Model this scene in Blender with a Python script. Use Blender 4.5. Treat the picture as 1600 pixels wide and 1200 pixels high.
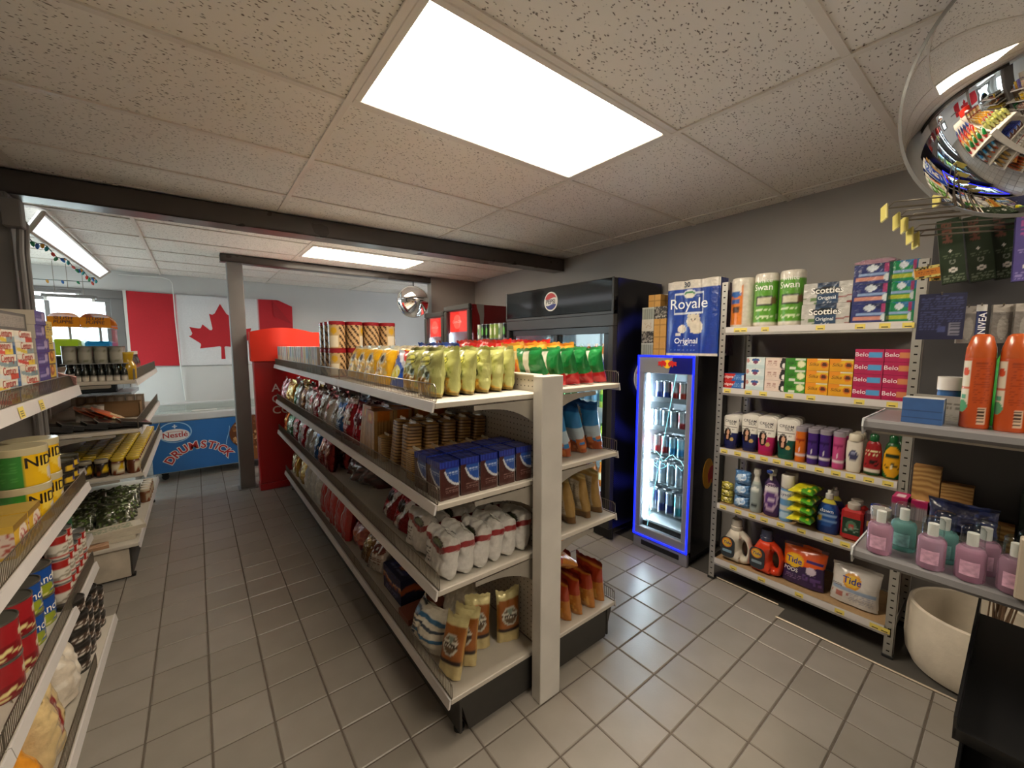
import bpy, math, random
from math import sin, cos, pi, sqrt, radians
from mathutils import Matrix, Vector

# ---------------------------------------------------------------- scene, camera, light
for o in list(bpy.data.objects): bpy.data.objects.remove(o, do_unlink=True)
SC = bpy.context.scene
COL = SC.collection
cam_d = bpy.data.cameras.new('camera'); cam = bpy.data.objects.new('camera', cam_d); COL.objects.link(cam)
cam_d.sensor_width = 36.0; cam_d.lens = 630/1600*36; cam_d.clip_start = 0.05; cam_d.clip_end = 100
cam.location = (0, 0, 1.52)
cam.rotation_euler = (radians(90)-math.atan(60/630), 0, radians(-38))
SC.camera = cam
W = bpy.data.worlds.new('world'); SC.world = W; W.use_nodes = True
bg = W.node_tree.nodes['Background']
bg.inputs['Color'].default_value = (0.86, 0.93, 1.0, 1); bg.inputs['Strength'].default_value = 5.0
SC.view_settings.view_transform = 'Standard'
try: SC.view_settings.look = 'None'
except Exception: pass
SC.view_settings.gamma = 1.0; SC.view_settings.use_curve_mapping = False
SC.view_settings.exposure = 1.15
PANEL = 12.0       # emission of the ceiling light diffusers
SEED = random.Random(7)

# ---------------------------------------------------------------- helpers
LINC = {}
def lin(h):
    if not isinstance(h, str): return tuple(h)[:3]
    if h not in LINC: LINC[h] = _lin(h)
    return LINC[h]
def _lin(h):
    h = h.lstrip('#'); r = []
    if len(h) == 3: h = ''.join(c*2 for c in h)
    for i in (0, 2, 4):
        c = int(h[i:i+2], 16)/255
        r.append(c/12.92 if c <= .04045 else ((c+.055)/1.055)**2.4)
    return tuple(r)

MATS = {}
def mat(name, color='#888888', rough=.5, metal=0., emit=None, estr=0., coat=0., bump=None, var=None, attr=False, spec=.5, rvar=None):
    """principled material; attr: printed colour of the mesh; bump=(scale,strength); var=(scale,amount)"""
    if name in MATS: return MATS[name]
    m = bpy.data.materials.new(name); MATS[name] = m; m.use_nodes = True
    nt = m.node_tree; N = nt.nodes; L = nt.links; b = N['Principled BSDF']
    b.inputs['Roughness'].default_value = rough; b.inputs['Metallic'].default_value = metal
    b.inputs['Specular IOR Level'].default_value = spec
    if coat: b.inputs['Coat Weight'].default_value = coat; b.inputs['Coat Roughness'].default_value = .12
    c = lin(color)
    if attr:
        a = N.new('ShaderNodeAttribute'); a.attribute_name = 'Col'; src = a.outputs['Color']
    else:
        r = N.new('ShaderNodeRGB'); r.outputs[0].default_value = (*c, 1); src = r.outputs[0]
    tc = N.new('ShaderNodeTexCoord')
    if var:
        n = N.new('ShaderNodeTexNoise'); n.inputs['Scale'].default_value = var[0]; n.inputs['Detail'].default_value = 5
        L.new(tc.outputs['Object'], n.inputs['Vector'])
        mr = N.new('ShaderNodeMapRange'); mr.inputs[1].default_value = .3; mr.inputs[2].default_value = .7
        mr.inputs[3].default_value = 1-var[1]; mr.inputs[4].default_value = 1+var[1]
        L.new(n.outputs['Fac'], mr.inputs[0])
        mx = N.new('ShaderNodeVectorMath'); mx.operation = 'SCALE'
        L.new(src, mx.inputs[0]); L.new(mr.outputs[0], mx.inputs['Scale']); src = mx.outputs[0]
    L.new(src, b.inputs['Base Color'])
    if rvar:
        n = N.new('ShaderNodeTexNoise'); n.inputs['Scale'].default_value = rvar[0]
        L.new(tc.outputs['Object'], n.inputs['Vector'])
        mr = N.new('ShaderNodeMapRange'); mr.inputs[3].default_value = rough-rvar[1]; mr.inputs[4].default_value = rough+rvar[1]
        L.new(n.outputs['Fac'], mr.inputs[0]); L.new(mr.outputs[0], b.inputs['Roughness'])
    if bump:
        n = N.new('ShaderNodeTexNoise'); n.inputs['Scale'].default_value = bump[0]; n.inputs['Detail'].default_value = 3
        L.new(tc.outputs['Object'], n.inputs['Vector'])
        bp = N.new('ShaderNodeBump'); bp.inputs['Strength'].default_value = bump[1]; bp.inputs['Distance'].default_value = .01
        L.new(n.outputs['Fac'], bp.inputs['Height']); L.new(bp.outputs[0], b.inputs['Normal'])
    if emit:
        b.inputs['Emission Color'].default_value = (*lin(emit), 1); b.inputs['Emission Strength'].default_value = estr
    return m

def glass_mat(name, tint='#ffffff', refl=.10, rough=.02):
    m = bpy.data.materials.new(name); MATS[name] = m; m.use_nodes = True
    nt = m.node_tree; N = nt.nodes; L = nt.links
    for n in list(N):
        if n.type != 'OUTPUT_MATERIAL': N.remove(n)
    out = [n for n in N if n.type == 'OUTPUT_MATERIAL'][0]
    t = N.new('ShaderNodeBsdfTransparent'); t.inputs[0].default_value = (*lin(tint), 1)
    g = N.new('ShaderNodeBsdfGlossy'); g.inputs['Roughness'].default_value = rough
    lw = N.new('ShaderNodeLayerWeight'); lw.inputs['Blend'].default_value = .5
    pw = N.new('ShaderNodeMath'); pw.operation = 'POWER'; pw.inputs[1].default_value = 4.0; L.new(lw.outputs['Facing'], pw.inputs[0])
    f = N.new('ShaderNodeMath'); f.operation = 'MULTIPLY_ADD'; f.inputs[1].default_value = .75; f.inputs[2].default_value = refl*.5; L.new(pw.outputs[0], f.inputs[0])
    x = N.new('ShaderNodeMixShader'); L.new(f.outputs[0], x.inputs[0]); L.new(t.outputs[0], x.inputs[1]); L.new(g.outputs[0], x.inputs[2])
    L.new(x.outputs[0], out.inputs[0]); return m

# printed packaging: colour comes from the print on the mesh, the nodes give sheen, crinkle and wear
PRINT = mat('printed_card', rough=.5, attr=True, var=(30, .06), bump=(60, .03))
GLOSS = mat('printed_plastic', rough=.26, attr=True, coat=.3, var=(20, .04), bump=(25, .04))
FOIL = mat('printed_foil', rough=.3, metal=.2, attr=True, coat=.35, var=(25, .1), bump=(38, .35))
SILV = mat('silver_foil', rough=.24, metal=.7, attr=True, bump=(42, .7), var=(30, .1))
FILM = mat('clear_film_pack', rough=.28, attr=True, coat=.8, bump=(34, .45), var=(40, .12))
WHITEST = mat('shelf_enamel', '#bfb8ac', rough=.42, var=(6, .06), rvar=(9, .08))
RAIL = mat('price_rail', '#cdc8c6', rough=.35, var=(5, .05))
STEEL = mat('galvanised_steel', '#b4b2ae', rough=.36, metal=.75, var=(14, .14), rvar=(20, .1))
WIRE = mat('wire_chrome', '#857d72', rough=.32, metal=.85)
DARKST = mat('dark_steel', '#3b3936', rough=.5, metal=.3, var=(10, .1))
BLACKP = mat('black_plastic', '#0d0d0e', rough=.3, var=(9, .1))
BLACKG = mat('black_gloss', '#07080b', rough=.07, coat=.5)
RUBBER = mat('rubber', '#1a1a1a', rough=.75, var=(9, .1))
WHITEP = mat('white_plastic', '#dcdcd8', rough=.35, var=(8, .03))
GLASS = glass_mat('clear_glass', '#f4faf8', .09)
GLASSD = glass_mat('door_glass', '#dfe8ea', .10)
CLEARP = glass_mat('clear_plastic', '#eef1f1', .08, .08)
LED = mat('led_white', '#ffffff', emit='#eaf4ff', estr=34)
INKS = {}
def ink(h, rough=.4):
    k = 'ink_'+h.strip('#')
    return mat(k, h, rough=rough, var=(50, .05))

class MB:
    """collects faces with a printed colour each; build() turns them into one mesh"""
    def __init__(s): s.v = []; s.f = []; s.c = []; s.s = []; s.m = []
    def add(s, vs, fs, col='#888888', smooth=False, mi=0):
        o = len(s.v); s.v += [tuple(p) for p in vs]
        multi = isinstance(col, list)
        lc = None if multi else lin(col)
        for i, f in enumerate(fs):
            s.f.append([o+k for k in f]); s.c.append(([lin(q) for q in col[i]] if isinstance(col[i], tuple) else lin(col[i])) if multi else lc); s.s.append(smooth); s.m.append(mi)
        return s
    def box(s, x0, x1, y0, y1, z0, z1, col='#888888', mi=0):
        return s.add([(x0,y0,z0),(x1,y0,z0),(x1,y1,z0),(x0,y1,z0),(x0,y0,z1),(x1,y0,z1),(x1,y1,z1),(x0,y1,z1)],
              [(0,3,2,1),(4,5,6,7),(0,1,5,4),(1,2,6,5),(2,3,7,6),(3,0,4,7)], col, False, mi)
    def cbox(s, x0, x1, y0, y1, z0, z1, b=.004, col='#888888', mi=0):
        """box with chamfered edges"""
        xs, ys, zs = (x0, x1), (y0, y1), (z0, z1); V = []; idx = {}
        b = min(b, abs(x1-x0)*.45, abs(y1-y0)*.45, abs(z1-z0)*.45)
        for i in (0, 1):
            for j in (0, 1):
                for k in (0, 1):
                    sx, sy, sz = (b, -b)[i], (b, -b)[j], (b, -b)[k]
                    for a in range(3):
                        p = [xs[i]+sx, ys[j]+sy, zs[k]+sz]; p[a] = (xs[i], ys[j], zs[k])[a]
                        idx[i,j,k,a] = len(V); V.append(p)
        F = []
        for a in range(3):
            for e in (0, 1):
                q = []
                for (u, w) in ((0,0),(1,0),(1,1),(0,1)):
                    c = [0,0,0]; c[a] = e; c[(a+1)%3] = u; c[(a+2)%3] = w; q.append(idx[(*c, a)])
                F.append(q if e else q[::-1])
        for a in range(3):
            a1, a2 = (a+1)%3, (a+2)%3
            for u in (0, 1):
                for w in (0, 1):
                    c0 = [0,0,0]; c0[a1] = u; c0[a2] = w; c1 = list(c0); c1[a] = 1
                    q = [idx[(*c0,a1)], idx[(*c1,a1)], idx[(*c1,a2)], idx[(*c0,a2)]]
                    F.append(q if (u+w)%2 else q[::-1])
        for i in (0, 1):
            for j in (0, 1):
                for k in (0, 1):
                    q = [idx[i,j,k,0], idx[i,j,k,1], idx[i,j,k,2]]
                    F.append(q if (i+j+k)%2 else q[::-1])
        return s.add(V, F, col, False, mi)
    def surf(s, fn, nu, nv, col, smooth=True, wrap=False, mi=0, flip=False):
        nn = nu if wrap else nu+1
        V = [fn(i/nu, j/nv) for j in range(nv+1) for i in range(nn)]; F = []; C = []
        K = [[col(min(.999, max(.001, i/nu)), min(.999, max(.001, j/nv))) for i in range(nu+1)] for j in range(nv+1)] if callable(col) else None
        for j in range(nv):
            for i in range(nu):
                i2 = (i+1) % nn if wrap else i+1
                q = (j*nn+i, j*nn+i2, (j+1)*nn+i2, (j+1)*nn+i)
                F.append(q[::-1] if flip else q)
                if K: c = (K[j][i], K[j][i+1], K[j+1][i+1], K[j+1][i]); C.append(c[::-1] if flip else c)
                else: C.append(col)
        return s.add(V, F, C, smooth, mi)
    def lathe(s, prof, n=20, col='#888888', cx=0, cy=0, smooth=True, sx=1, sy=1, mi=0, vmap=None):
        """profile [(r,z)]; colour function of (angle 0..1 from the front, height 0..1)"""
        H0, H1 = prof[0][1], prof[-1][1]; V = []; F = []; C = []
        for (r, z) in prof:
            for i in range(n):
                a = 2*pi*i/n - pi/2
                V.append((cx+sx*r*cos(a), cy+sy*r*sin(a), z))
        for j in range(len(prof)-1):
            zc = ((prof[j][1]+prof[j+1][1])/2-H0)/(H1-H0 or 1)
            for i in range(n):
                i2 = (i+1) % n
                F.append((j*n+i, j*n+i2, (j+1)*n+i2, (j+1)*n+i))
                if callable(col):
                    va, vb = ((prof[j][1]-H0)/(H1-H0 or 1), (prof[j+1][1]-H0)/(H1-H0 or 1)); ua, ub = ((i/n)+.5) % 1, (((i+1)/n)+.5) % 1
                    if ub < ua: ub = .9999
                    va, vb = min(.999, max(.001, va)), min(.999, max(.001, vb))
                    C.append((col(ua, va), col(ub, va), col(ub, vb), col(ua, vb)))
                else: C.append(col)
        if prof[0][0] > 1e-5: F.append(tuple(range(n))[::-1]); C.append(C[0][0] if isinstance(C[0], tuple) else C[0])
        if prof[-1][0] > 1e-5: F.append(tuple(range((len(prof)-1)*n, len(prof)*n))); C.append(C[-2][0] if isinstance(C[-2], tuple) else C[-2])
        return s.add(V, F, C, smooth, mi)
    def tube(s, pts, r, n=6, col='#888888', closed=False, mi=0):
        pts = [Vector(p) for p in pts]; m = len(pts); V = []; F = []
        for k, p in enumerate(pts):
            a = pts[k-1] if (k or closed) else p; b = pts[(k+1) % m] if (k < m-1 or closed) else p
            t = (b-a).normalized() if (b-a).length > 1e-9 else Vector((0,0,1))
            u = t.orthogonal().normalized() if abs(t.z) > .9 else t.cross(Vector((0,0,1))).normalized()
            w = t.cross(u).normalized()
            for i in range(n):
                a_ = 2*pi*i/n; V.append(p+u*(r*cos(a_))+w*(r*sin(a_)))
        for k in range(m if closed else m-1):
            k2 = (k+1) % m
            for i in range(n): F.append((k*n+i, k*n+(i+1)%n, k2*n+(i+1)%n, k2*n+i))
        if not closed: F += [tuple(range(n))[::-1], tuple(range((m-1)*n, m*n))]
        return s.add(V, F, col, True, mi)
    def prism(s, poly, d0, d1, axis='y', col='#888888', mi=0, smooth=False):
        """extrude a 2-D polygon along an axis: y -> (x,z), x -> (y,z), z -> (x,y)"""
        def P(p, d): return {'y': (p[0], d, p[1]), 'x': (d, p[0], p[1]), 'z': (p[0], p[1], d)}[axis]
        n = len(poly); V = [P(p, d0) for p in poly]+[P(p, d1) for p in poly]
        F = [tuple(range(n))[::-1], tuple(range(n, 2*n))]+[(i, (i+1)%n, n+(i+1)%n, n+i) for i in range(n)]
        return s.add(V, F, col, smooth, mi)
    def build(s, name, *mats):
        me = bpy.data.meshes.new(name); me.from_pydata(s.v, [], s.f)
        at = me.color_attributes.new('Col', 'FLOAT_COLOR', 'CORNER'); buf = []
        for f, c in zip(s.f, s.c):
            if isinstance(c, list):
                for q in c: buf += [q[0], q[1], q[2], 1.0]
            else: buf += [c[0], c[1], c[2], 1.0]*len(f)
        at.data.foreach_set('color', buf)
        me.polygons.foreach_set('use_smooth', s.s)
        if len(mats) > 1: me.polygons.foreach_set('material_index', s.m)
        for m in mats: me.materials.append(m)
        me.validate(); me.update()
        if any(s.s) and not all(s.s) or any(s.s):
            try: me.set_sharp_from_angle(angle=radians(42))
            except Exception: pass
        return me

def link(name, data=None, parent=None, loc=(0,0,0), rot=(0,0,0)):
    o = bpy.data.objects.new(name, data); COL.objects.link(o); o.location = loc; o.rotation_euler = rot
    if data is None: o.empty_display_size = .05
    if parent: o.parent = parent
    return o
USED = {}
def tag(o, label=None, cat=None, group=None, kind=None):
    if label:
        o['label'] = label
        n = len(label.split())
        if n < 4 or n > 16: print('LABEL LENGTH', n, label)
        if label in USED and not group: print('LABEL TWICE', label)
        USED[label] = 1
    if cat: o['category'] = cat
    if group: o['group'] = group
    if kind: o['kind'] = kind
    return o
def struct(name, mb, *mats, parent=None, loc=(0,0,0), rot=(0,0,0)):
    o = link(name, mb.build(name, *mats), parent, loc, rot)
    if not parent: o['kind'] = 'structure'
    return o
ORD = ['first','second','third','fourth','fifth','sixth','seventh','eighth','ninth','tenth','eleventh','twelfth','thirteenth','fourteenth','fifteenth','sixteenth','seventeenth','eighteenth','nineteenth','twentieth','twenty-first','twenty-second','twenty-third','twenty-fourth']

TEXTC = {}
def text_geo(string, size, bold=0., shear=0., spacing=1.):
    """triangulated lettering, centred; returns 2-D verts and faces"""
    k = (string, bold, shear, spacing)
    if k not in TEXTC:
        cu = bpy.data.curves.new('lettering', 'FONT'); cu.body = string; cu.size = 1; cu.resolution_u = 3
        cu.align_x = 'CENTER'; cu.align_y = 'CENTER'; cu.offset = bold; cu.shear = shear; cu.space_character = spacing; cu.fill_mode = 'FRONT'
        ob = bpy.data.objects.new('lettering', cu)
        me = bpy.data.meshes.new_from_object(ob)
        TEXTC[k] = ([(v.co.x, v.co.y) for v in me.vertices], [tuple(p.vertices) for p in me.polygons])
        bpy.data.objects.remove(ob); bpy.data.curves.remove(cu); bpy.data.meshes.remove(me)
    vs, fs = TEXTC[k]
    return [(x*size, y*size) for x, y in vs], fs

# ---- print designs: layers painted over a base colour, sampled at u (across) and v (up)
def design(base, *layers, seed=0):
    rnd = random.Random(seed); tab = [rnd.random() for _ in range(997)]
    def fn(u, v):
        c = base
        for L in layers:
            k = L[0]
            if k == 'r':
                if L[1] <= u <= L[2] and L[3] <= v <= L[4]: c = L[5]
            elif k == 'e':
                if ((u-L[1])/L[3])**2+((v-L[2])/L[4])**2 <= 1: c = L[5]
            elif k == 'h':                                   # half plane a*u+b*v>c
                if L[1]*u+L[2]*v > L[3]: c = L[4]
            elif k == 't':                                   # lines of small print
                if L[1] <= u <= L[2] and L[3] <= v <= L[4]:
                    r = (v-L[3])/(L[4]-L[3])*L[5]
                    if r % 1 < .5 and tab[(int(r)*131+int(u*37)*17+seed) % 997] > .28: c = L[6]
            elif k == 's':                                   # speckle
                if L[1] <= u <= L[2] and L[3] <= v <= L[4] and tab[(int(u*L[6])*53+int(v*L[6])*197+seed*7) % 997] < L[7]: c = L[5]
            elif k == 'w':                                   # wavy band
                m = L[1]+L[2]*sin(2*pi*(u*L[3]+L[4]))
                if abs(v-m) < L[5]: c = L[6]
            elif k == 'd':                                   # slanted stripes
                if L[1] <= u <= L[2] and L[3] <= v <= L[4] and ((u*L[5]+v*L[6]) % 1) < L[7]: c = L[8]
        return c
    return fn

class Kind:
    """a thing with its parts as shared meshes; put() sets one individual down"""
    def __init__(s, name, cat, d=.05): s.name = name; s.cat = cat; s.parts = []; s.root = None; s.d = d; s.unit = 1.
    def part(s, name, mesh, parent=None, loc=(0,0,0), rot=(0,0,0), label=None):
        s.parts.append((name, mesh, parent, loc, rot, label)); return len(s.parts)-1
    def put(s, loc, rz=0., label=None, group=None, tilt=0., roll=0., scale=None):
        lift = abs(sin(tilt))*s.d*.5
        r = link(s.name, s.root, None, (loc[0], loc[1], loc[2]+lift), (-tilt, roll, rz))
        sc = scale if hasattr(scale, '__len__') else (scale or 1.,)*3
        if scale or s.unit != 1: r.scale = tuple(q*s.unit for q in sc)
        tag(r, label, s.cat, group); obs = []
        for (n, me, par, l, ro, lb) in s.parts:
            p = r if par is None else obs[par]
            o = link(n, me, p, l, ro); obs.append(o)
            if lb: o['label'] = lb
        return r
def flat_text(string, size, color, bold=.0, shear=0., spacing=1., fn=None, thick=.0006):
    """lettering lying on the plane facing -y (or on fn(x,z) -> point)"""
    vs, fs = text_geo(string, size, bold, shear, spacing); mb = MB()
    if fn is None: fn = lambda x, z: (x, 0, z)
    mb.add([fn(x, z) for x, z in vs], fs, color)
    return mb.build('lettering', ink(color))
PI2 = pi/2
# ---------------------------------------------------------------- package shapes
from mathutils import noise as NZ
def bag_fn(w, h, d, seed=0, flat=True, soft=1., brick=False):
    """front and back skin of a filled pouch: seals at the edges, puffed middle, creases and dents"""
    rnd = random.Random(seed); ph = [rnd.uniform(0, 6.28) for _ in range(8)]; sk = rnd.uniform(-.04, .04); o = Vector((seed*3.7, seed*1.3, 0))
    def nz(u, v, f, k=0): return NZ.noise(Vector((u*f*w/h, v*f, k))+o)
    def th(u, v, side):
        if brick: sv = min(1, max(0, v)*9+.5)*max(0, 1-max(0, (v-.80)/.17)**2)**.5 if v < .97 else 0; su = max(0., 1-abs(2*u-1)**7)**.5
        else:
            if flat: sv = (min(1, .66+v*1.6) if v < .25 else 1)*max(0, 1-max(0, (v-.42)/.50)**2)**.62 if v < .925 else 0
            else: sv = max(0., sin(pi*min(1, max(0, (v-.06)/.88))))**.5
            su = max(0., 1-abs(2*u-1)**2.8)**.56
        edge = 1-(1-2*abs(u-.5))**2
        wr = soft*(.16*nz(u, v, 3.2, side)+.15*(abs(nz(u, v, 6.5, side+3))-.25)+.12*edge*abs(sin(8*v*h/w+ph[0]+2*u))*(.6+nz(u, v, 3, side+8))
                   +.16*(max(0, v-.62)/.38)**1.5*sin(19*u+ph[2]+4*v)+.10*(max(0, .25-v)/.25)*sin(15*u+ph[3]))
        return d*.5*sv*su*(1+wr)
    def out(u, v):
        pin = 1-(.03 if brick else .075)*sin(pi*v)*(1+.5*nz(0 if u < .5 else 1, v, 5, 20))
        if flat and v < .08: pin *= .97
        x = (u-.5)*w*pin+(0 if brick else sk*h*v*v*.6)
        z = h*v*(1+.02*sin(5*u+ph[4])*v)+.008*h*sin(31*u+ph[6])*max(0, v-.9)*10*soft
        return x, z
    def bend(u, v): return .06*d*soft*sin(3*v+ph[5])+d*.10*soft*max(0, v-.84)/.16*sin(7*u+ph[7])
    def front(u, v):
        x, z = out(u, v); return (x, -th(u, v, 0)+bend(u, v)*v, max(z, 0))
    def back(u, v):
        x, z = out(u, v); return (x, th(u, v, 1)+bend(u, v)*v, max(z, 0))
    return front, back
def bag(name, cat, w, h, d, dz, m=None, seed=0, flat=True, texts=(), back=None, nu=36, nv=44, soft=1.3, brick=False):
    """filled pouch; texts: (string, size, u, v, colour, bold[, rot])"""
    k = Kind(name, cat, d); fr, bk = bag_fn(w, h, d, seed, flat, soft, brick); mb = MB()
    m = m or FOIL
    mb.surf(fr, nu, nv, dz); mb.surf(bk, nu, nv, back or dz, flip=True)
    if flat:
        mb.add([fr(i/nu, 0) for i in range(nu+1)]+[bk(i/nu, 0) for i in range(nu+1)],
               [(i, nu+1+i, nu+2+i, i+1) for i in range(nu)], (back or dz)(.5, .02) if callable(back or dz) else (back or dz))
    k.root = mb.build(name, m)
    for t in texts:
        s, size, u, v, c, bo = t[:6]; rt = t[6] if len(t) > 6 else 0
        def fn(x, z, u=u, v=v, rt=rt):
            x, z = x*cos(rt)-z*sin(rt), x*sin(rt)+z*cos(rt)
            p = fr(min(.98, max(.02, u+x/w)), min(.98, max(.02, v+z/h))); return (p[0], p[1]-.0012, p[2])
        k.part('lettering', flat_text(s, size, c, bo, fn=fn))
    return k
def gridface(mb, o, ax, ay, nu, nv, col):
    o, ax, ay = Vector(o), Vector(ax), Vector(ay)
    if not callable(col): mb.add([o, o+ax, o+ax+ay, o+ay], [(0,1,2,3)], col); return
    mb.surf(lambda u, v: o+ax*u+ay*v, nu, nv, col, smooth=False)
def carton(name, cat, w, h, d, front, side='#888888', top=None, m=None, n=(40, 28), texts=(), stexts=(), ns=(14, 16), back=None):
    """box; front faces -y; origin at the middle of the base"""
    k = Kind(name, cat, d); mb = MB(); top = top or side
    x, y = w/2, d/2
    gridface(mb, (-x,-y,0), (w,0,0), (0,0,h), *n, front)
    gridface(mb, (x,-y,0), (0,d,0), (0,0,h), *ns, side)
    gridface(mb, (-x,y,0), (0,-d,0), (0,0,h), *ns, side)
    gridface(mb, (x,y,0), (-w,0,0), (0,0,h), *n, back or front)
    gridface(mb, (-x,-y,h), (w,0,0), (0,d,0), *n, top)
    gridface(mb, (-x,y,0), (w,0,0), (0,-d,0), *n, top if not callable(top) else side if not callable(side) else '#777777')
    k.root = mb.build(name, m or PRINT)
    for t in texts:
        s, size, px, pz, c, bo = t[:6]; sh = t[6] if len(t) > 6 else 0
        k.part('lettering', flat_text(s, size, c, bo, sh), loc=(px*w-x, -y-.0008, pz*h))
    for t in stexts:                                   # on the right-hand side (+x)
        s, size, py, pz, c, bo = t[:6]
        k.part('lettering', flat_text(s, size, c, bo), loc=(x+.0008, py*d-y, pz*h), rot=(0,0,PI2))
    return k
def cyl_text(r, z, a0=0., off=.0009):
    def fn(x, y):
        a = x/r - pi/2 + a0
        return ((r+off)*cos(a), (r+off)*sin(a), z+y)
    return fn
def can(name, cat, r, h, dz, lid='#9a9a98', m=None, n=28, nv=18, texts=(), lidname='lid', rim=True, lidm=None):
    k = Kind(name, cat, 2*r); mb = MB()
    prof = [(r*.96, 0), (r, .004)]+[(r, .004+(h-.008)*j/nv) for j in range(1, nv+1)]
    mb.lathe(prof, n, dz); k.root = mb.build(name, m or GLOSS)
    lb = MB(); t = .0035 if rim else .0
    lb.lathe([(r*1.012, h-.006), (r*1.02, h), (r*.97, h+.001), (r*.93, h-t), (.0001, h-t)], n, lid)
    k.part(lidname, lb.build(lidname, lidm or mat('tin_lid', rough=.28, metal=.8, attr=True)))
    for s, size, a0, z, c, bo in texts:
        k.part('lettering', flat_text(s, size, c, bo, fn=cyl_text(r, z, a0)))
    return k
def lidded(name, cat, prof, dz, capprof, capcol, m=None, capm=None, n=24, texts=(), capname='cap', sx=1, sy=1, r=None):
    """bottle or jar: body and cap; body may be flattened (sy)"""
    k = Kind(name, cat, 2*max(p[0] for p in prof)); mb = MB(); mb.lathe(prof, n, dz, sx=sx, sy=sy)
    k.root = mb.build(name, m or GLOSS)
    cb = MB(); cb.lathe(capprof, n, capcol, sx=1, sy=1); k.part(capname, cb.build(capname, capm or GLOSS))
    for s, size, a0, z, c, bo in texts:
        rr = r or max(p[0] for p in prof)
        k.part('lettering', flat_text(s, size, c, bo, fn=lambda x, y, z=z, a0=a0: (sx*(rr+.0009)*cos(x/rr/sx-pi/2+a0), sy*(rr+.0012)*sin(x/rr/sx-pi/2+a0)-.0006, z+y)))
    return k
def dense(prof, n=3):
    o = []
    for a, b in zip(prof, prof[1:]):
        o += [(a[0]+(b[0]-a[0])*i/n, a[1]+(b[1]-a[1])*i/n) for i in range(n)]
    return o+[prof[-1]]
def rrect(x0, x1, z0, z1, r, n=5):
    P = []
    for cx, cz, a in ((x1-r, z1-r, 0), (x0+r, z1-r, PI2), (x0+r, z0+r, pi), (x1-r, z0+r, 3*PI2)):
        P += [(cx+r*cos(a+PI2*i/n), cz+r*sin(a+PI2*i/n)) for i in range(n+1)]
    return P
def ellp(cx, cz, rx, rz, n=28): return [(cx+rx*cos(2*pi*i/n), cz+rz*sin(2*pi*i/n)) for i in range(n)]
# ---------------------------------------------------------------- the room
CE = 2.44
WALL = mat('wall_paint', '#918c88', rough=.62, var=(2.2, .05), bump=(120, .06))
WALLB = mat('wall_paint_back', '#c6c5c3', rough=.6, var=(2.0, .04), bump=(110, .05))
TRIMM = mat('grey_trim_paint', '#6c6967', rough=.42, var=(5, .07), rvar=(8, .08))
BEAMM = mat('beam_paint', '#48423f', rough=.3, var=(4, .08), rvar=(6, .08))
def wx(y): return 3.0+(y-.3)*.26/4.75            # the right wall runs slightly askew to the tile grid
mb = MB(); mb.add([(wx(-1.7),-1.7,0),(wx(5.05),5.05,0),(wx(5.05),5.05,2.6),(wx(-1.7),-1.7,2.6),(wx(-1.7)+.12,-1.7,0),(wx(5.05)+.12,5.05,0),(wx(5.05)+.12,5.05,2.6),(wx(-1.7)+.12,-1.7,2.6)],
   [(0,1,2,3),(4,7,6,5),(0,4,5,1),(3,2,6,7),(0,3,7,4),(1,5,6,2)])
struct('wall_right', mb, WALL)
struct('wall_stub', MB().box(2.56, wx(5.05)+.12, 5.05, 5.17, 0, 2.6), WALL)
BX = 2.33; BXN = 3.6
# back wall with two openings: the wide window at the left and a small one at the right
def wall_holes(mb, x0, x1, y, t, z0, z1, holes):
    """wall in the x-z plane with rectangular holes (x0,x1,z0,z1), sorted by x"""
    cur = x0
    for (a, b, c, d) in holes:
        mb.box(cur, a, y, y+t, z0, z1); mb.box(a, b, y, y+t, z0, c); mb.box(a, b, y, y+t, d, z1); cur = b
    mb.box(cur, x1, y, y+t, z0, z1); return mb
HOLE1 = (-1.86, -.80, 1.05, 2.10); HOLE2 = (2.30, 2.58, 1.25, 1.72)
struct('wall_back', wall_holes(MB(), -2.3, BXN, 7.05, .14, 0, 2.6, [HOLE1, HOLE2]), WALLB)
struct('wall_back_side', MB().box(BXN, BXN+.1, 5.17, 7.05, 0, 2.6), WALLB)
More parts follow.
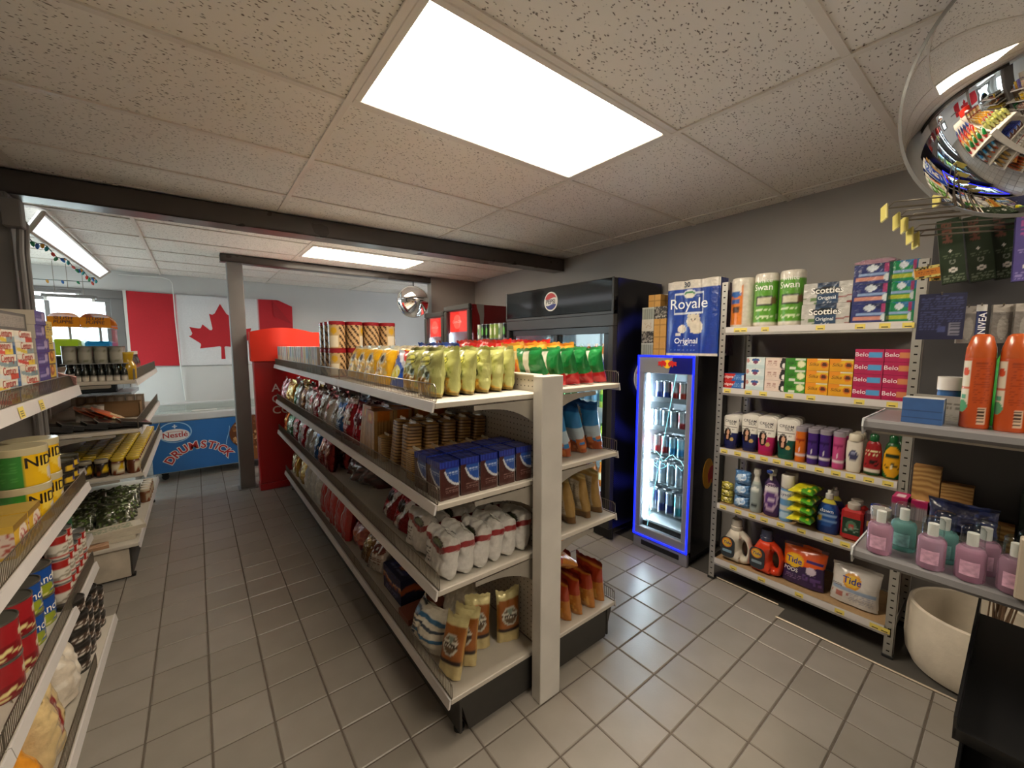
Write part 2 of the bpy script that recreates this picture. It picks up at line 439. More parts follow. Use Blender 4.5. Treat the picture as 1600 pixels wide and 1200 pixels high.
# left wall with a glazed shop front in the rear half
def wall_holes_y(mb, y0, y1, x, t, z0, z1, holes):
    cur = y0
    for (a, b, c, d) in holes:
        mb.box(x-t, x, cur, a, z0, z1); mb.box(x-t, x, a, b, z0, c); mb.box(x-t, x, a, b, d, z1); cur = b
    mb.box(x-t, x, cur, y1, z0, z1); return mb
struct('wall_left', wall_holes_y(MB(), -1.8, 7.05, -2.2, .14, 0, 2.6, [(5.05, 6.75, .12, 2.1)]), WALLB)
struct('wall_front', MB().box(-2.3, 3.2, -1.82, -1.7, 0, 2.6), WALL)
def window(name, xa, xb, y, za, zb, n, axis='x', fr=.05, label=None):
    r = link(name, None, None, (0, 0, 0)); r['kind'] = 'structure'
    f = MB(); g = lambda a, b, c, d, e, h: f.cbox(a, b, c, d, e, h, .004) if axis == 'x' else f.cbox(c, d, a, b, e, h, .004)
    g(xa, xb, y, y+.06, za, za+fr); g(xa, xb, y, y+.06, zb-fr, zb); g(xa, xa+fr, y, y+.06, za+fr, zb-fr); g(xb-fr, xb, y, y+.06, za+fr, zb-fr)
    for i in range(1, n):
        c = xa+(xb-xa)*i/n; g(c-fr*.4, c+fr*.4, y+.005, y+.055, za+fr, zb-fr)
    link('window_frame', f.build('window_frame', TRIMM), r)
    for i in range(n):
        a = xa+(xb-xa)*i/n+fr*.4; b = xa+(xb-xa)*(i+1)/n-fr*.4; p = MB()
        if axis == 'x': p.box(a, b, y+.027, y+.033, za+fr*.5, zb-fr*.5)
        else: p.box(y+.027, y+.033, a, b, za+fr*.5, zb-fr*.5)
        link('window_pane', p.build('window_pane', GLASS), r)
    return r
window('window_1', HOLE1[0], HOLE1[1], 7.04, HOLE1[2], HOLE1[3], 2)
window('window_2', HOLE2[0], HOLE2[1], 7.04, HOLE2[2], HOLE2[3], 1, fr=.035)
window('window_3', 5.05, 6.75, -2.27, .12, 2.1, 2, axis='y')
# grey casing around the openings of the back wall and the wide pilaster beside the window
c = MB(); a0, a1, z0, z1 = HOLE1
c.cbox(a0-.1, a1+.12, 7.015, 7.05, z1, z1+.10, .005); c.cbox(a1, a1+.12, 7.015, 7.05, z0, z1, .005); c.cbox(a0-.1, a0, 7.015, 7.05, z0, z1, .005); c.cbox(a0-.1, a1+.12, 7.0, 7.05, z0-.06, z0, .005)
struct('trim_1', c, TRIMM)
c = MB(); a0, a1, z0, z1 = HOLE2
c.cbox(a0-.09, a1+.09, 7.02, 7.05, z1, z1+.09, .005); c.cbox(a1, a1+.09, 7.02, 7.05, z0, z1, .005); c.cbox(a0-.09, a0, 7.02, 7.05, z0, z1, .005); c.cbox(a0-.09, a1+.09, 7.0, 7.05, z0-.05, z0, .005)
struct('trim_2', c, TRIMM)
struct('trim_3', MB().cbox(1.05, 1.62, 7.02, 7.05, 1.60, 1.68, .005), TRIMM)
# concrete outside so the windows look onto ground and sky
GRD = mat('pavement', '#b9b7b2', rough=.8, var=(1.5, .1))
struct('outside_ground', MB().box(-14, -2.36, -3, 18, -.12, -.02).box(-2.36, 8, 7.21, 18, -.12, -.02), GRD)

# ---- floor: grout bed with single tiles
GROUT = mat('grout', '#5d544b', rough=.85, var=(25, .15))
TILE = mat('floor_tile_glaze', '#a19a91', rough=.36, var=(7, .06), rvar=(5, .08), bump=(90, .05))
flo = struct('floor', MB().box(-2.3, BXN, -1.8, 7.1, -.12, -.004), GROUT)
T = .2037; G = .0032
tmesh = {}
def tile_mesh(i):
    if i not in tmesh:
        b = MB(); h = T/2-G; e = .003
        b.add([(-h,-h,-.01),(h,-h,-.01),(h,h,-.01),(-h,h,-.01),(-h,-h,-e),(h,-h,-e),(h,h,-e),(-h,h,-e),(-h+e,-h+e,0),(h-e,-h+e,0),(h-e,h-e,0),(-h+e,h-e,0)],
              [(0,1,5,4),(1,2,6,5),(2,3,7,6),(3,0,4,7),(4,5,9,8),(5,6,10,9),(6,7,11,10),(7,4,8,11),(8,9,10,11)])
        m = mat('floor_tile_glaze_%d' % i, ['#8a837b', '#867f76', '#8d867e'][i], rough=.34, var=(7, .06), rvar=(5, .1), bump=(90, .04))
        tmesh[i] = b.build('floor_tile', m)
    return tmesh[i]
cells = []
CP, SP = cos(radians(38)), sin(radians(38)); TT = math.atan(60/630)
def proj(p):
    x, y, z = p[0], p[1], p[2]-1.52
    f = (x*SP+y*CP)*cos(TT)-z*sin(TT); r = x*CP-y*SP; u = (x*SP+y*CP)*sin(TT)+z*cos(TT)
    return (800+630*r/f, 600-630*u/f, f) if f > .05 else (0, 0, -1)
for i in range(-10, 20):
    for j in range(-13, 30):
        x = -.243+T*(i+.5); y = .962+T*(j+.5)
        if x > (2.62 if y > .80 else 2.42) and y < 2.0: continue
        if x > BXN-.1 or x < -2.1 or y < -1.6 or y > 7.0: continue
        P = proj((x, y, 0)); seen = P[2] > 0 and -90 < P[0] < 1690 and P[1] < 1290
        hid = (.70 < x < 1.64 and 1.3 < y < 4.75) or (x < -.5 and y < 5.2) or (x > 2.45 and y > 1.9)
        cells.append((0 if seen and not hid else 1, x*x+y*y, x, y))
cells.sort(); k = 0; rest = MB()
for (h, _, x, y) in cells:
    if not h and k < 300:
        link('floor_tile', tile_mesh(SEED.randrange(3)), flo, (x, y, SEED.uniform(-.0006, .0004)), (0, 0, SEED.choice((0, PI2, pi)))); k += 1
    else:
        e = T/2-G; rest.box(x-e, x+e, y-e, y+e, -.01, 0)
ro = link('floor_tiles', rest.build('floor_tiles', tmesh[0].materials[0]), flo); ro['kind'] = 'stuff'
UNDER = mat('dark_vinyl_floor', '#4a4743', rough=.55, var=(8, .1))
struct('floor_vinyl', MB().box(2.482, wx(-1)+.1, -1.7, .80, -.004, -.001).box(2.612, wx(1)+.1, .80, 1.95, -.004, -.001), UNDER)
for j in range(-12, 0):
    y = .962+T*(j+.5)
    if y < .80: link('floor_tile', MB().cbox(2.409, 2.479, y-T/2+G, y+T/2-G, -.01, 0, .002).build('floor_tile', tmesh[0].materials[0]), flo)
struct('trim_4', MB().cbox(2.481, 2.492, -1.5, .77, -.002, .005, .002).cbox(2.611, 2.62, .80, 1.2, -.002, .005, .002), mat('floor_strip', '#b7ab95', rough=.4, metal=.4))

# ---- ceiling: slab, lay-in tiles and tee grid
def ceil_mat():
    m = mat('acoustic_tile', '#b7aea3', rough=.9)
    nt = m.node_tree; N = nt.nodes; L = nt.links; b = N['Principled BSDF']
    tc = N.new('ShaderNodeTexCoord'); mp = N.new('ShaderNodeMapping'); mp.inputs['Scale'].default_value = (1, 1.8, 1)
    L.new(tc.outputs['Object'], mp.inputs[0])
    wn = N.new('ShaderNodeTexNoise'); wn.inputs['Scale'].default_value = 30; wn.inputs['Detail'].default_value = 2
    L.new(mp.outputs[0], wn.inputs['Vector'])
    ad = N.new('ShaderNodeVectorMath'); ad.operation = 'MULTIPLY_ADD'; ad.inputs[1].default_value = (.035,)*3
    L.new(wn.outputs['Color'], ad.inputs[0]); L.new(mp.outputs[0], ad.inputs[2])
    vo = N.new('ShaderNodeTexVoronoi'); vo.inputs['Scale'].default_value = 52; L.new(ad.outputs[0], vo.inputs['Vector'])
    pit = N.new('ShaderNodeMapRange'); pit.inputs[1].default_value = .15; pit.inputs[2].default_value = .27; pit.inputs[3].default_value = 0; pit.inputs[4].default_value = 1
    L.new(vo.outputs['Distance'], pit.inputs[0])
    cr = N.new('ShaderNodeMix'); cr.data_type = 'RGBA'; cr.inputs[6].default_value = (*lin('#7f756b'), 1); cr.inputs[7].default_value = (*lin('#eae5dd'), 1)
    L.new(pit.outputs[0], cr.inputs[0]); L.new(cr.outputs[2], b.inputs['Base Color'])
    bp = N.new('ShaderNodeBump'); bp.inputs['Strength'].default_value = .6; bp.inputs['Distance'].default_value = .006
    L.new(pit.outputs[0], bp.inputs['Height']); L.new(bp.outputs[0], b.inputs['Normal']); return m
CTILE = ceil_mat()
TEE = mat('tee_grid', '#ddd6cc', rough=.45, var=(6, .04))
cel = struct('ceiling', MB().box(-2.35, BXN+.1, -1.85, 7.2, CE+.03, CE+.12), mat('slab_white', '#9a958f', rough=.8))
ys1 = [-1.415, -.80, -.185, .43, 1.015, 1.66, 2.275, 2.89, 3.30]
ys1 = [-1.7]+ys1; xs1 = [-2.2, -1.873, -.683, .507, 1.697, 2.887, 3.35]
xs2 = [-2.2, -1.50, -.31, .88, 2.07, 3.26, 3.6]; ys2 = [3.30, 3.53, 4.13, 4.73, 5.33, 5.93, 6.53, 7.05]
LIGHTS = [(.507, 1.697, 1.015, 1.66), (.88, 2.07, 4.13, 4.73), (.507, 1.697, -1.415, -.80)]  # third panel is added, unseen behind the camera, to brighten the near shelves
cmesh = {}
def ceil_cells(xs, ys):
    for a, b in zip(xs, xs[1:]):
        for c, d in zip(ys, ys[1:]):
            if any(abs(a-l[0]) < .01 and abs(c-l[2]) < .01 for l in LIGHTS): continue
            key = (round(b-a, 3), round(d-c, 3))
            if key not in cmesh:
                hx, hy = (b-a)/2-.006, (d-c)/2-.006
                cmesh[key] = MB().cbox(-hx, hx, -hy, hy, 0, .015, .003).build('ceiling_tile', CTILE)
            link('ceiling_tile', cmesh[key], cel, ((a+b)/2, (c+d)/2, CE+.004))
ceil_cells(xs1, ys1); ceil_cells(xs2, ys2)
def tee(x0, x1, y0, y1, d=0.): link('tee', MB().box(x0, x1, y0, y1, CE-.003-d, CE+.004-d).build('tee', TEE), cel)
for x in xs1[1:-1]: tee(x-.012, x+.012, ys1[0], ys1[-1], .0012)
for y in ys1[1:-1]: tee(xs1[0], xs1[-1], y-.012, y+.012)
for x in xs2[1:-1]: tee(x-.012, x+.012, ys2[0], ys2[-1], .0012)
for y in ys2[1:-1]: tee(xs2[0], xs2[-1], y-.012, y+.012)
for (x0, x1, y0, y1), lb in zip(LIGHTS, ('large recessed fluorescent ceiling panel above the centre shelves', 'recessed fluorescent ceiling panel behind the dark beam', 'recessed fluorescent ceiling panel over the shop entrance')):
    r = link('ceiling_light', None, None, ((x0+x1)/2, (y0+y1)/2, CE)); tag(r, lb, 'light', 'recessed ceiling panels')
    hx, hy = (x1-x0)/2-.012, (y1-y0)/2-.012; f = MB()
    for a in ((-hx, hx, -hy, -hy+.028), (-hx, hx, hy-.028, hy), (-hx, -hx+.028, -hy+.028, hy-.028), (hx-.028, hx, -hy+.028, hy-.028)): f.cbox(*a, -.006, .02, .003)
    link('frame', f.build('frame', TEE), r)
    link('diffuser', MB().box(-hx+.02, hx-.02, -hy+.02, hy-.02, .002, .008).build('diffuser', mat('lit_diffuser', '#fff8ea', rough=.5, emit='#fff0d8', estr=PANEL)), r)
# ---- beams and the post
def beam(name, p, q, w, h, top, mb=None):
    """I-section from p to q in plan, top of the web at z=top"""
    a = math.atan2(q[1]-p[1], q[0]-p[0]); L_ = math.hypot(q[0]-p[0], q[1]-p[1]); b = MB()
    b.cbox(0, L_, -w*.5, w*.5, top-h, top-h+.014, .003); b.cbox(0, L_, -w*.12, w*.12, top-h+.014, top-.012, .002); b.cbox(0, L_, -w*.5, w*.5, top-.012, top, .003)
    b.cbox(0, L_, -w*.5, -w*.5+.010, top-h, top, .003)
    o = struct(name, b, BEAMM, loc=(p[0], p[1], 0), rot=(0, 0, a)); return o
beam('beam_front', (-1.0, 3.43), (3.16, 3.21), .16, .125, CE-.004)
beam('beam_rear', (.24, 5.09), (2.60, 5.13), .12, .075, CE-.004)
struct('post', MB().cbox(.29, .425, 5.02, 5.155, 0, CE-.079, .006).cbox(.27, .445, 5.0, 5.175, 0, .008, .002), TRIMM)
# grey boxed column with pipes at the far left, carrying the front beam
struct('column_left', MB().cbox(-1.12, -.72, 3.30, 3.56, 0, CE-.13, .006), TRIMM)
r = link('conduit_pipes', None, None, (-.71, 3.3, 0)); tag(r, 'pair of grey conduit pipes climbing the column beside the beam', 'pipe')
for i, (dx, dy, rr) in enumerate(((.02, -.03, .014), (.03, .03, .011))):
    link('pipe', MB().tube([(dx, dy, 0), (dx, dy, 2.0), (dx+.01, dy, 2.15), (dx-.05, dy, 2.29)], rr, 8).build('pipe', TRIMM), r)
link('junction_box', MB().cbox(-.02, .05, -.09, -.02, 2.12, 2.26, .005).build('junction_box', TRIMM), r)
# ---------------------------------------------------------------- shelving
def peg_mat():
    m = mat('pegboard', '#b9b1a4', rough=.5)
    nt = m.node_tree; N = nt.nodes; L = nt.links; b = N['Principled BSDF']
    tc = N.new('ShaderNodeTexCoord'); sx = N.new('ShaderNodeSeparateXYZ'); L.new(tc.outputs['Object'], sx.inputs[0]); sq = []
    for ax in ('Y', 'Z'):
        f = N.new('ShaderNodeMath'); f.operation = 'PINGPONG'; f.inputs[1].default_value = .0127; L.new(sx.outputs[ax], f.inputs[0])
        p = N.new('ShaderNodeMath'); p.operation = 'POWER'; p.inputs[1].default_value = 2; L.new(f.outputs[0], p.inputs[0]); sq.append(p)
    a = N.new('ShaderNodeMath'); a.operation = 'ADD'; L.new(sq[0].outputs[0], a.inputs[0]); L.new(sq[1].outputs[0], a.inputs[1])
    g = N.new('ShaderNodeMath'); g.operation = 'GREATER_THAN'; g.inputs[1].default_value = .0031**2; L.new(a.outputs[0], g.inputs[0])
    x = N.new('ShaderNodeMix'); x.data_type = 'RGBA'; x.inputs[6].default_value = (*lin('#1d1a17'), 1); x.inputs[7].default_value = (*lin('#b9b1a4'), 1)
    L.new(g.outputs[0], x.inputs[0]); L.new(x.outputs[2], b.inputs['Base Color']); return m
PEG = peg_mat()
PEGD = mat('brown_backboard', '#5d4a38', rough=.6, var=(5, .1))
MARB = mat('marbled_laminate', '#c9c5be', rough=.32, var=(5, .09))
def fence_mesh(y0, y1, h=.062, step=.0125):
    b = MB(); n = int((y1-y0)/step); r = .0009
    for i in range(n+1):
        y = y0+(y1-y0)*i/n; b.box(-r, r, y-r, y+r, 0, h)
    b.tube([(0, y0, .004), (0, y0, h-.012), (0, y0+.012, h), (0, y1-.012, h), (0, y1, h-.012), (0, y1, .004)], .0021, 5)
    b.box(-.0015, .0015, y0, y1, 0, .003)
    return b.build('wire_guard', WIRE)
def bracket_mesh(depth, sgn):
    """curved steel bracket under a shelf, in the x-z plane, root at x=0"""
    P = [(0, -.004), (sgn*depth*.86, -.004), (sgn*depth*.86, -.018)]
    for i in range(9):
        t = i/8; P.append((sgn*(depth*.80*(1-t)**1.0+.02), -.022-.085*t**2.8))
    P.append((0, -.115)); P = P if sgn < 0 else P[::-1]
    return MB().prism(P, -.0015, .0015, 'y').build('bracket', mat('bracket_steel', '#9a948a', rough=.4, metal=.3, var=(8, .1)))
def shelf(parent, xb, xl, y0, y1, z, guard=True, lip=.034, rail=True, gh=.062, gaps=None, deck='shelf', edge=.022):
    s = 1 if xl > xb else -1
    o = link(deck, MB().cbox(min(xb, xl), max(xb, xl), y0+.002, y1-.002, z-edge, z, .003).build(deck, WHITEST), parent)
    if rail: link('price_rail', rail_mesh(xl, s, y0, y1, z, lip), o)
    if guard:
        for (a, b) in (gaps or [(y0+.004, y1-.004)]): link('wire_guard', fence_mesh(a, b, gh), o, (xl-s*.005, 0, z))
    return o
def rail_mesh(xl, s, y0, y1, z, lip):
    return MB().prism([(xl, z+.002), (xl+s*.006, z+.002), (xl+s*.013, z-lip), (xl+s*.006, z-lip), (xl, z-.012)], y0+.002, y1-.002, 'y').build('price_rail', RAIL)
def pricetags(parent, xl, s, z, ys, lip, w=.045):
    b = tagmesh(s, lip, w)
    for y in ys: link('price_tag', b, parent, (xl, y, z))
TAGC = {}
def tagmesh(s, lip, w):
    k = (s, lip, w)
    if k not in TAGC:
        b = MB(); h = lip-.010
        x0, x1 = s*.0085, s*.0138
        b.add([(x0, -w/2, -.006), (x0, w/2, -.006), (x1, w/2, -.006-h), (x1, -w/2, -.006-h)], [(0,1,2,3)], '#d9c45c')
        for i in range(3):
            t0, t1 = .35+i*.2, .45+i*.2; e = s*.0004
            b.add([(x0+(x1-x0)*t0+e, -w*.32, -.006-h*t0), (x0+(x1-x0)*t0+e, w*.3, -.006-h*t0), (x0+(x1-x0)*t1+e, w*.3, -.006-h*t1), (x0+(x1-x0)*t1+e, -w*.32, -.006-h*t1)], [(0,1,2,3)], '#5d5533')
        TAGC[k] = b.build('price_tag', PRINT)
    return TAGC[k]
# ---- centre gondola
GZ = [1.325, .96, .64, .19]; GR = [1.333, .988, .662, .187]; GY = [1.24, 2.43, 3.62, 4.80]
gon = link('gondola_shelving', None, None, (1.13, 3.0, 0)); tag(gon, 'double-sided white shelving unit full of snacks in the middle of the floor', 'shelf')
gon.location = (0, 0, 0)
for a, b in zip(GY, GY[1:]):
    link('back_panel', MB().box(1.122, 1.138, a+.02, b-.02, .19, 1.392).build('back_panel', PEG), gon)
    link('top_cap', MB().cbox(1.11, 1.15, a+.02, b-.02, 1.392, 1.40, .002).build('top_cap', WHITEST), gon)
    for i, (zl, zr) in enumerate(zip(GZ, GR)):
        base = i == 3
        shelf(gon, 1.119, .68 if base else .635, a, b, zl, deck='base_deck' if base else 'shelf')
        shelf(gon, 1.141, 1.655 if base else 1.645, a, b, zr, deck='base_deck' if base else 'shelf', gh=.06)
    link('kick_plate', MB().box(.715, .725, a, b, .03, .167).build('kick_plate', DARKST), gon)
    link('kick_plate', MB().box(1.59, 1.60, a, b, .03, .163).build('kick_plate', DARKST), gon)
for y in GY:
    link('upright', MB().cbox(1.112, 1.148, y-.018, y+.018, .02, 1.392, .002).build('upright', WHITEST), gon)
    for i in range(3):
        link('bracket', bracket_mesh(.37, -1), gon, (1.112, y+(.004 if y < 2 else 0), GZ[i]-.022))
        link('bracket', bracket_mesh(.38, 1), gon, (1.148, y+(.004 if y < 2 else 0), GR[i]-.022))
link('base_end_plate', MB().prism([(.72, .165), (1.11, .165), (1.11, .02), (.76, .02)], 1.245, 1.251, 'y').build('base_end_plate', DARKST), gon)
link('base_end_plate', MB().prism([(1.15, .163), (1.63, .163), (1.585, .02), (1.15, .02)], 1.245, 1.251, 'y').build('base_end_plate', DARKST), gon)
link('end_panel', MB().cbox(1.062, 1.178, 1.165, 1.222, 0, 1.40, .003).build('end_panel', MARB), gon)
for (x, y) in ((.74, 1.29), (1.565, 1.29), (.74, 4.7), (1.565, 4.7)):
    k = link('foot', MB().lathe([(.0001,0),(.022,0),(.022,.012),(.008,.016),(.008,.05)], 12).build('foot', RUBBER), gon, (x, y, 0))

# ---- near left wall unit
lft = link('left_gondola_shelving', None); tag(lft, 'white shelving unit of tins and cartons along the left edge of the aisle', 'shelf')
LZ = [1.335, .862, .458, .165]; LY = [-.4, .40, 1.58, 2.76]; LX = -.452
for a, b in zip(LY, LY[1:]):
    link('back_panel', MB().box(-.905, -.893, a, b, .16, 1.80).build('back_panel', PEG), lft)
    for i, z in enumerate(LZ):
        o = shelf(lft, -.893, -.405 if i == 3 else LX, a, b, z, deck='base_deck' if i == 3 else 'shelf', lip=.045 if i == 0 else .034, gh=.06 if i else .052,
                  gaps=[(a+.004, b-.42)] if i == 3 and b > 2.5 else None)
        if i == 0 and b > 1.4: pricetags(o, LX, 1, z, [a+.35, b-.62], .045, .05)
    link('kick_plate', MB().box(-.445, -.435, a, b, .02, .142).build('kick_plate', WHITEST), lft)
for y in LY: link('upright', MB().cbox(-.893, -.86, y-.016, y+.016, .02, 1.80, .002).build('upright', WHITEST), lft)
# shallow section joining the near and far left units
lsm = link('shallow_shelving', None); tag(lsm, 'shallow white shelf section filling the gap between the two left units', 'shelf')
for z in (.785, .375): shelf(lsm, -.893, -.575, 2.785, 3.46, z, guard=False)
link('back_panel', MB().box(-.905, -.893, 2.785, 3.46, .05, 1.40).build('back_panel', PEGD), lsm)
link('base_deck', MB().cbox(-.893, -.58, 2.785, 3.46, 0, .10, .003).build('base_deck', WHITEST), lsm)
# ---- far left unit, seen from its open end
far = link('far_left_shelving', None); tag(far, 'far left shelving unit with jars and packets beside the blue freezer', 'shelf')
FZ = [1.30, .985, .695, .235]; FX = -.318
link('back_panel', MB().box(-.905, -.893, 3.50, 5.2, .10, 1.34).build('back_panel', PEGD), far)
for i, z in enumerate(FZ):
    base = i == 3
    shelf(far, -.893, -.372 if base else FX, 3.50, 5.2, z, guard=not base, gh=.07, deck='base_deck' if base else 'shelf')
    if not base:
        for y in (3.512, 4.36, 5.19): link('bracket', bracket_mesh(.5, 1), far, (-.86, y, z-.022))
for y in (3.52, 4.36, 5.18): link('upright', MB().cbox(-.893, -.86, y-.016, y+.016, .02, 1.34, .002).build('upright', WHITEST), far)
link('base_end_plate', MB().cbox(-.89, -.42, 3.52, 3.535, .015, .212, .003).build('base_end_plate', mat('scuffed_white', '#b3a898', rough=.6, var=(9, .18))), far)
link('kick_plate', MB().box(-.425, -.41, 3.535, 5.19, .02, .212).build('kick_plate', DARKST), far)
for y in (3.56, 5.15): link('foot', MB().cbox(-.44, -.40, y-.02, y+.02, 0, .02, .003).build('foot', RUBBER), far)

# ---- boltless rack on the right with slotted angle posts
rak = link('slotted_angle_rack', None); tag(rak, 'galvanised slotted-angle rack of household goods against the right wall', 'shelf')
def post_mat():
    m = mat('slotted_steel', '#b2b0aa', rough=.38, metal=.7)
    nt = m.node_tree; N = nt.nodes; L = nt.links; b = N['Principled BSDF']
    tc = N.new('ShaderNodeTexCoord'); sp = N.new('ShaderNodeSeparateXYZ'); L.new(tc.outputs['Object'], sp.inputs[0])
    z = N.new('ShaderNodeMath'); z.operation = 'PINGPONG'; z.inputs[1].default_value = .0185; L.new(sp.outputs['Z'], z.inputs[0])
    zg = N.new('ShaderNodeMath'); zg.operation = 'LESS_THAN'; zg.inputs[1].default_value = .0034; L.new(z.outputs[0], zg.inputs[0])
    y = N.new('ShaderNodeMath'); y.operation = 'ABSOLUTE'; L.new(sp.outputs['Y'], y.inputs[0])
    yl = N.new('ShaderNodeMath'); yl.operation = 'LESS_THAN'; yl.inputs[1].default_value = .006; L.new(y.outputs[0], yl.inputs[0])
    a = N.new('ShaderNodeMath'); a.operation = 'MULTIPLY'; L.new(zg.outputs[0], a.inputs[0]); L.new(yl.outputs[0], a.inputs[1])
    x = N.new('ShaderNodeMix'); x.data_type = 'RGBA'; x.inputs[6].default_value = (*lin('#b2b0aa'), 1); x.inputs[7].default_value = (*lin('#26231f'), 1)
    L.new(a.outputs[0], x.inputs[0]); L.new(x.outputs[2], b.inputs['Base Color']); return m
SLOT = post_mat()
RZ = [1.628, 1.258, .878, .518, .152]; RX0, RX1 = 2.575, 2.965; RY0, RY1 = .318, 1.178
KRAFT = mat('particle_board', '#9c7f5c', rough=.7, var=(30, .12))
for (x, s) in ((RX0, 1), (RX1, -1)):
    for (y, t) in ((RY0, 1), (RY1, -1)):
        top = 1.905
        p = MB().box(0, s*.002, -.018, .018, .012, top); p.box(0, s*.032, -t*.018, -t*.016, .012, top)
        po = link('post', p.build('post', SLOT), rak, (x, y, 0))
        link('foot_cap', MB().cbox(-.003 if s > 0 else -.036, .036 if s > 0 else .003, -.022, .022, 0, .016, .003).build('foot_cap', RUBBER), po)
RTAG = [[1.09, 1.055, .94, .68, .52, .43, .35], [1.13, 1.01, .93, .80, .70, .50, .38], [1.13, 1.05, .97, .905, .84, .78, .72, .64, .57, .51, .44, .37], [1.12, 1.03, .95, .885, .80, .70, .58, .51, .45], [1.04, .88, .69, .51, .37, .335]]
for z, tg in zip(RZ, RTAG):
    o = link('shelf', MB().cbox(RX0+.006, RX1-.006, RY0+.02, RY1-.02, z-.012, z, .002).build('shelf', KRAFT), rak)
    f = MB()
    f.box(RX0-.004, RX0, RY0+.018, RY1-.018, z-.043, z+.004); f.box(RX0-.004, RX0+.022, RY0+.018, RY1-.018, z-.015, z-.012)
    f.box(RX1, RX1+.003, RY0+.018, RY1-.018, z-.04, z+.004); f.box(RX0, RX1, RY0-.006, RY0-.003, z-.04, z+.004); f.box(RX0, RX1, RY1+.003, RY1+.006, z-.04, z+.004)
    link('beam', f.build('beam', STEEL), o)
    rl = link('price_rail', MB().box(RX0-.0075, RX0-.0042, RY0+.02, RY1-.02, z-.030, z+.003).build('price_rail', RAIL), o)
    b = MB(); b.add([(-.0078,-.02,-.003),(-.0078,.02,-.003),(-.0078,.02,-.027),(-.0078,-.02,-.027)], [(0,3,2,1)], '#dcc75f')
    b.add([(-.0081,-.012,-.018),(-.0081,.012,-.018),(-.0081,.012,-.023),(-.0081,-.012,-.023)], [(0,3,2,1)], '#4c4630')
    tm = b.build('price_tag', PRINT)
    for y in tg: link('price_tag', tm, rl, (RX0, y, z))
# ---- display shelves at the near right (in front of the rack's end)
dsp = link('counter_display_shelves', None); tag(dsp, 'grey laminate display shelves at the right edge with sprays and hanging packs', 'shelf')
GREYL = mat('grey_laminate', '#6d6c6e', rough=.28, var=(5, .06))
for z, xl in ((1.3026, 1.555), (.9022, 1.555)):
    o = link('shelf', MB().prism([(1.852, z), (xl+.014, z), (xl, z-.006), (xl-.004, z-.022), (xl+.004, z-.032), (1.852, z-.03)], -.65, .288, 'y').build('shelf', GREYL), dsp)
    link('shelf_end', MB().prism([(1.852, z+.003), (xl-.003, z+.003), (xl-.009, z-.02), (xl+.001, z-.045), (xl+.07, z-.034), (1.852, z-.034)], .288, .292, 'y').build('shelf_end', mat('clear_edge', '#b9bcbf', rough=.2)), o)
    link('support_strip', MB().box(1.585, 1.613, -.65, .274, z-.042, z-.032).build('support_strip', WHITEST), o)
link('back_panel', MB().box(1.854, 1.868, -.65, .212, .90, 1.90).build('back_panel', mat('dark_backboard', '#3c3b3d', rough=.45, var=(4, .06))), dsp)
link('front_post', MB().cbox(1.546, 1.577, -.054, -.020, .9022, 1.055, .003).build('front_post', mat('pale_wood_edge', '#a59a8a', rough=.5)), dsp)
for y in (-.62, -.27): link('upright', MB().cbox(1.868, 1.90, y, y+.03, 0, 1.90, .003).build('upright', DARKST), dsp)

# ---------------------------------------------------------------- refrigeration
def logo_pepsi(r, name='logo'):
    """round soft-drink badge facing -y"""
    b = MB(); n = 40
    b.prism(ellp(0, 0, r, r, n), -.003, 0, 'y', '#e9e7e2')
    def seg(z0, z1, col, up):
        P = []; R = r*.86
        for i in range(25):
            t = -1+2*i/24; 
            x = t*sqrt(max(0, 1-(z0/R)**2))*R; P.append((x, z0+.10*R*sin(t*2.6)))
        a0 = math.atan2(P[-1][1], P[-1][0]); a1 = math.atan2(P[0][1], P[0][0])
        if up:
            if a1 < a0: a1 += 2*pi
        else:
            if a1 > a0: a1 -= 2*pi
        for i in range(1, 20):
            a = a0+(a1-a0)*i/20; P.append((R*cos(a), R*sin(a)))
        b.prism(P, -.0042, -.003, 'y', col)
    seg(.30*r, 0, '#c22a2e', True); seg(-.36*r, 0, '#1d2c83', False)
    return b.build(name, PRINT)
def pet(name, r, h, liquid, cap, label=None, cat='bottle'):
    lb = label or liquid
    prof = dense([(r*.8, 0), (r, .012), (r, h*.30), (r*.95, h*.36), (r, h*.42), (r, h*.60), (r*.9, h*.68), (r*.45, h*.86), (.013, h*.90), (.013, h*.93)], 2)
    return lidded(name, cat, prof, lambda u, v: lb if .36 < v < .66 else liquid, [(.0145, h*.915), (.0155, h*.92), (.0155, h*.985), (.013, h), (.0001, h)], cap, n=14)
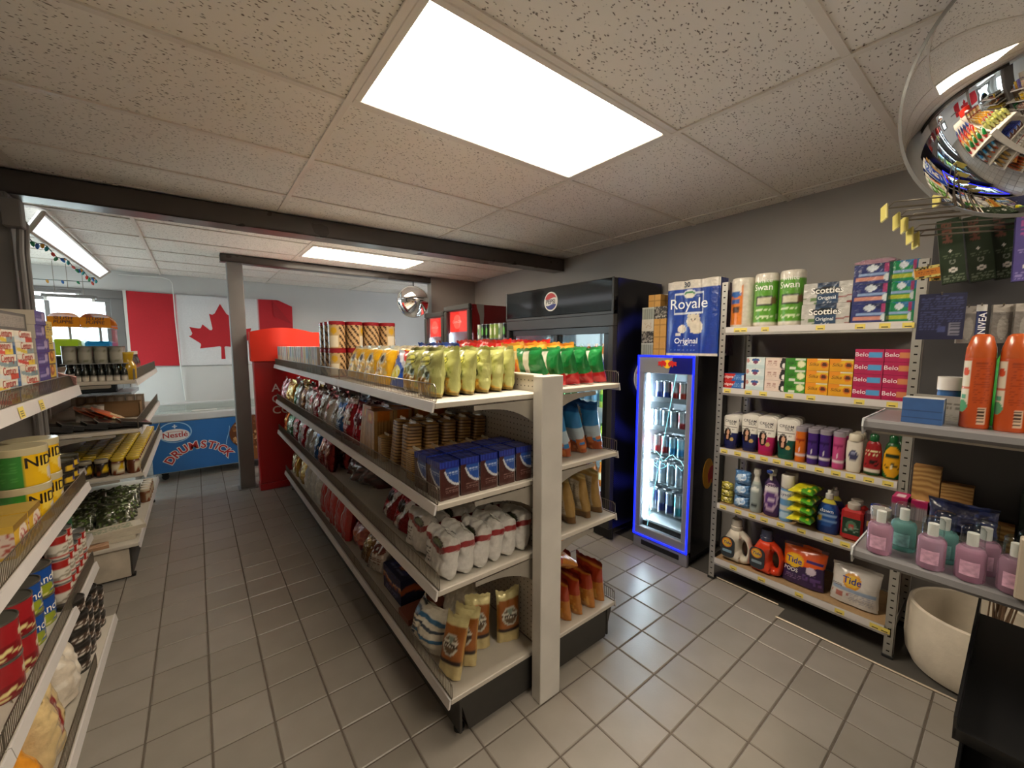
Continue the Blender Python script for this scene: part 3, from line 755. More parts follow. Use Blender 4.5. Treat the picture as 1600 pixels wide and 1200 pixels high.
# ---- black two-door cooler with round badge
pep = link('black_drinks_cooler', None); tag(pep, 'tall black two-door drinks cooler with a round red white and blue badge', 'cooler')
PX, PY0, PY1, PX1 = 2.43, 1.90, 3.20, 3.045
def dots_mat():
    m = mat('halftone_side', '#0a0a12', rough=.32)
    nt = m.node_tree; N = nt.nodes; L = nt.links; b = N['Principled BSDF']
    tc = N.new('ShaderNodeTexCoord'); s = N.new('ShaderNodeSeparateXYZ'); L.new(tc.outputs['Object'], s.inputs[0])
    def M(op, a, b_=None):
        n = N.new('ShaderNodeMath'); n.operation = op
        for i, q in enumerate((a, b_)):
            if q is None: continue
            if isinstance(q, (int, float)): n.inputs[i].default_value = q
            else: L.new(q, n.inputs[i])
        return n.outputs[0]
    dx = M('SUBTRACT', s.outputs['X'], 2.80); dz = M('SUBTRACT', s.outputs['Z'], 1.26)
    rr = M('SQRT', M('ADD', M('POWER', dx, 2), M('POWER', dz, 2)))
    ring = M('SINE', M('MULTIPLY', rr, 17.0)); ring = M('MAXIMUM', ring, 0.0)
    a = M('ADD', s.outputs['X'], s.outputs['Z']); c = M('SUBTRACT', s.outputs['X'], s.outputs['Z'])
    p = M('PINGPONG', a, .0085); q = M('PINGPONG', c, .0085)
    d = M('SQRT', M('ADD', M('POWER', p, 2), M('POWER', q, 2)))
    lim = M('MULTIPLY', ring, .0058); on = M('LESS_THAN', d, lim)
    x = N.new('ShaderNodeMix'); x.data_type = 'RGBA'; x.inputs[6].default_value = (*lin('#0a0a12'), 1); x.inputs[7].default_value = (*lin('#2a3296'), 1)
    L.new(on, x.inputs[0]); L.new(x.outputs[2], b.inputs['Base Color']); return m
DOTS = dots_mat()
CABI = mat('cooler_liner', '#cfd6d8', rough=.4, var=(4, .03))
FRM = mat('cooler_frame', '#2c2a29', rough=.35, var=(6, .06))
b = MB(); t = .05
b.box(PX+.05, PX1, PY0, PY0+.004, .1, 2.02); link('side_panel', b.build('side_panel', DOTS), pep)
b = MB(); b.box(PX+.05, PX1, PY0+.004, PY0+t, .1, 2.02); b.box(PX+.05, PX1, PY1-t, PY1, .1, 2.02); b.box(PX1-.03, PX1, PY0+t, PY1-t, .1, 2.02); b.box(PX+.05, PX1-.03, PY0+t, PY1-t, 1.74, 2.02); b.box(PX+.05, PX1-.03, PY0+t, PY1-t, .1, .17)
link('cabinet', b.build('cabinet', BLACKP), pep)
link('liner', MB().box(PX1-.045, PX1-.031, PY0+t, PY1-t, .17, 1.74).box(PX+.065, PX1-.045, PY1-t-.004, PY1-t-.001, .17, 1.74).box(PX+.065, PX1-.045, PY0+t+.001, PY0+t+.004, .17, 1.74).build('liner', CABI), pep)
hd = link('header', MB().cbox(PX, PX+.05, PY0, PY1, 1.775, 2.02, .006).build('header', BLACKG), pep)
link('header_frame', MB().box(PX-.004, PX+.002, PY0, PY1, 1.755, 1.775).box(PX-.004, PX+.002, PY0, PY0+.016, 1.775, 2.022).box(PX-.004, PX+.002, PY1-.016, PY1, 1.775, 2.022).build('header_frame', FRM), hd)
lg = link('badge', logo_pepsi(.082), hd, (PX-.001, 2.565, 1.897), (0, 0, -PI2))
link('lettering', flat_text('PEPSI', .052, '#15181c', .018), lg, (0, -.0052, -.004))
b = MB()
for (y0, y1, z0, z1) in ((PY0, PY1, 1.665, 1.755), (PY0, PY1, .1, .19), (PY0, PY0+.045, .19, 1.665), (PY1-.045, PY1, .19, 1.665)): b.cbox(PX, PX+.05, y0, y1, z0, z1, .004)
link('front_frame', b.build('front_frame', FRM), pep)
for (y0, y1, xo) in ((PY0+.045, 2.545, .010), (2.465, PY1-.045, .030)):
    dr = link('sliding_door', None, pep); f = MB()
    for (a, c, z0, z1) in ((y0, y1, 1.61, 1.665), (y0, y1, .19, .24), (y0, y0+.05, .24, 1.61), (y1-.05, y1, .24, 1.61)): f.cbox(PX+xo, PX+xo+.018, a, c, z0, z1, .003)
    link('door_frame', f.build('door_frame', BLACKP), dr)
    link('glass', MB().box(PX+xo+.007, PX+xo+.011, y0+.05, y1-.05, .24, 1.61).build('glass', GLASSD), dr)
for z in (.36, .68, 1.0, 1.32):
    sh = MB(); 
    for i in range(16): sh.box(PX+.075, PX1-.05, PY0+.06+i*(1.18/15)-.002, PY0+.06+i*(1.18/15)+.002, z-.006, z)
    sh.box(PX+.07, PX+.075, PY0+.055, PY1-.055, z-.008, z+.03); sh.box(PX1-.055, PX1-.05, PY0+.055, PY1-.055, z-.008, z)
    link('wire_shelf', sh.build('wire_shelf', WHITEP), pep)
for y in (PY0+.055, 2.52, PY1-.06): link('led_strip', MB().box(PX+.055, PX+.062, y, y+.008, .24, 1.6).build('led_strip', LED), pep)
link('kick_grille', MB().cbox(PX+.04, PX+.06, PY0, PY1, .01, .1, .003).build('kick_grille', BLACKP), pep)
DK = [pet('drink_bottle', .031, .215, '#5b0f16', '#9c1a20', '#7a141c'), pet('drink_bottle', .031, .215, '#2b1a12', '#20309a', '#22307f'), pet('drink_bottle', .031, .215, '#b7c44a', '#2e6a30', '#3c8a3a'), pet('drink_bottle', .031, .215, '#c3d2da', '#e6e6e6', '#79a7c9'), pet('drink_bottle', .031, .215, '#c46a1f', '#d88a2a', '#e6d8b4')]
DN = ['dark red soda bottle', 'brown cola bottle', 'lime green soda bottle', 'clear water bottle', 'orange drink bottle']
for si, z in enumerate((.17, .36, .68, 1.0, 1.32)):
    for i in range(15):
        y = PY0+.10+i*.0785; c = [(0,0,0,3,3,3,0,0,1,1,1,1,3,3,3), (4,4,4,0,0,1,1,1,1,3,3,2,2,2,2), (2,2,2,4,4,2,3,3,3,0,0,1,1,1,1), (2,2,3,3,3,2,2,2,2,3,3,1,1,0,0), (4,4,4,4,2,2,3,3,3,3,0,0,0,0,0)][si][i]
        DK[c].put((PX+.12, y, z+.001), -PI2, '%s, %s from near end, %s shelf of the black cooler' % (DN[c], ORD[i], ['bottom', 'lowest', 'lower middle', 'upper middle', 'top'][si]), 'bottles in the black cooler', scale=.82 if si == 0 else 1)

sb_ = link('side_badge', logo_pepsi(.135), pep, (2.835, PY0-.001, 1.265))
link('lettering', flat_text('PEPSI', .086, '#15181c', .018), sb_, (0, -.0052, -.006))
# ---- low black can cooler between the tall ones
mon = link('low_black_cooler', None); tag(mon, 'lower black cabinet between the tall coolers with energy drink cans on top', 'cabinet')
link('body', MB().cbox(2.46, 3.05, 3.24, 3.86, .06, 1.56, .006).build('body', FRM), mon)
link('top_tray', MB().cbox(2.44, 3.05, 3.235, 3.865, 1.56, 1.585, .004).build('top_tray', BLACKP), mon)
link('front_panel', MB().cbox(2.445, 2.46, 3.27, 3.83, .2, 1.50, .004).build('front_panel', BLACKP), mon)
link('plinth', MB().box(2.5, 3.0, 3.27, 3.83, 0, .06).build('plinth', BLACKP), mon)
EC = [can('tall_can', 'can', .033, .165, design(c, ('e', .5, .55, .10, .28, e), ('r', 0, 1, 0, .06, '#999999')), n=18, nv=9) for c, e in (('#c9d3b8', '#4d7a2e'), ('#141614', '#5fae2c'), ('#9fb85a', '#e8e6c0'))]
for i in range(7):
    for j in range(2):
        c = (1, 0, 2, 2, 1, 1, 0)[(i+j) % 7]
        EC[c].put((2.50+j*.072, 3.30+i*.078, 1.585), -PI2, '%s energy drink can, %s from the near end, %s row on the low cabinet' % (['pale green', 'black', 'lime'][c], ORD[i], ['front', 'back'][j]), 'cans on the low cabinet')

# ---- two red soda coolers
def soda_cooler(y0, y1, z1, lb, near):
    r = link('red_soda_cooler', None); tag(r, lb, 'cooler', 'pair of red soda coolers'); x0, x1 = 2.43, 3.06
    RED = mat('cola_red', '#7d1216', rough=.3, var=(4, .05)); s = MB()
    s.box(x0+.06, x1, y0, y0+.04, .08, z1); s.box(x0+.06, x1, y1-.04, y1, .08, z1); s.box(x1-.04, x1, y0+.04, y1-.04, .08, z1); s.box(x0+.06, x1, y0+.04, y1-.04, z1-.05, z1); s.box(x0+.06, x1, y0+.04, y1-.04, .08, .2)
    link('cabinet', s.build('cabinet', RED), r)
    if near:                                     # white ribbon down the red side
        P = [(2.53, 1.99), (2.63, 1.99), (2.632, 1.86), (2.615, 1.70), (2.60, 1.55), (2.58, 1.55), (2.585, 1.70), (2.57, 1.86), (2.535, 1.95)]
        link('ribbon', MB().prism(P, y0-.002, y0, 'y').build('ribbon', mat('ribbon_white', '#8d8784', rough=.35)), r)
    dz0 = .12
    d = link('door', None, r); fr = MB()
    for (a, c, e, g) in ((y0+.005, y1-.005, z1-.055, z1+.01), (y0+.005, y1-.005, dz0, dz0+.06), (y0+.005, y0+.06, dz0+.06, z1-.055), (y1-.06, y1-.005, dz0+.06, z1-.055)): fr.cbox(x0, x0+.05, a, c, e, g, .012)
    link('door_frame', fr.build('door_frame', mat('cooler_grey_frame', '#3a3937', rough=.35, metal=.2)), d)
    link('glass', MB().box(x0+.02, x0+.025, y0+.06, y1-.06, dz0+.06, z1-.055).build('glass', GLASSD), d)
    link('handle', MB().tube([(x0-.002, y0+.03, 1.0), (x0-.035, y0+.03, 1.03), (x0-.035, y0+.03, 1.45), (x0-.002, y0+.03, 1.48)], .009, 8).build('handle', BLACKP), d)
    sg = link('lit_sign', MB().box(x0+.07, x0+.078, y0+.05, y1-.05, z1-.30, z1-.06).build('lit_sign', mat('sign_red', '#a02019', rough=.4, emit='#b5251c', estr=2.0)), r)
    ym = (y0+y1)/2
    link('disc', MB().prism(ellp(ym+.08, z1-.18, .085, .085), x0+.066, x0+.070, 'x').build('disc', mat('disc_red', '#c8261f', rough=.35, emit='#d8362a', estr=3.0)), sg)
    link('lettering', flat_text('Coca-Cola', .048, '#f3ece6', .004, .35), sg, (x0+.064, ym+.08, z1-.18), (0, 0, -PI2))
    for z in (.5, .8, 1.1, 1.38):
        link('wire_shelf', MB().box(x0+.09, x1-.05, y0+.045, y1-.045, z-.008, z).build('wire_shelf', WHITEP), r)
    for y in (y0+.062, y1-.07): link('led_strip', MB().box(x0+.055, x0+.062, y, y+.008, .3, z1-.32).build('led_strip', LED), r)
    link('liner', MB().box(x1-.055, x1-.041, y0+.04, y1-.04, .2, z1-.05).box(x0+.065, x1-.055, y1-.046, y1-.041, .2, z1-.05).box(x0+.065, x1-.055, y0+.041, y0+.046, .2, z1-.05).build('liner', CABI), r)
    link('plinth', MB().box(x0+.1, x1-.03, y0+.03, y1-.03, 0, .08).build('plinth', BLACKP), r)
    for si, z in enumerate((1.1, 1.38)):
        for i in range(6):
            c = ((2, 2, 3, 0, 0, 2), (2, 3, 0, 0, 4, 0))[si][i]
            DK[c].put((x0+.135, y0+.10+i*.078, z+.001), -PI2, '%s, %s from the near side, %s shelf of the %s red cooler' % (DN[c], ORD[i], ['middle', 'top'][si], 'nearer' if near else 'farther'), 'bottles in the red coolers', scale=.95)
    return r
soda_cooler(3.89, 4.49, 1.985, 'nearer red soda cooler with grey door frame and lit sign', True)
soda_cooler(4.51, 5.03, 1.935, 'farther red soda cooler, shorter, beside the hanging round mirror', False)

# ---- slim energy drink fridge with blue glowing door edge
rb = link('energy_drink_fridge', None); tag(rb, 'slim glass-door energy drink fridge edged in glowing blue light', 'fridge')
X0, Y0, Y1, X1, ZT = 2.555, 1.335, 1.765, 3.03, 1.452
BLK = mat('fridge_black', '#0b0b10', rough=.24, var=(3, .1))
LINER = mat('fridge_liner', '#dfe3e6', rough=.35)
b = MB(); b.box(X0+.05, X1, Y0, Y0+.03, .06, ZT); b.box(X0+.05, X1, Y1-.03, Y1, .06, ZT); b.box(X1-.03, X1, Y0+.03, Y1-.03, .06, ZT); b.box(X0+.05, X1-.03, Y0+.03, Y1-.03, ZT-.03, ZT); b.box(X0+.05, X1-.03, Y0+.03, Y1-.03, .06, .2)
link('cabinet', b.build('cabinet', BLK), rb)
link('liner', MB().box(X1-.044, X1-.031, Y0+.03, Y1-.03, .2, ZT-.03).box(X0+.06, X1-.044, Y1-.043, Y1-.031, .2, ZT-.03).box(X0+.06, X1-.044, Y0+.031, Y0+.043, .2, ZT-.03).box(X0+.06, X1-.044, Y0+.043, Y1-.043, .201, .215).build('liner', LINER), rb)
dr = link('door', None, rb); f = MB(); DZ0 = .10; GREYA = mat('brushed_grey', '#87868a', rough=.36, metal=.2, var=(6, .05))
for (a, c, e, g) in ((Y0, Y1, 1.325, ZT), (Y0, Y1, DZ0, DZ0+.07), (Y0, Y0+.05, DZ0+.07, 1.325), (Y1-.05, Y1, DZ0+.07, 1.325)): f.cbox(X0, X0+.045, a, c, e, g, .003)
link('door_frame', f.build('door_frame', GREYA), dr)
link('header_panel', MB().add([(X0-.001, Y0+.012, ZT-.01), (X0-.001, Y0+.155, ZT-.01), (X0-.001, Y0+.185, 1.33), (X0-.001, Y0+.012, 1.33)], [(0,1,2,3)]).build('header_panel', mat('navy_panel', '#131a6b', rough=.3)), dr)
BLUE = mat('blue_neon', '#1420ff', rough=.3, emit='#0a18ff', estr=2.2)
e = MB(); q = .007
for (a, c, z0, z1) in ((Y0, Y1, ZT-.012, ZT), (Y0, Y1, DZ0, DZ0+.012), (Y0, Y0+.012, DZ0, ZT), (Y1-.012, Y1, DZ0, ZT)): e.cbox(X0-q, X0+.0005, a, c, z0, z1, .003)
link('light_edge', e.build('light_edge', BLUE), dr)
link('glass', MB().box(X0+.016, X0+.021, Y0+.05, Y1-.05, DZ0+.07, 1.325).build('glass', GLASSD), dr)
ln = MB()
ln.tube([(X0+.0145, Y1-.11, .19), (X0+.0145, Y0+.135, 1.325)], .0022, 5)
mt = [(Y1-.055, .72), (Y1-.09, .735), (Y1-.12, .755), (Y1-.16, .765), (Y1-.20, .735), (Y1-.215, .70), (Y1-.235, .715), (Y1-.26, .745), (Y1-.29, .765), (Y1-.32, .74), (Y1-.35, .735), (Y1-.375, .70)]
ln.tube([(X0+.0145, y, z) for y, z in mt], .0019, 5)
rnd = random.Random(3)
ln.tube([(X0+.0145, Y1-.055-.32*i/26, .685+rnd.uniform(-.02, .014)) for i in range(27)], .0016, 5)
ln.tube([(X0+.0145, Y1-.13-.12*i/20, .675-.03*sin(pi*i/20)) for i in range(21)], .0019, 5)
link('etched_lines', ln.build('etched_lines', mat('etched_cyan', '#9fe0e6', rough=.3, emit='#7fd8e6', estr=.5)), dr)
# badge: two charging bulls in front of a sun
bd = MB(); yc, zc = Y1-.235, 1.393
bd.prism(ellp(yc, zc, .030, .030, 24), X0-.003, X0-.001, 'x', '#e9b91c')
bull = [(.006,.006),(.018,.020),(.034,.024),(.050,.016),(.062,.018),(.070,.012),(.066,.002),(.070,-.010),(.060,-.012),(.052,-.004),(.044,-.020),(.034,-.018),(.036,-.008),(.024,-.010),(.014,-.018),(.010,-.008)]
for s in (1, -1): bd.prism([(yc+s*a, zc+c) for a, c in bull][::s], X0-.005, X0-.003, 'x', '#c3201c')
link('badge', bd.build('badge', PRINT), dr)
link('kick_panel', MB().cbox(X0+.004, X0+.03, Y0, Y1, .0, .095, .004).build('kick_panel', GREYA), rb)
link('vent', MB().box(X0+.001, X0+.005, Y0+.06, Y1-.07, .035, .07).build('vent', BLACKP), rb)
link('plinth', MB().box(X0+.05, X1-.02, Y0+.02, Y1-.02, 0, .06).build('plinth', BLACKP), rb)
link('led_strip', MB().box(X0+.055, X0+.070, Y1-.056, Y1-.044, .22, 1.31).build('led_strip', mat('fridge_led', '#ffffff', emit='#eef6ff', estr=55)), rb)
side = MB().prism(ellp(2.80, .62, .075, .11, 24), Y0-.002, Y0, 'y', '#c48a1c'); side.prism([(2.78+a*2.2, .60+c*3) for a, c in bull], Y0-.004, Y0-.002, 'y', '#a31c1a')
link('side_badge', side.build('side_badge', PRINT), rb)
def ecan(c1, c2, r=.0265, h=.135):
    return can('energy_drink_can', 'can', r, h, lambda u, v: '#c9ccd0' if v > .93 or v < .04 else (c1 if ((u*2) % 1 > .5) == (v > .48) else c2), lid='#c4c6c8', n=16, nv=10, m=mat('can_metal', rough=.25, metal=.45, attr=True))
RB_ = [ecan('#20347e', '#aeb4bd'), ecan('#b02a2e', '#c9cdd2'), ecan('#c9d0d6', '#9fb2c4'), ecan('#3d8fc4', '#b8dce8'), ecan('#2a9aa5', '#c8d2d4'), ecan('#c2402a', '#d8d2cc')]
RT = [ecan('#20347e', '#aeb4bd', .029, .165), ecan('#c9d0d6', '#9fb2c4', .029, .165), ecan('#2a9aa5', '#c8d2d4', .029, .165)]
ENm = ['blue and silver', 'red and silver', 'pale silver', 'light blue', 'teal', 'orange-red']
for si, (z, kinds, lst, hh) in enumerate(((1.125, RB_, (1, 5, 1, 0, 0), 0), (.915, RB_, (1, 1, 2, 2, 2, 2), 0), (.725, RB_, (3, 3, 3, 1, 1), 0), (.505, RT, (1, 1, 1, 1, 1), 0), (.285, RT, (2, 2, 0, 0, 1), 0))):
    sh = link('shelf', MB().box(X0+.085, X1-.05, Y0+.045, Y1-.06, z-.006, z).build('shelf', CLEARP), rb)
    link('shelf_strip', MB().box(X0+.078, X0+.084, Y0+.045, Y1-.06, z-.012, z+.024).build('shelf_strip', mat('strip_grey', '#6f7276', rough=.3) if si < 2 else CLEARP), sh)
    for i, c in enumerate(lst):
        for j in range(2):
            y = Y0+.078+i*(.062 if kinds is RB_ else .066)
            nm = ENm[c] if kinds is RB_ else 'tall '+['blue and silver', 'pale silver', 'teal'][c]
            kinds[c].put((X0+.122+j*.066, y, z+.0005), -PI2, '%s can, %s from right, %s row, %s shelf, slim fridge' % (nm, ORD[i], ['front', 'rear'][j], ['top', 'second', 'third', 'fourth', 'lowest'][si]), 'cans in the slim fridge')

# ---- blue ice-cream chest freezer
fz = link('chest_freezer', None); tag(fz, 'long blue and white ice-cream chest freezer under the flag', 'freezer')
FA, FB, FF, FK = -.455, 1.36, 5.87, 6.62
link('body', MB().cbox(FA, FB, FF+.012, FK, .085, .70, .012).build('body', WHITEP), fz)
fp = link('front_panel', MB().cbox(FA+.005, FB-.005, FF, FF+.012, .095, .665, .003).build('front_panel', mat('freezer_blue', '#2f6fb4', rough=.3, var=(1.6, .12))), fz)
link('rim', MB().cbox(FA-.01, FB+.01, FF-.012, FF+.05, .665, .755, .012).cbox(FA-.01, FB+.01, FK-.05, FK, .70, .80, .012).cbox(FA-.01, FA+.05, FF+.05, FK-.05, .70, .77, .012).cbox(FB-.05, FB+.01, FF+.05, FK-.05, .70, .77, .012).build('rim', mat('freezer_rim', '#c4c8cb', rough=.3)), fz)
for a, c, dz in ((FA+.05, (FA+FB)/2+.03, .0), ((FA+FB)/2-.03, FB-.05, .012)):
    b = MB(); b.add([(a, FF+.04, .750+dz), (c, FF+.04, .750+dz), (c, FK-.04, .775+dz), (a, FK-.04, .775+dz), (a, FF+.04, .756+dz), (c, FF+.04, .756+dz), (c, FK-.04, .781+dz), (a, FK-.04, .781+dz)], [(0,3,2,1),(4,5,6,7),(0,1,5,4),(1,2,6,5),(2,3,7,6),(3,0,4,7)])
    l = link('sliding_lid', b.build('sliding_lid', GLASS), fz)
    link('lid_handle', MB().cbox((a+c)/2-.12, (a+c)/2+.12, FF+.05, FF+.075, .757+dz, .772+dz, .004).build('lid_handle', WHITEP), l)
for (x, y) in ((FA+.1, FF+.08), (FB-.1, FF+.08), (FA+.1, FK-.08), (FB-.1, FK-.08)):
    c = MB().cbox(-.03, .03, -.03, .03, .06, .085, .003); c.prism(ellp(0, .032, .032, .032, 16), -.014, .014, 'y'); link('caster', c.build('caster', RUBBER), fz, (x, y, 0))
oval = MB().prism(ellp(-.24, .545, .150, .118, 36), FF-.003, FF, 'y', '#9cc6e6'); oval.prism(ellp(-.24, .545, .138, .108, 36), FF-.0045, FF-.003, 'y', '#1f6cb5'); oval.prism(ellp(-.24, .515, .128, .068, 36), FF-.006, FF-.0045, 'y', '#eceff0')
oval.prism(rrect(-.247, -.233, .592, .635, .004), FF-.006, FF-.0045, 'y', '#cfe3f2').prism(rrect(-.262, -.218, .608, .620, .004), FF-.0065, FF-.006, 'y', '#cfe3f2')
ov = link('oval_badge', oval.build('oval_badge', PRINT), fp)
link('lettering', flat_text('Nestlé', .084, '#b5262c', .012), ov, (-.24, FF-.0075, .515))
link('lettering', MB().box(-.315, -.17, FF-.0076, FF-.0071, .551, .555).build('lettering', ink('#b5262c')), ov)
word = 'DRUMSTiCK'; cx, cz, R_ = -.03, .045, .325
for col, bo, off, nm in (('#f0ece8', .085, .002, 'letter_outline'), ('#c02f33', .018, .004, 'letter')):
    for i, ch in enumerate(word):
        a = radians((55, 40.5, 26.5, 10, -6.5, -20, -29.5, -40, -54.5)[i])
        link(nm, flat_text(ch, .118, col, bo), fp, (cx-R_*sin(a), FF-off, cz+R_*cos(a)), (0, -a, 0))
cone = MB(); rnd = random.Random(5)
cone.prism(ellp(.52, .45, .26, .215, 36), FF-.003, FF, 'y', '#6d3f22')
for i in range(90):
    a, q = rnd.uniform(0, 6.28), sqrt(rnd.random())
    x, z = .52+.245*q*cos(a), .45+.20*q*sin(a); rr = rnd.uniform(.012, .026)
    cone.prism([(x+rr*cos(k)*rnd.uniform(.7, 1.2), z+rr*sin(k)*rnd.uniform(.7, 1.1)) for k in [j*1.047 for j in range(6)]], FF-.008-rnd.uniform(0, .004), FF-.003, 'y', rnd.choice(['#c89a62', '#d8b07c', '#a8743f', '#e0bd8c', '#8a5a30']))
cone.prism([(.38, .28), (.68, .28), (.61, .105), (.45, .105)], FF-.004, FF, 'y', '#8f5a2c')
link('cone_picture', cone.build('cone_picture', PRINT), fp)
sw = MB().tube([(.245-.02*cos(t*.3), FF-.002, .34+.02*t) for t in range(12)], .004, 5); link('swirl', sw.build('swirl', mat('swirl_blue', '#8fc0e4', rough=.3)), fp)

# ---- red display cabinet behind the gondola
rv = link('red_display_cabinet', None); tag(rv, 'tall red drinks cabinet with white lettering behind the snack shelves', 'cabinet')
RD = mat('cabinet_red', '#b0171a', rough=.28, var=(2.5, .06)); RDT = mat('cabinet_red_header', '#d8301f', rough=.3, var=(2.5, .05))
link('body', MB().cbox(.455, 1.06, 4.86, 5.0, .07, 1.36, .008).build('body', RD), rv)
def hdr(u, v): x = .435+.615*u; return (x, 4.845-.05*sin(pi*u), 1.36+(.30+.045*sin(pi*min(1, u*1.05)))*v)
h_ = MB(); h_.surf(hdr, 24, 4, '#d8301f'); h_.surf(lambda u, v: (hdr(u, 1)[0], hdr(u, 1)[1]+(5.0-hdr(u, 1)[1])*v, hdr(u, 1)[2]), 24, 2, '#d8301f'); h_.surf(lambda u, v: (hdr(u, 0)[0], hdr(u, 0)[1]+(5.0-hdr(u, 0)[1])*v, 1.36), 24, 2, '#d8301f', flip=True)
h_.box(.435, .445, 4.846, 5.0, 1.36, 1.66).box(1.04, 1.09, 4.86, 5.0, 1.36, 1.665)
link('header', h_.build('header', RDT), rv)
link('base', MB().cbox(.45, 1.06, 4.85, 5.01, 0, .07, .006).build('base', RD), rv)
for i, s in enumerate(('A T', 'CA', 'CO')):
    vs, fs = text_geo(s, .115, .012); mn = min(v[0] for v in vs); b = MB(); b.add([(x-mn, 0, z) for x, z in vs], fs)
    link('lettering', b.build('lettering', ink('#e8d8d4')), rv, (.60, 4.8585, 1.075-.118*i), (0, 0, 0))
# ---- counter and frozen drink machine in front of the window
ct = link('service_counter', None); tag(ct, 'pale service counter below the window carrying the slush machine', 'counter')
link('body', MB().cbox(-1.60, -.58, 5.72, 6.35, 0, 1.0, .006).build('body', WHITEP), ct); link('worktop', MB().cbox(-1.63, -.55, 5.68, 6.38, 1.0, 1.04, .006).build('worktop', GREYL), ct)
sl = link('slush_machine', None); tag(sl, 'two-bowl slush machine with orange domed lids and green and blue drink', 'drink machine')
link('base', MB().cbox(-1.10, -.665, 5.80, 6.25, 1.04, 1.42, .01).build('base', BLACKP), sl)
ORG = mat('orange_lid', '#cf7a14', rough=.25, emit=None, var=(5, .06))
for i, (xa, lc) in enumerate(((-1.095, '#8fa51e'), (-.877, '#0f6d9c'))):
    xb = xa+.205
    bw = link('bowl', MB().cbox(xa, xb, 5.80, 6.22, 1.42, 1.71, .02).build('bowl', CLEARP), sl)
    link('drink', MB().cbox(xa+.006, xb-.006, 5.806, 6.21, 1.425, 1.585 if i == 0 else 1.565, .018).build('drink', mat('drink_'+str(i), lc, rough=.15, emit=lc, estr=.12)), bw)
    link('auger', MB().lathe([(.012, 1.43), (.012, 1.70)], 10).build('auger', STEEL), bw, ((xa+xb)/2, 5.98, 0))
    d = MB(); d.surf(lambda u, v: (xa-.004+(xb-xa+.008)*u, 5.78+.46*v, 1.715+.125*(max(0, 1-((v-.35)/.66)**2)**.5 if v > .35 else 1-.0*v)*max(.0, 1-abs(2*u-1)**4*.35)), 12, 10, '#cf7a14')
    d.box(xa-.004, xb+.004, 5.78, 5.785, 1.70, 1.80); d.box(xa-.004, xb+.004, 5.785, 6.24, 1.70, 1.72)
    ld = link('lid', d.build('lid', ORG), sl)
    for j, s in enumerate(('SLUSH', 'PUPPIE')): link('lettering', flat_text(s, .045, '#4a2408', .015, .15), ld, ((xa+xb)/2-.005, 5.7785, 1.785-.038*j))
# ---- national flag on the back wall
fl = link('wall_flag', None); tag(fl, 'large red and white maple leaf flag pinned on the back wall', 'flag')
FW0, FW1, FZ0, FZ1, FYY = -.65, 1.20, 1.262, 2.205, 7.03
def fpt(u, v, off=0.):
    x = FW0+(FW1-FW0)*u; z = FZ0+(FZ1-FZ0)*v-.012*sin(pi*u)
    if u > .90 and v > .62: z -= (u-.90)*1.1*max(0, (v-.62))*2.2
    return (x, FYY-.010*(1+sin(9*u+3.5*v+.4*sin(7*v))*.6+sin(21*u-8*v)*.25)-off, z)
rd, wh = '#b81a26', '#d9d8da'
cl = MB(); cl.surf(lambda u, v: fpt(u, v), 64, 26, lambda u, v: rd if u < .26 or u > .75 else wh)
CLOTH = mat('flag_cloth', rough=.75, attr=True, var=(60, .04), bump=(3, .25))
cloth = link('cloth', cl.build('cloth', CLOTH), fl)
half = [(0, 1.0), (.10, .80), (.14, .775), (.19, .79), (.15, .49), (.17, .46), (.20, .465), (.31, .575), (.34, .50), (.37, .49), (.52, .515), (.48, .39), (.50, .35), (.54, .335), (.36, .19), (.355, .155), (.375, .09), (.05, .135), (.028, .12), (.035, -.13), (.022, -.13)]
leaf = half+[(-a, c) for a, c in half[::-1] if a > 0]
lm = MB(); cxu = .5145
P = [fpt(cxu+a*.68/(FW1-FW0), .085+(c+.13)/1.13*.815, .004) for a, c in leaf]
lm.add(P, [tuple(range(len(P)))[::-1]], rd); link('maple_leaf', lm.build('maple_leaf', CLOTH), fl)
link('hoist_band', MB().box(FW0-.03, FW0, FYY-.012, FYY-.006, FZ0, FZ1+.005).build('hoist_band', mat('canvas_white', '#cfcbc4', rough=.8)), fl)
fo = MB(); fo.add([fpt(.86, .985, .012), fpt(.995, .62, .012), fpt(.865, .74, .014)], [(0,2,1)], '#a51722'); link('folded_corner', fo.build('folded_corner', CLOTH), fl)
# white lower wall panel behind the freezer, vertical cable over the flag
struct('trim_5', MB().cbox(-.7, 2.0, 7.03, 7.05, .72, 1.24, .003), mat('white_board', '#c9c8c6', rough=.5, var=(2, .04)))
r = link('wall_cable', None); tag(r, 'thin white cable running down the back wall across the flag', 'cable')
link('cable', MB().tube([(-.70, 7.02, 2.40), (-.3, 7.02, 2.405), (-.22, 7.015, 2.38), (-.19, 7.0, 2.33), (-.19, 6.995, 1.9), (-.175, 6.995, 1.3), (-.15, 7.01, .78)], .007, 6).build('cable', WHITEP), r)
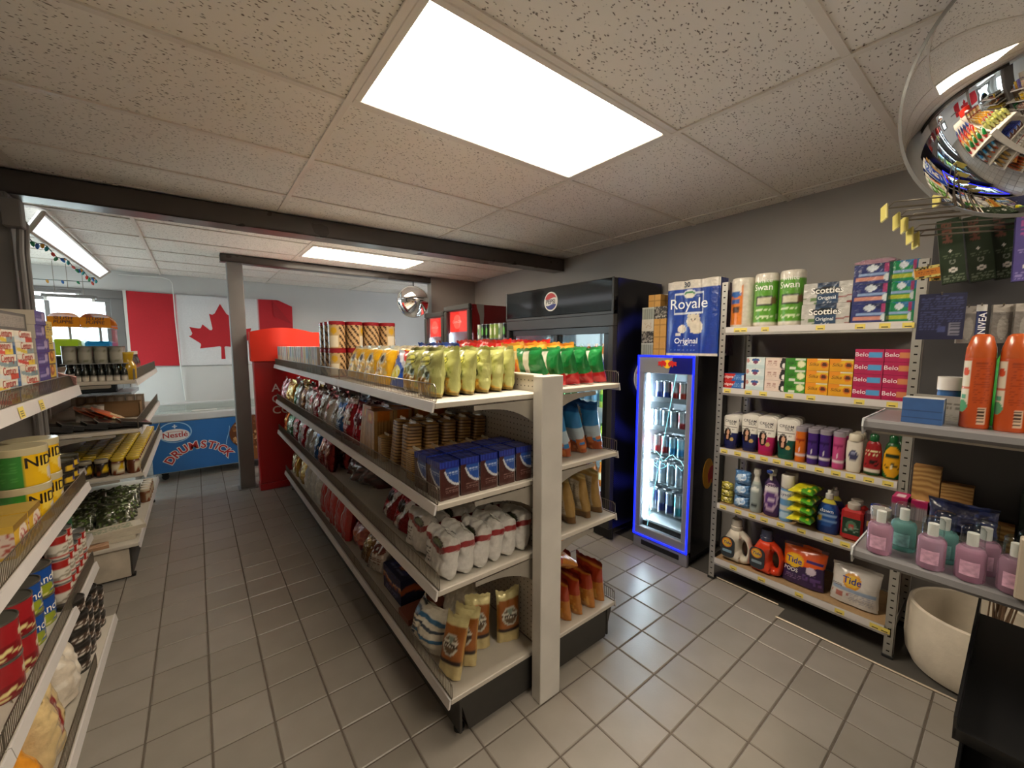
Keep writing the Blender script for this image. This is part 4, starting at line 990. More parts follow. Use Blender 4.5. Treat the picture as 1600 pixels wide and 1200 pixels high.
# slanted lit panel near the rear ceiling with a string of coloured bulbs
lp = link('slanted_light_panel', None); tag(lp, 'slanted white light panel hung under the rear ceiling at left', 'light')
b = MB(); A_, B_, C_, D_ = (-.762, 4.2, 2.42), (-.838, 4.2, 2.285), (-.838, 6.72, 2.30), (-.772, 6.98, 2.42)
nrm = Vector((-.85, 0, .5)).normalized()*-.012
b.add([A_, B_, C_, D_]+[tuple(Vector(p)-nrm*2.2) for p in (A_, B_, C_, D_)], [(0,1,2,3),(7,6,5,4),(0,4,5,1),(1,5,6,2),(2,6,7,3),(3,7,4,0)])
link('diffuser', b.build('diffuser', mat('panel_lit', '#f4f6f8', rough=.4, emit='#eef2f6', estr=.55)), lp)
fr = MB(); 
for p, q in ((A_, D_), (B_, C_), (A_, B_), (D_, C_)): fr.tube([p, q], .014, 6)
link('frame', fr.build('frame', WHITEST), lp)
link('hanger', MB().tube([(-.765, 4.3, 2.42), (-.765, 4.3, CE)], .005, 6).tube([(-.77, 6.6, 2.42), (-.77, 6.6, CE)], .005, 6).build('hanger', WIRE), lp)
sg = link('string_lights', None); tag(sg, 'string of small coloured bulbs draped along the slanted panel', 'string lights')
rnd = random.Random(11); pts = [(-.855, 4.2+i*.13, 2.262-.02*sin(i*1.3)) for i in range(20)]+[(-.90-.12*i, 6.72+.02*i, 2.25) for i in range(6)]
link('cord', MB().tube(pts, .004, 5).build('cord', mat('cord_green', '#20352a', rough=.6)), sg)
for i, p in enumerate(pts):
    c = ['#c0392b', '#1f7a4c', '#2a5fa8', '#c98a1e', '#1f8a8a'][i % 5]
    link('bulb', MB().lathe([(.006, 0), (.012, -.012), (.010, -.03), (.0001, -.042)][::-1], 8, c).build('bulb', GLOSS), sg, p, (rnd.uniform(-.6, .6), rnd.uniform(-.6, .6), 0))
# glowing tubes standing in for fluorescent reflections in the rear window
for i, (x0, x1, y, z) in enumerate(((-1.55, -1.0, 6.75, 2.09), (-1.28, -.86, 6.62, 2.03))):
    r = link('tube_light', None); tag(r, ['upper thin fluorescent tube hanging before the rear window', 'lower thin fluorescent tube hanging before the rear window'][i], 'light', 'tubes before the window')
    link('housing', MB().cbox(x0, x1, y-.03, y+.03, z+.02, z+.055, .004).build('housing', TRIMM), r)
    link('tube', MB().tube([(x0+.02, y, z), (x1-.02, y, z)], .016, 8).build('tube', mat('tube_lit', '#ffffff', emit='#f6fbff', estr=4)), r)
    for x in (x0+.03, x1-.03): link('end_cap', MB().cbox(x-.012, x+.012, y-.016, y+.016, z-.016, z+.022, .003).build('end_cap', WHITEP), r)
    for x in (x0+.1, x1-.1): link('hanger', MB().tube([(x, y, z+.055), (x, y, CE)], .003, 5).build('hanger', WIRE), r)
# ---- convex mirrors
CHROME = mat('mirror_silver', '#f2f2f2', rough=.012, metal=1.0)
def dome(name, c, axis, rim, R, lb):
    r = link(name, None, None, (0, 0, 0)); tag(r, lb, 'mirror', 'convex mirrors'); ax = Vector(axis).normalized()
    th = math.asin(rim/R); prof = [(R*sin(th*(1-i/14)), R*(cos(th*(1-i/14))-cos(th))) for i in range(15)]; prof[-1] = (.0001, prof[-1][1])
    q = Vector((0, 0, 1)).rotation_difference(ax); e = q.to_euler()
    link('mirror_face', MB().lathe(prof, 64).build('mirror_face', CHROME), r, c, e)
    link('rim', MB().lathe([(rim*.98, -.008), (rim+.004, -.006), (rim+.004, .004), (rim*.985, .006)], 64).build('rim', mat('mirror_rim', '#6a6864', rough=.35)), r, c, e)
    link('bracket', MB().tube([Vector(c)-ax*.01, Vector(c)-ax*.10, (c[0]-ax.x*.12, c[1]-ax.y*.12, CE)], .008, 6).build('bracket', DARKST), r)
    return r
dome('convex_mirror', (1.53, .035, 2.12), (-.80, .53, -.27), .295, .39, 'big convex security mirror hanging at the upper right corner')
dome('convex_mirror', (2.27, 5.0, 2.085), (-.45, -.85, -.2), .20, .30, 'small round convex mirror hanging under the rear beam')
# ---------------------------------------------------------------- snacks on the centre gondola
J = random.Random(21)
def line(kinds, p0, dp, n, rz, fmt, group, tilt=.10, jit=.004, zj=0, rj=.06):
    """n individuals from p0 in steps dp; fmt has {o} for the ordinal"""
    out = []
    for i in range(n):
        k = kinds[i % len(kinds)] if isinstance(kinds, list) else kinds
        p = (p0[0]+dp[0]*i+J.uniform(-jit, jit), p0[1]+dp[1]*i+J.uniform(-jit, jit), p0[2]+dp[2]*i)
        out.append(k.put(p, rz+J.uniform(-rj, rj), fmt.format(o=ORD[i]), group, tilt=tilt+J.uniform(-.03, .03) if tilt else 0))
    return out
def variants(fn, n=3): return [fn(s) for s in range(n)]
L, R = -PI2, PI2
GS = .0005
# pale green crisps
green = variants(lambda s: bag('crisp_bag', 'snack bag', .165, .185, .072, design('#b3b070', ('h', 0, 1, .88, '#9aa05a'), ('h', 1, .5, .95, '#a9aa68'), ('e', .46, .70, .31, .13, '#565c28'), ('e', .46, .70, .27, .105, '#cbc75c'), ('r', .22, .70, .68, .72, '#6a6a2c'), ('s', .1, .9, .44, .55, '#8f9850', 16, .3), ('h', -.3, -1, -.36, '#c59a3c'), ('e', .42, .22, .30, .15, '#d2a036'), ('e', .66, .20, .18, .11, '#e0bb52'), ('s', .12, .88, .06, .36, '#a87a26', 14, .3), ('e', .7, .42, .10, .08, '#3f4a26'), ('r', 0, 1, 0, .05, '#7d6a34'), seed=s), seed=s, soft=1.45), 4)
line(green, (.70, 1.40, 1.325+GS), (.074, .010, 0), 6, L, 'pale green crisp bag, {o} from the aisle at the near end of the top shelf', 'pale green crisps', .12)
line(green, (.715, 1.585, 1.325+GS), (.078, .0, 0), 5, L, 'pale green crisp bag in the second column, {o} from the wire guard', 'pale green crisps', .16)
bluew = variants(lambda s: bag('crisp_bag', 'snack bag', .16, .17, .055, design('#2456b8', ('h', .5, 1, .95, '#c9ccd6'), ('h', .5, 1, 1.1, '#b9322f'), ('e', .45, .35, .3, .2, '#d9c93a'), seed=s), seed=s+4))
line(bluew, (.715, 1.76, 1.325+GS), (.07, 0, 0), 4, L, 'blue crisp bag with red and white flash, {o} from the aisle guard', 'blue flash crisps', .3)
yellow = variants(lambda s: bag('crisp_bag', 'snack bag', .17, .19, .062, design('#e0a91d', ('r', 0, 1, .9, 1, '#d6cfb4'), ('e', .5, .63, .2, .16, '#c9b891'), ('e', .5, .63, .11, .09, '#3b2a1a'), ('s', .1, .9, .08, .40, '#d8be7d', 12, .4), ('r', .1, .5, .28, .36, '#b07a14'), seed=s), seed=s+9))
for c, y in enumerate((1.93, 2.10, 2.27, 2.44)):
    line(yellow, (.71+.005*c, y, 1.325+GS), (.07, .004, 0), 5, L, 'yellow crisp bag, {o} from the aisle in the %s yellow column' % ORD[c], 'yellow crisps', .24)
# columns on the far side of the top shelf, their tops showing over the panel
greenred = variants(lambda s: bag('crisp_bag', 'snack bag', .18, .175, .064, design('#19793a', ('r', 0, 1, 0, .30, '#b51d22'), ('r', .40, .62, .28, .95, '#d3cfc4'), ('s', .0, 1, .28, .34, '#c9bfa5', 14, .3), ('r', 0, 1, .93, 1, '#2a9450'), seed=s), seed=s+14))
line(greenred, (1.605, 1.375, 1.333+GS), (-.095, .0, 0), 5, R, 'green and red crisp bag, {o} from the outer edge on the cooler side', 'green and red crisps', .34)
orange = variants(lambda s: bag('crisp_bag', 'snack bag', .18, .20, .06, design('#d89a35', ('r', 0, 1, .6, .8, '#e6cf9a'), ('e', .5, .4, .3, .2, '#b9562a')), seed=s+20))
line(orange, (1.60, 1.565, 1.333+GS), (-.085, 0, 0), 5, R, 'orange-yellow crisp bag behind the green and red ones, {o} from the outer edge', 'orange crisps', .2)
redw = variants(lambda s: bag('crisp_bag', 'snack bag', .19, .215, .066, design('#c8241c', ('r', .28, .72, .25, .86, '#d6c8bf'), ('r', .0, 1, .0, .08, '#8e1712')), seed=s+24))
for c, y in enumerate((1.77, 1.96)): line(redw, (1.60, y, 1.333+GS), (-.09, 0, 0), 5, R, 'red crisp bag with white panel, {o} from the outer edge in the %s red column' % ORD[c], 'red crisps', .16)
blue = variants(lambda s: bag('crisp_bag', 'snack bag', .18, .20, .062, design('#1d3d8f', ('h', .4, 1, 1.02, '#2f5cc0'), ('e', .5, .45, .3, .2, '#c6b24a'), ('s', .1, .9, .1, .3, '#3b62b5', 12, .4)), seed=s+28))
for c, y in enumerate((2.15, 2.33, 2.51)): line(blue, (1.60, y, 1.333+GS), (-.09, 0, 0), 5, R, 'dark blue crisp bag, {o} from the outer edge in the %s blue column' % ORD[c], 'dark blue crisps', .18)
# striped wafer tins
def wafer(s):
    k = Kind('wafer_tin', 'tin', .108); r, h = .051, .172; mb = MB()
    dz = design('#c7a274', ('d', 0, 1, 0, 1, 9, 3.2, .42, '#3b2618'), ('r', .40, .60, .05, .95, '#b79b6d'), ('r', .42, .58, .10, .55, '#d9cdb5'), ('e', .5, .73, .06, .14, '#c79a22'), ('r', .0, 1, 0, .03, '#8c1c22'), seed=s)
    a = pi*.5*s
    mb.lathe([(r*.97, 0), (r, .004)]+[(r, .004+(h-.02)*j/24) for j in range(1, 25)], 44, dz); k.root = mb.build('wafer_tin', GLOSS)
    k.part('lid', MB().lathe([(r*1.02, h-.022), (r*1.03, h-.018), (r*1.03, h-.002), (r*.99, h), (.0001, h)], 32, '#8d1a24').build('lid', GLOSS)); return k
waf = wafer(0)
for ly in range(2):
    for row in range(3):
        for i in range(4):
            waf.put((.70+i*.108, 2.68+row*.1115, 1.325+GS+ly*.173), (-.6, .9, 2.2, .2)[i]+row*1.3, 'wafer stick tin with red lid, %s layer, %s from the aisle, %s row back' % (['lower', 'upper'][ly], ORD[i], ORD[row]), 'wafer stick tins')
# row of thin cartons at the far end of the top shelf
BISC = []
for c, e in (('#9fa5a0', '#d8d4cc'), ('#b3462f', '#d9d2c6'), ('#c99a2e', '#e0d8c8'), ('#5f7a86', '#d6d4ce'), ('#7a8a6a', '#dcd8cc'), ('#8a6a5c', '#ddd6ca')):
    BISC.append(carton('biscuit_carton', 'box', .088, .185, .15, design(c, ('r', 0, .10, 0, 1, e), ('r', .9, 1, 0, 1, e), ('e', .5, .35, .3, .2, '#c9a56a'), ('t', .18, .82, .6, .85, 4, '#efe9dc')), side=design(e, ('r', .2, .8, .1, .9, c)), top=e, n=(10, 14), ns=(6, 6)))
for i in range(18):
    BISC[(i*5+i//7) % 6].put((.735, 3.075+i*.096, 1.325+GS), L+J.uniform(-.05, .05), 'thin biscuit carton, %s from the wafer tins, on the top shelf' % ORD[i], 'thin biscuit cartons')

# ---- second shelf
def cocoa_art(bl): return design('#45201b', ('e', 1.02, .98, .86, .66, '#cdd0d6'), ('e', 1.06, 1.02, .84, .64, bl), ('r', 0, 1, .80, 1, '#1b2a86'), ('e', .05, 1.0, .30, .34, '#45201b'), ('r', 0, 1, .84, 1, '#1b2a86'), ('d', 0, 1, .86, 1, 6, 0, .3, '#2c40a4'), ('t', .34, .92, .62, .74, 2, '#9fb4dc'), ('t', .30, .9, .16, .34, 4, '#8f6f68'), ('r', .97, 1, 0, .8, '#c9c4c4'))
cocoa = carton('cocoa_multipack', 'drink pack', .080, .142, .098, cocoa_art('#2350a4'), side=cocoa_art('#1f4796'), top=design('#1b2566', ('d', 0, 1, 0, 1, 3, 0, .4, '#2a3fa0'), ('e', .3, .5, .18, .2, '#31479f'), ('e', .72, .5, .18, .2, '#31479f')), m=FILM, n=(30, 44), ns=(24, 34))
for row in range(2):
    line(cocoa, (.70, 1.315+row*.112, .96+GS), (.0885, 0, 0), 5, 0, 'blue and brown cocoa drink pack, {o} from the aisle in the %s row' % ORD[row], 'cocoa drink packs', 0, .002, rj=.03)
def cracker(w, h, d, base, dark, seed, cat='crackers', name='cracker_pack', m=None):
    """ridged stack of biscuits in clear film: long axis up, biscuit edges as ridges"""
    k = Kind(name, cat, d); b = MB(); n = 26
    def prof(u, v):
        a = 2*pi*u-pi/2; e = 2.0/5; c, s = cos(a), sin(a)
        x = abs(c)**e*(1 if c > 0 else -1)*w/2; y = abs(s)**e*(1 if s > 0 else -1)*d/2
        q = 1+.018*sin(2*pi*v*15)-(.35*max(0, (v-.93)/.07)**2)-(.25*max(0, (.05-v)/.05)**2)
        return (x*q, y*q, h*v)
    dz = design(base, ('d', 0, 1, 0, 1, 0, 15, .22, dark), ('r', .40, .60, .25, .7, dark), ('t', .42, .58, .28, .66, 5, '#e6d6a8'), seed=seed)
    b.surf(prof, 40, 75, dz, wrap=True, flip=False); b.add([prof(i/40, 1) for i in range(40)], [tuple(range(40))], base); b.add([prof(i/40, 0) for i in range(40)], [tuple(range(40))[::-1]], base)
    fin = [(-w*.40, h), (w*.40, h), (w*.46, h+.008), (w*.25, h+.012), (-.002, h+.010), (-w*.28, h+.013), (-w*.46, h+.007)]
    b.prism(fin, -.001, .001, 'y', '#cfc6b0')
    k.root = b.build(name, m or FILM); return k
ck = [cracker(.075, .125, .075, '#b08a4e', '#5d3f1d', s) for s in range(2)]
ckt = [cracker(.078, .215, .07, '#a27a44', '#54381b', s+3) for s in range(2)]
line(ck, (.705, 1.55, .96+GS), (.086, 0, 0), 5, L, 'short cracker pack in clear film, {o} from the aisle behind the cocoa packs', 'short cracker packs', 0, .003)
line(ckt, (.73, 1.67, .96+GS), (.083, 0, 0), 5, L, 'tall cracker pack in clear film, {o} from the aisle in the near row', 'tall cracker packs', .08, .003)
line(ckt, (.72, 1.79, .96+GS), (.083, 0, 0), 5, L, 'tall cracker pack in clear film, {o} from the aisle in the far row', 'tall cracker packs', .1, .003)
line(ck, (.71, 1.90, .96+GS), (.086, 0, 0), 4, L, 'short cracker pack in clear film, {o} from the aisle beside the toast packs', 'short cracker packs', 0, .003)
loaf = carton('toast_pack', 'biscuits', .125, .235, .095, design('#b98f55', ('r', .18, .82, .72, .98, '#c96f1e'), ('e', .5, .85, .22, .09, '#e8b13a'), ('d', 0, 1, 0, .7, 9, 0, .3, '#8a6233')), side=design('#b98f55', ('d', 0, 1, 0, .8, 6, 0, .35, '#8a6233'), ('r', .2, .8, .8, 1, '#c96f1e')), top='#cf7b2a', m=FILM, n=(16, 20))
line(loaf, (.71, 2.01, .96+GS), (.102, 0, 0), 4, L, 'tall toast biscuit pack with orange label, {o} from the aisle, near column', 'toast packs', .05, .003)
line(loaf, (.72, 2.145, .96+GS), (.102, 0, 0), 3, L, 'tall toast biscuit pack with orange label, {o} from the aisle, far column', 'toast packs', .1, .003)
def foil(col, acc, seed, w=.155, h=.235, d=.08, m=None, extra=()):
    return bag('foil_bag', 'snack bag', w, h, d, design(col, ('r', 0, 1, .88, 1, acc), ('e', .5, .58, .34, .16, acc), ('t', .2, .8, .2, .36, 3, acc), ('s', .1, .9, .38, .8, '#d8d4d0', 13, .12), *extra, seed=seed), m or SILV, seed)
FC = {'pink': ('#c9949c', '#e0c9c4'), 'gold': ('#b98a3a', '#e0c682'), 'silver': ('#b9b6b4', '#7b6a5c'), 'brown': ('#7a4a2a', '#c79a5a'), 'red': ('#8f1f2b', '#d0b8b0'), 'crimson': ('#a5152b', '#5e0f1a'), 'green': ('#3f6b49', '#cfd6c8'), 'blue': ('#2a568f', '#b9c0c8'), 'cream': ('#cfc2a2', '#8f6a3a'), 'white': ('#cdc9c6', '#a33a33'), 'rust': ('#7a2420', '#b98a78'), 'orange': ('#c8681f', '#e6c27a')}
FB_ = {k: [foil(*v, s+i*7) for s in range(2)] for i, (k, v) in enumerate(FC.items())}
def foilrow(seq, y0, dy, z, x0, shelfname, deep=2, h=1., dx=.10):
    cnt = {}
    for i, c in enumerate(seq):
        cnt[c] = cnt.get(c, 0)+1
        for j in range(deep):
            FB_[c][(i+j) % 2].put((x0+j*dx+J.uniform(-.006, .006), y0+i*dy+J.uniform(-.006, .006), z+GS), L+J.uniform(-.15, .15), '%s foil bag, %s of its colour from the near end, %s row, %s' % (c, ORD[cnt[c]-1], ['front', 'rear', 'last'][j], shelfname), 'foil bags on the %s' % shelfname, tilt=J.uniform(.05, .2), scale=(1, 1, h*J.uniform(.94, 1.04)))
foilrow(['crimson', 'red', 'blue', 'silver', 'white', 'silver', 'red', 'white', 'silver', 'brown', 'silver', 'green', 'gold', 'gold', 'pink', 'pink'], 2.29, .159, .96, .70, 'second shelf')
# ---- third shelf
cof = variants(lambda s: bag('coffee_mix_bag', 'coffee bag', .185, .165, .07, design('#c9c6c1', ('w', .66, .10, 1.0, .1, .07, '#8d1f24'), ('e', .62, .74, .22, .12, '#2c221c'), ('e', .62, .74, .16, .08, '#5f6a4a'), ('t', .05, .35, .15, .55, 5, '#4a4642'), ('r', 0, .08, 0, 1, '#a9a5a0'), seed=s), FILM, seed=s+3, soft=1.5, brick=True))
line(cof, (.705, 1.365, .64+GS), (.071, 0, 0), 6, L, 'white coffee mix bag with red wave, {o} from the aisle at the near end', 'white coffee mix bags', .14)
line(cof, (.715, 1.57, .64+GS), (.071, 0, 0), 6, L, 'white coffee mix bag with red wave, {o} from the aisle, second column', 'white coffee mix bags', .16)
rs = variants(lambda s: bag('coffee_mix_bag', 'coffee bag', .17, .20, .07, design('#8b1d22', ('h', 1, -.6, .28, '#c4c0bd'), ('h', 1, -.6, .52, '#6b1519'), ('e', .4, .5, .2, .15, '#2a1a17'), seed=s), SILV, seed=s+30, soft=1.6))
line(rs, (.715, 1.77, .64+GS), (.09, .01, 0), 3, L, 'red and silver coffee bag leaning on the guard, {o} from the aisle', 'red and silver coffee bags', .42)
line(rs, (.73, 1.94, .64+GS), (.09, .0, 0), 2, L, 'red and silver coffee bag beside the empty shelf, {o} from the aisle', 'red and silver coffee bags', .5)
big = bag('bulk_sweet_bag', 'snack bag', .46, .20, .30, design('#3a1a18', ('s', 0, 1, 0, .9, '#5a2a26', 26, .45), ('s', 0, 1, 0, .9, '#2a1110', 22, .3), ('r', .2, .5, .6, .9, '#4d2023'), ('r', 0, .12, 0, 1, '#9a8f88')), FILM, 41, flat=True, nu=30, nv=18, soft=1.4)
big.put((.90, 2.60, .64+GS), L, 'wide dark maroon bulk bag of sweets on the third shelf', None)
foilrow(['rust', 'rust', 'blue', 'silver', 'silver', 'red', 'silver', 'red', 'green', 'green', 'orange'], 2.99, .160, .64, .70, 'third shelf')
# ---- base shelf
def hick(s): return bag('pretzel_bag', 'snack bag', .115, .235, .058, design('#b98f4c', ('r', 0, 1, .80, 1, '#cbbf88'), ('r', 0, 1, 0, .20, '#c4b27e'), ('r', .04, .96, .21, .30, '#2c1c1a'), ('r', .04, .96, .30, .80, '#94561f'), ('h', -.9, 1, .72, '#cbbf88'), ('e', .5, .52, .36, .17, '#b7b4a4'), ('e', .5, .52, .29, .135, '#5e4a34'), ('r', .14, .86, .47, .57, '#cfcbbb'), ('t', .18, .82, .49, .55, 2, '#3a2a20'), ('e', .5, .61, .12, .05, '#7d8a7c'), seed=s), FOIL, s+50, nu=22, nv=30)
hk = variants(hick, 3)
for i, (x, y, rz, t) in enumerate(((.73, 1.345, -1.2, .26), (.81, 1.365, -.95, .18), (.905, 1.405, -.42, .10), (1.045, 1.365, -.25, .04))):
    hk[i % 3].put((x, y, .19+GS), rz, 'brown and cream pretzel bag, %s from the aisle on the base shelf' % ORD[i], 'brown pretzel bags', tilt=t)
strp = bag('striped_bread_bag', 'bread bag', .24, .16, .13, design('#cbc4b2', ('r', 0, 1, .30, .40, '#1f5f86'), ('r', 0, 1, .55, .63, '#2a3a4a'), ('r', 0, 1, .72, .80, '#1f5f86'), ('d', 0, .28, 0, 1, 0, 9, .5, '#28323c')), FILM, 61, soft=1.5)
strp.put((.755, 1.555, .19+GS), L+.1, 'white bread bag with blue stripes on the base shelf', None, tilt=.15)
clr = bag('rice_bag', 'bag', .20, .22, .12, design('#b9b09c', ('s', 0, 1, 0, 1, '#cfc7b4', 14, .3)), FILM, 62, soft=1.5)
clr.put((.90, 1.56, .19+GS), L+.2, 'clear bag of pale puffs behind the striped bread bag', None, tilt=.1)
navy = carton('navy_biscuit_box', 'box', .24, .135, .20, design('#1a1d3f', ('w', .52, .07, 1.1, .2, .10, '#a0522a'), ('w', .58, .07, 1.1, .2, .05, '#c79a72'), ('s', .1, .9, .1, .9, '#2c3468', 14, .3), ('t', .1, .8, .1, .28, 2, '#6a6c8c')), side=design('#1a1d3f', ('w', .5, .1, 1, 0, .12, '#a0522a')), top=design('#1a1d3f', ('w', .5, .12, 1.1, .2, .13, '#a0522a'), ('w', .56, .12, 1.1, .2, .05, '#c9a07a'), ('s', .1, .9, .1, .9, '#2c3468', 14, .3), ('t', .1, .8, .08, .2, 2, '#6a6c8c')), n=(24, 18))
navy.put((.85, 2.0, .19+GS), L, 'navy blue biscuit box with orange wave lying on the base shelf', None)
carton('flat_red_packet', 'packet', .12, .03, .22, '#7a4434', '#84503f', top=design('#8a4f3c', ('e', .6, .5, .2, .2, '#a86a4a'))).put((.83, 1.78, .19+GS), L, 'flat reddish packet lying between navy box and striped bag', None)
sil = foil('#a9a39b', '#6d3d33', 71, .17, .19, .09); brn = foil('#6f5232', '#b09a6a', 72, .16, .18, .08)
sil.put((.76, 2.26, .19+GS), L+.3, 'crumpled silver foil bag next to the navy box', None, tilt=.5); brn.put((.755, 2.42, .19+GS), L, 'dull brown foil bag second from the navy box', None, tilt=.45)
sil.put((.86, 2.30, .19+GS), L-.2, 'silver foil bag lying behind the crumpled one', None, tilt=.4)
redflat = bag('red_snack_bag', 'snack bag', .22, .17, .12, design('#8f2a1c', ('s', 0, 1, 0, 1, '#a5452a', 12, .3), ('e', .5, .5, .3, .25, '#b0664a')), FILM, 73)
redflat.put((.80, 2.62, .19+GS), L, 'squat red-brown film bag before the tall red bags', None, tilt=.2)
tallred = variants(lambda s: bag('red_snack_bag', 'snack bag', .15, .30, .08, design('#b5201c', ('r', 0, .32, .05, .85, '#cbbdb4'), ('r', .08, .2, .2, .7, '#a88f86'), ('r', 0, 1, .86, 1, '#c23a2a'), seed=s), FILM, s+74, soft=1.3))
for row, x in enumerate((.75, .85)): line(tallred, (x, 2.82, .19+GS), (0, .148, 0), 5, L, 'tall red film bag, {o} from the near end, %s row of the base shelf' % ['front', 'back'][row], 'tall red film bags', .12)
sack = variants(lambda s: bag('rice_sack', 'rice bag', .19, .30, .11, design('#c2bcb2', ('r', .1, .3, .1, .8, '#a9a398'), ('s', 0, 1, 0, 1, '#d3cdc2', 10, .2), seed=s), FILM, s+80, soft=1.3))
line(sack, (.76, 3.62, .19+GS), (0, .185, 0), 3, L, 'white rice sack, {o} from the tall red bags on the base shelf', 'white rice sacks', .15)
foilrow(['gold', 'cream', 'gold', 'cream'], 4.20, .16, .19, .76, 'base shelf', deep=1)
# ---- cooler side, lower shelves
blub = variants(lambda s: bag('crisp_bag', 'snack bag', .20, .255, .075, design('#3f8fc4', ('r', 0, 1, .55, .75, '#4aa0d2'), ('r', 0, 1, .28, .52, '#b6c4cc'), ('r', 0, 1, 0, .28, '#9a4a24'), ('e', .36, .55, .26, .34, '#a9a294'), ('t', .2, .5, .3, .8, 9, '#8f897c'), ('s', 0, 1, 0, .3, '#c2703a', 12, .35), ('r', 0, 1, .9, 1, '#1c4f86'), seed=s), GLOSS, s+90, back=design('#2f7ab4', ('r', 0, 1, .82, 1, '#1c4f86'), ('r', 0, 1, .26, .50, '#a9bcc8'), ('h', .35, -1, -.16, '#9a4a24'), ('s', 0, 1, 0, .3, '#c2703a', 14, .3), ('e', .62, .50, .22, .38, '#a9a294'), ('t', .46, .78, .2, .8, 11, '#8f897c'), seed=s)))
for i, (x, y) in enumerate(((1.60, 1.40), (1.49, 1.405), (1.37, 1.40), (1.27, 1.41))):
    blub[i % 3].put((x, y, .988+GS), R+J.uniform(-.05, .05), 'blue and white crisp bag with brown base, %s from the outer edge' % ORD[i], 'blue and white crisps', tilt=.24)
line(blub, (1.56, 1.62, .988+GS), (-.10, 0, 0), 4, R, 'blue and white crisp bag in the rear column, {o} from the outer edge', 'blue and white crisps', .25)
gld = variants(lambda s: bag('crisp_bag', 'snack bag', .19, .24, .07, design('#a5854a', ('r', .24, .78, .22, .82, '#b7ac98'), ('t', .28, .74, .28, .76, 9, '#8d8371'), ('r', 0, 1, .0, .14, '#6a4a24'), ('r', 0, 1, .9, 1, '#c6b27a'), seed=s), FOIL, s+95, back=design('#a08048', ('r', .14, .86, .20, .84, '#b3a894'), ('t', .18, .82, .26, .80, 11, '#8d8371'), ('r', 0, 1, 0, .14, '#6a4a24'), ('r', 0, 1, .9, 1, '#c6b27a'))))
line(gld, (1.59, 1.375, .662+GS), (-.098, 0, 0), 4, R, 'gold crisp bag with cream back panel, {o} from the outer edge', 'gold crisps', .22)
line(gld, (1.57, 1.58, .662+GS), (-.1, 0, 0), 4, R, 'gold crisp bag in the rear column, {o} from the outer edge', 'gold crisps', .2)
orr = variants(lambda s: bag('crisp_bag', 'snack bag', .18, .225, .065, design('#b5742c', ('r', 0, 1, .50, .86, '#a03a1c'), ('e', .5, .66, .25, .12, '#7a1f18'), ('s', .1, .9, .08, .48, '#cf9a4a', 13, .4), ('r', 0, 1, .9, 1, '#7d2a1c'), seed=s), FOIL, s+100))
line(orr, (1.60, 1.355, .187+GS), (-.082, 0, 0), 5, R, 'orange-brown crisp bag on the lowest cooler-side shelf, {o} from the outer edge', 'orange-brown crisps', .18)
line(orr, (1.58, 1.54, .187+GS), (-.085, 0, 0), 5, R, 'orange-brown crisp bag in the second column, {o} from the outer edge', 'orange-brown crisps', .25)
orr[1].put((1.40, 1.36, .425), R, 'orange-brown crisp bag lying on top of the lowest row nearer the panel', None, tilt=1.15)
orr[2].put((1.50, 1.55, .43), R+.2, 'orange-brown crisp bag lying on top farther from the panel', None, tilt=1.2)
# ---------------------------------------------------------------- left-hand shelves
def stack(kind, x, y, z, n, h, rz, fmt, group, jit=.004):
    for i in range(n): kind.put((x+J.uniform(-jit, jit), y+J.uniform(-jit, jit), z+i*(h+.0006)+GS), rz+J.uniform(-.03, .03), fmt.format(o=ORD[i]), group)
tz = LZ[0]
def tuna(a, b): return carton('tuna_carton', 'box', .185, .0385, .13, design('#d9d2c0', ('w', .30, .20, .5, .35, .16, a), ('r', .62, 1, 0, .42, b), ('r', .0, .06, 0, 1, '#c9c2b0')), side=design('#5f7fae', ('r', 0, 1, .7, 1, '#8fa6c4')), top='#cfc8b8', n=(30, 12), texts=(('Century', .034, .58, .68, '#b8361f', .01),))
tn = [tuna('#7a8f94', '#6f8488'), tuna('#c0392b', '#d2b52e'), tuna('#d2b52e', '#7d9296'), tuna('#c8cfd0', '#c0452e')]
for c, y in enumerate((1.74, 1.94, 2.14)):
    for i in range(6):
        tn[(i+c) % 4].put((-.53+J.uniform(-.004, .004), y, tz+GS+i*.0392), R, 'cream tuna carton with red script, %s from the bottom in the %s stack' % (ORD[i], ORD[c]), 'tuna cartons')
grey = carton('grey_carton', 'box', .34, .06, .16, design('#4a4744', ('r', .06, .94, .15, .85, '#8c857c'), ('t', .08, .92, .2, .8, 6, '#757068')), side='#56524e', top='#6a655f')
grey.put((-.56, 2.08, tz+.237), R, 'flat grey carton lying on top of the tuna cartons', None)
pur = carton('purple_carton', 'box', .15, .052, .13, design('#3a2a78', ('e', .75, .6, .13, .32, '#a08fae'), ('r', .1, .6, .3, .42, '#8f86b8'), ('t', .1, .6, .55, .85, 2, '#6d62a4')), side=design('#b9b0a0', ('r', 0, .35, 0, 1, '#3a2a78')), top='#352770', n=(20, 10))
stack(pur, -.53, 2.335, tz, 6, .052, R, 'purple carton, {o} from the bottom of its stack on the top left shelf', 'purple cartons')
yel = carton('fruit_tea_carton', 'box', .105, .056, .12, design('#c9a52a', ('e', .5, .5, .28, .38, '#8c4a1c'), ('e', .55, .55, .14, .2, '#d08a3a'), ('r', 0, 1, .86, 1, '#5a4a1c')), side='#c2a233', top='#b9982c', n=(16, 12))
yel2 = carton('fruit_tea_carton', 'box', .105, .056, .12, design('#cbb04a', ('t', .1, .9, .2, .9, 4, '#3a2f18')), side='#c2a233', top='#b9982c', n=(16, 12))
stack(yel, -.53, 2.48, tz, 3, .056, R, 'yellow fruit carton, {o} from the bottom beside the purple stack', 'yellow cartons')
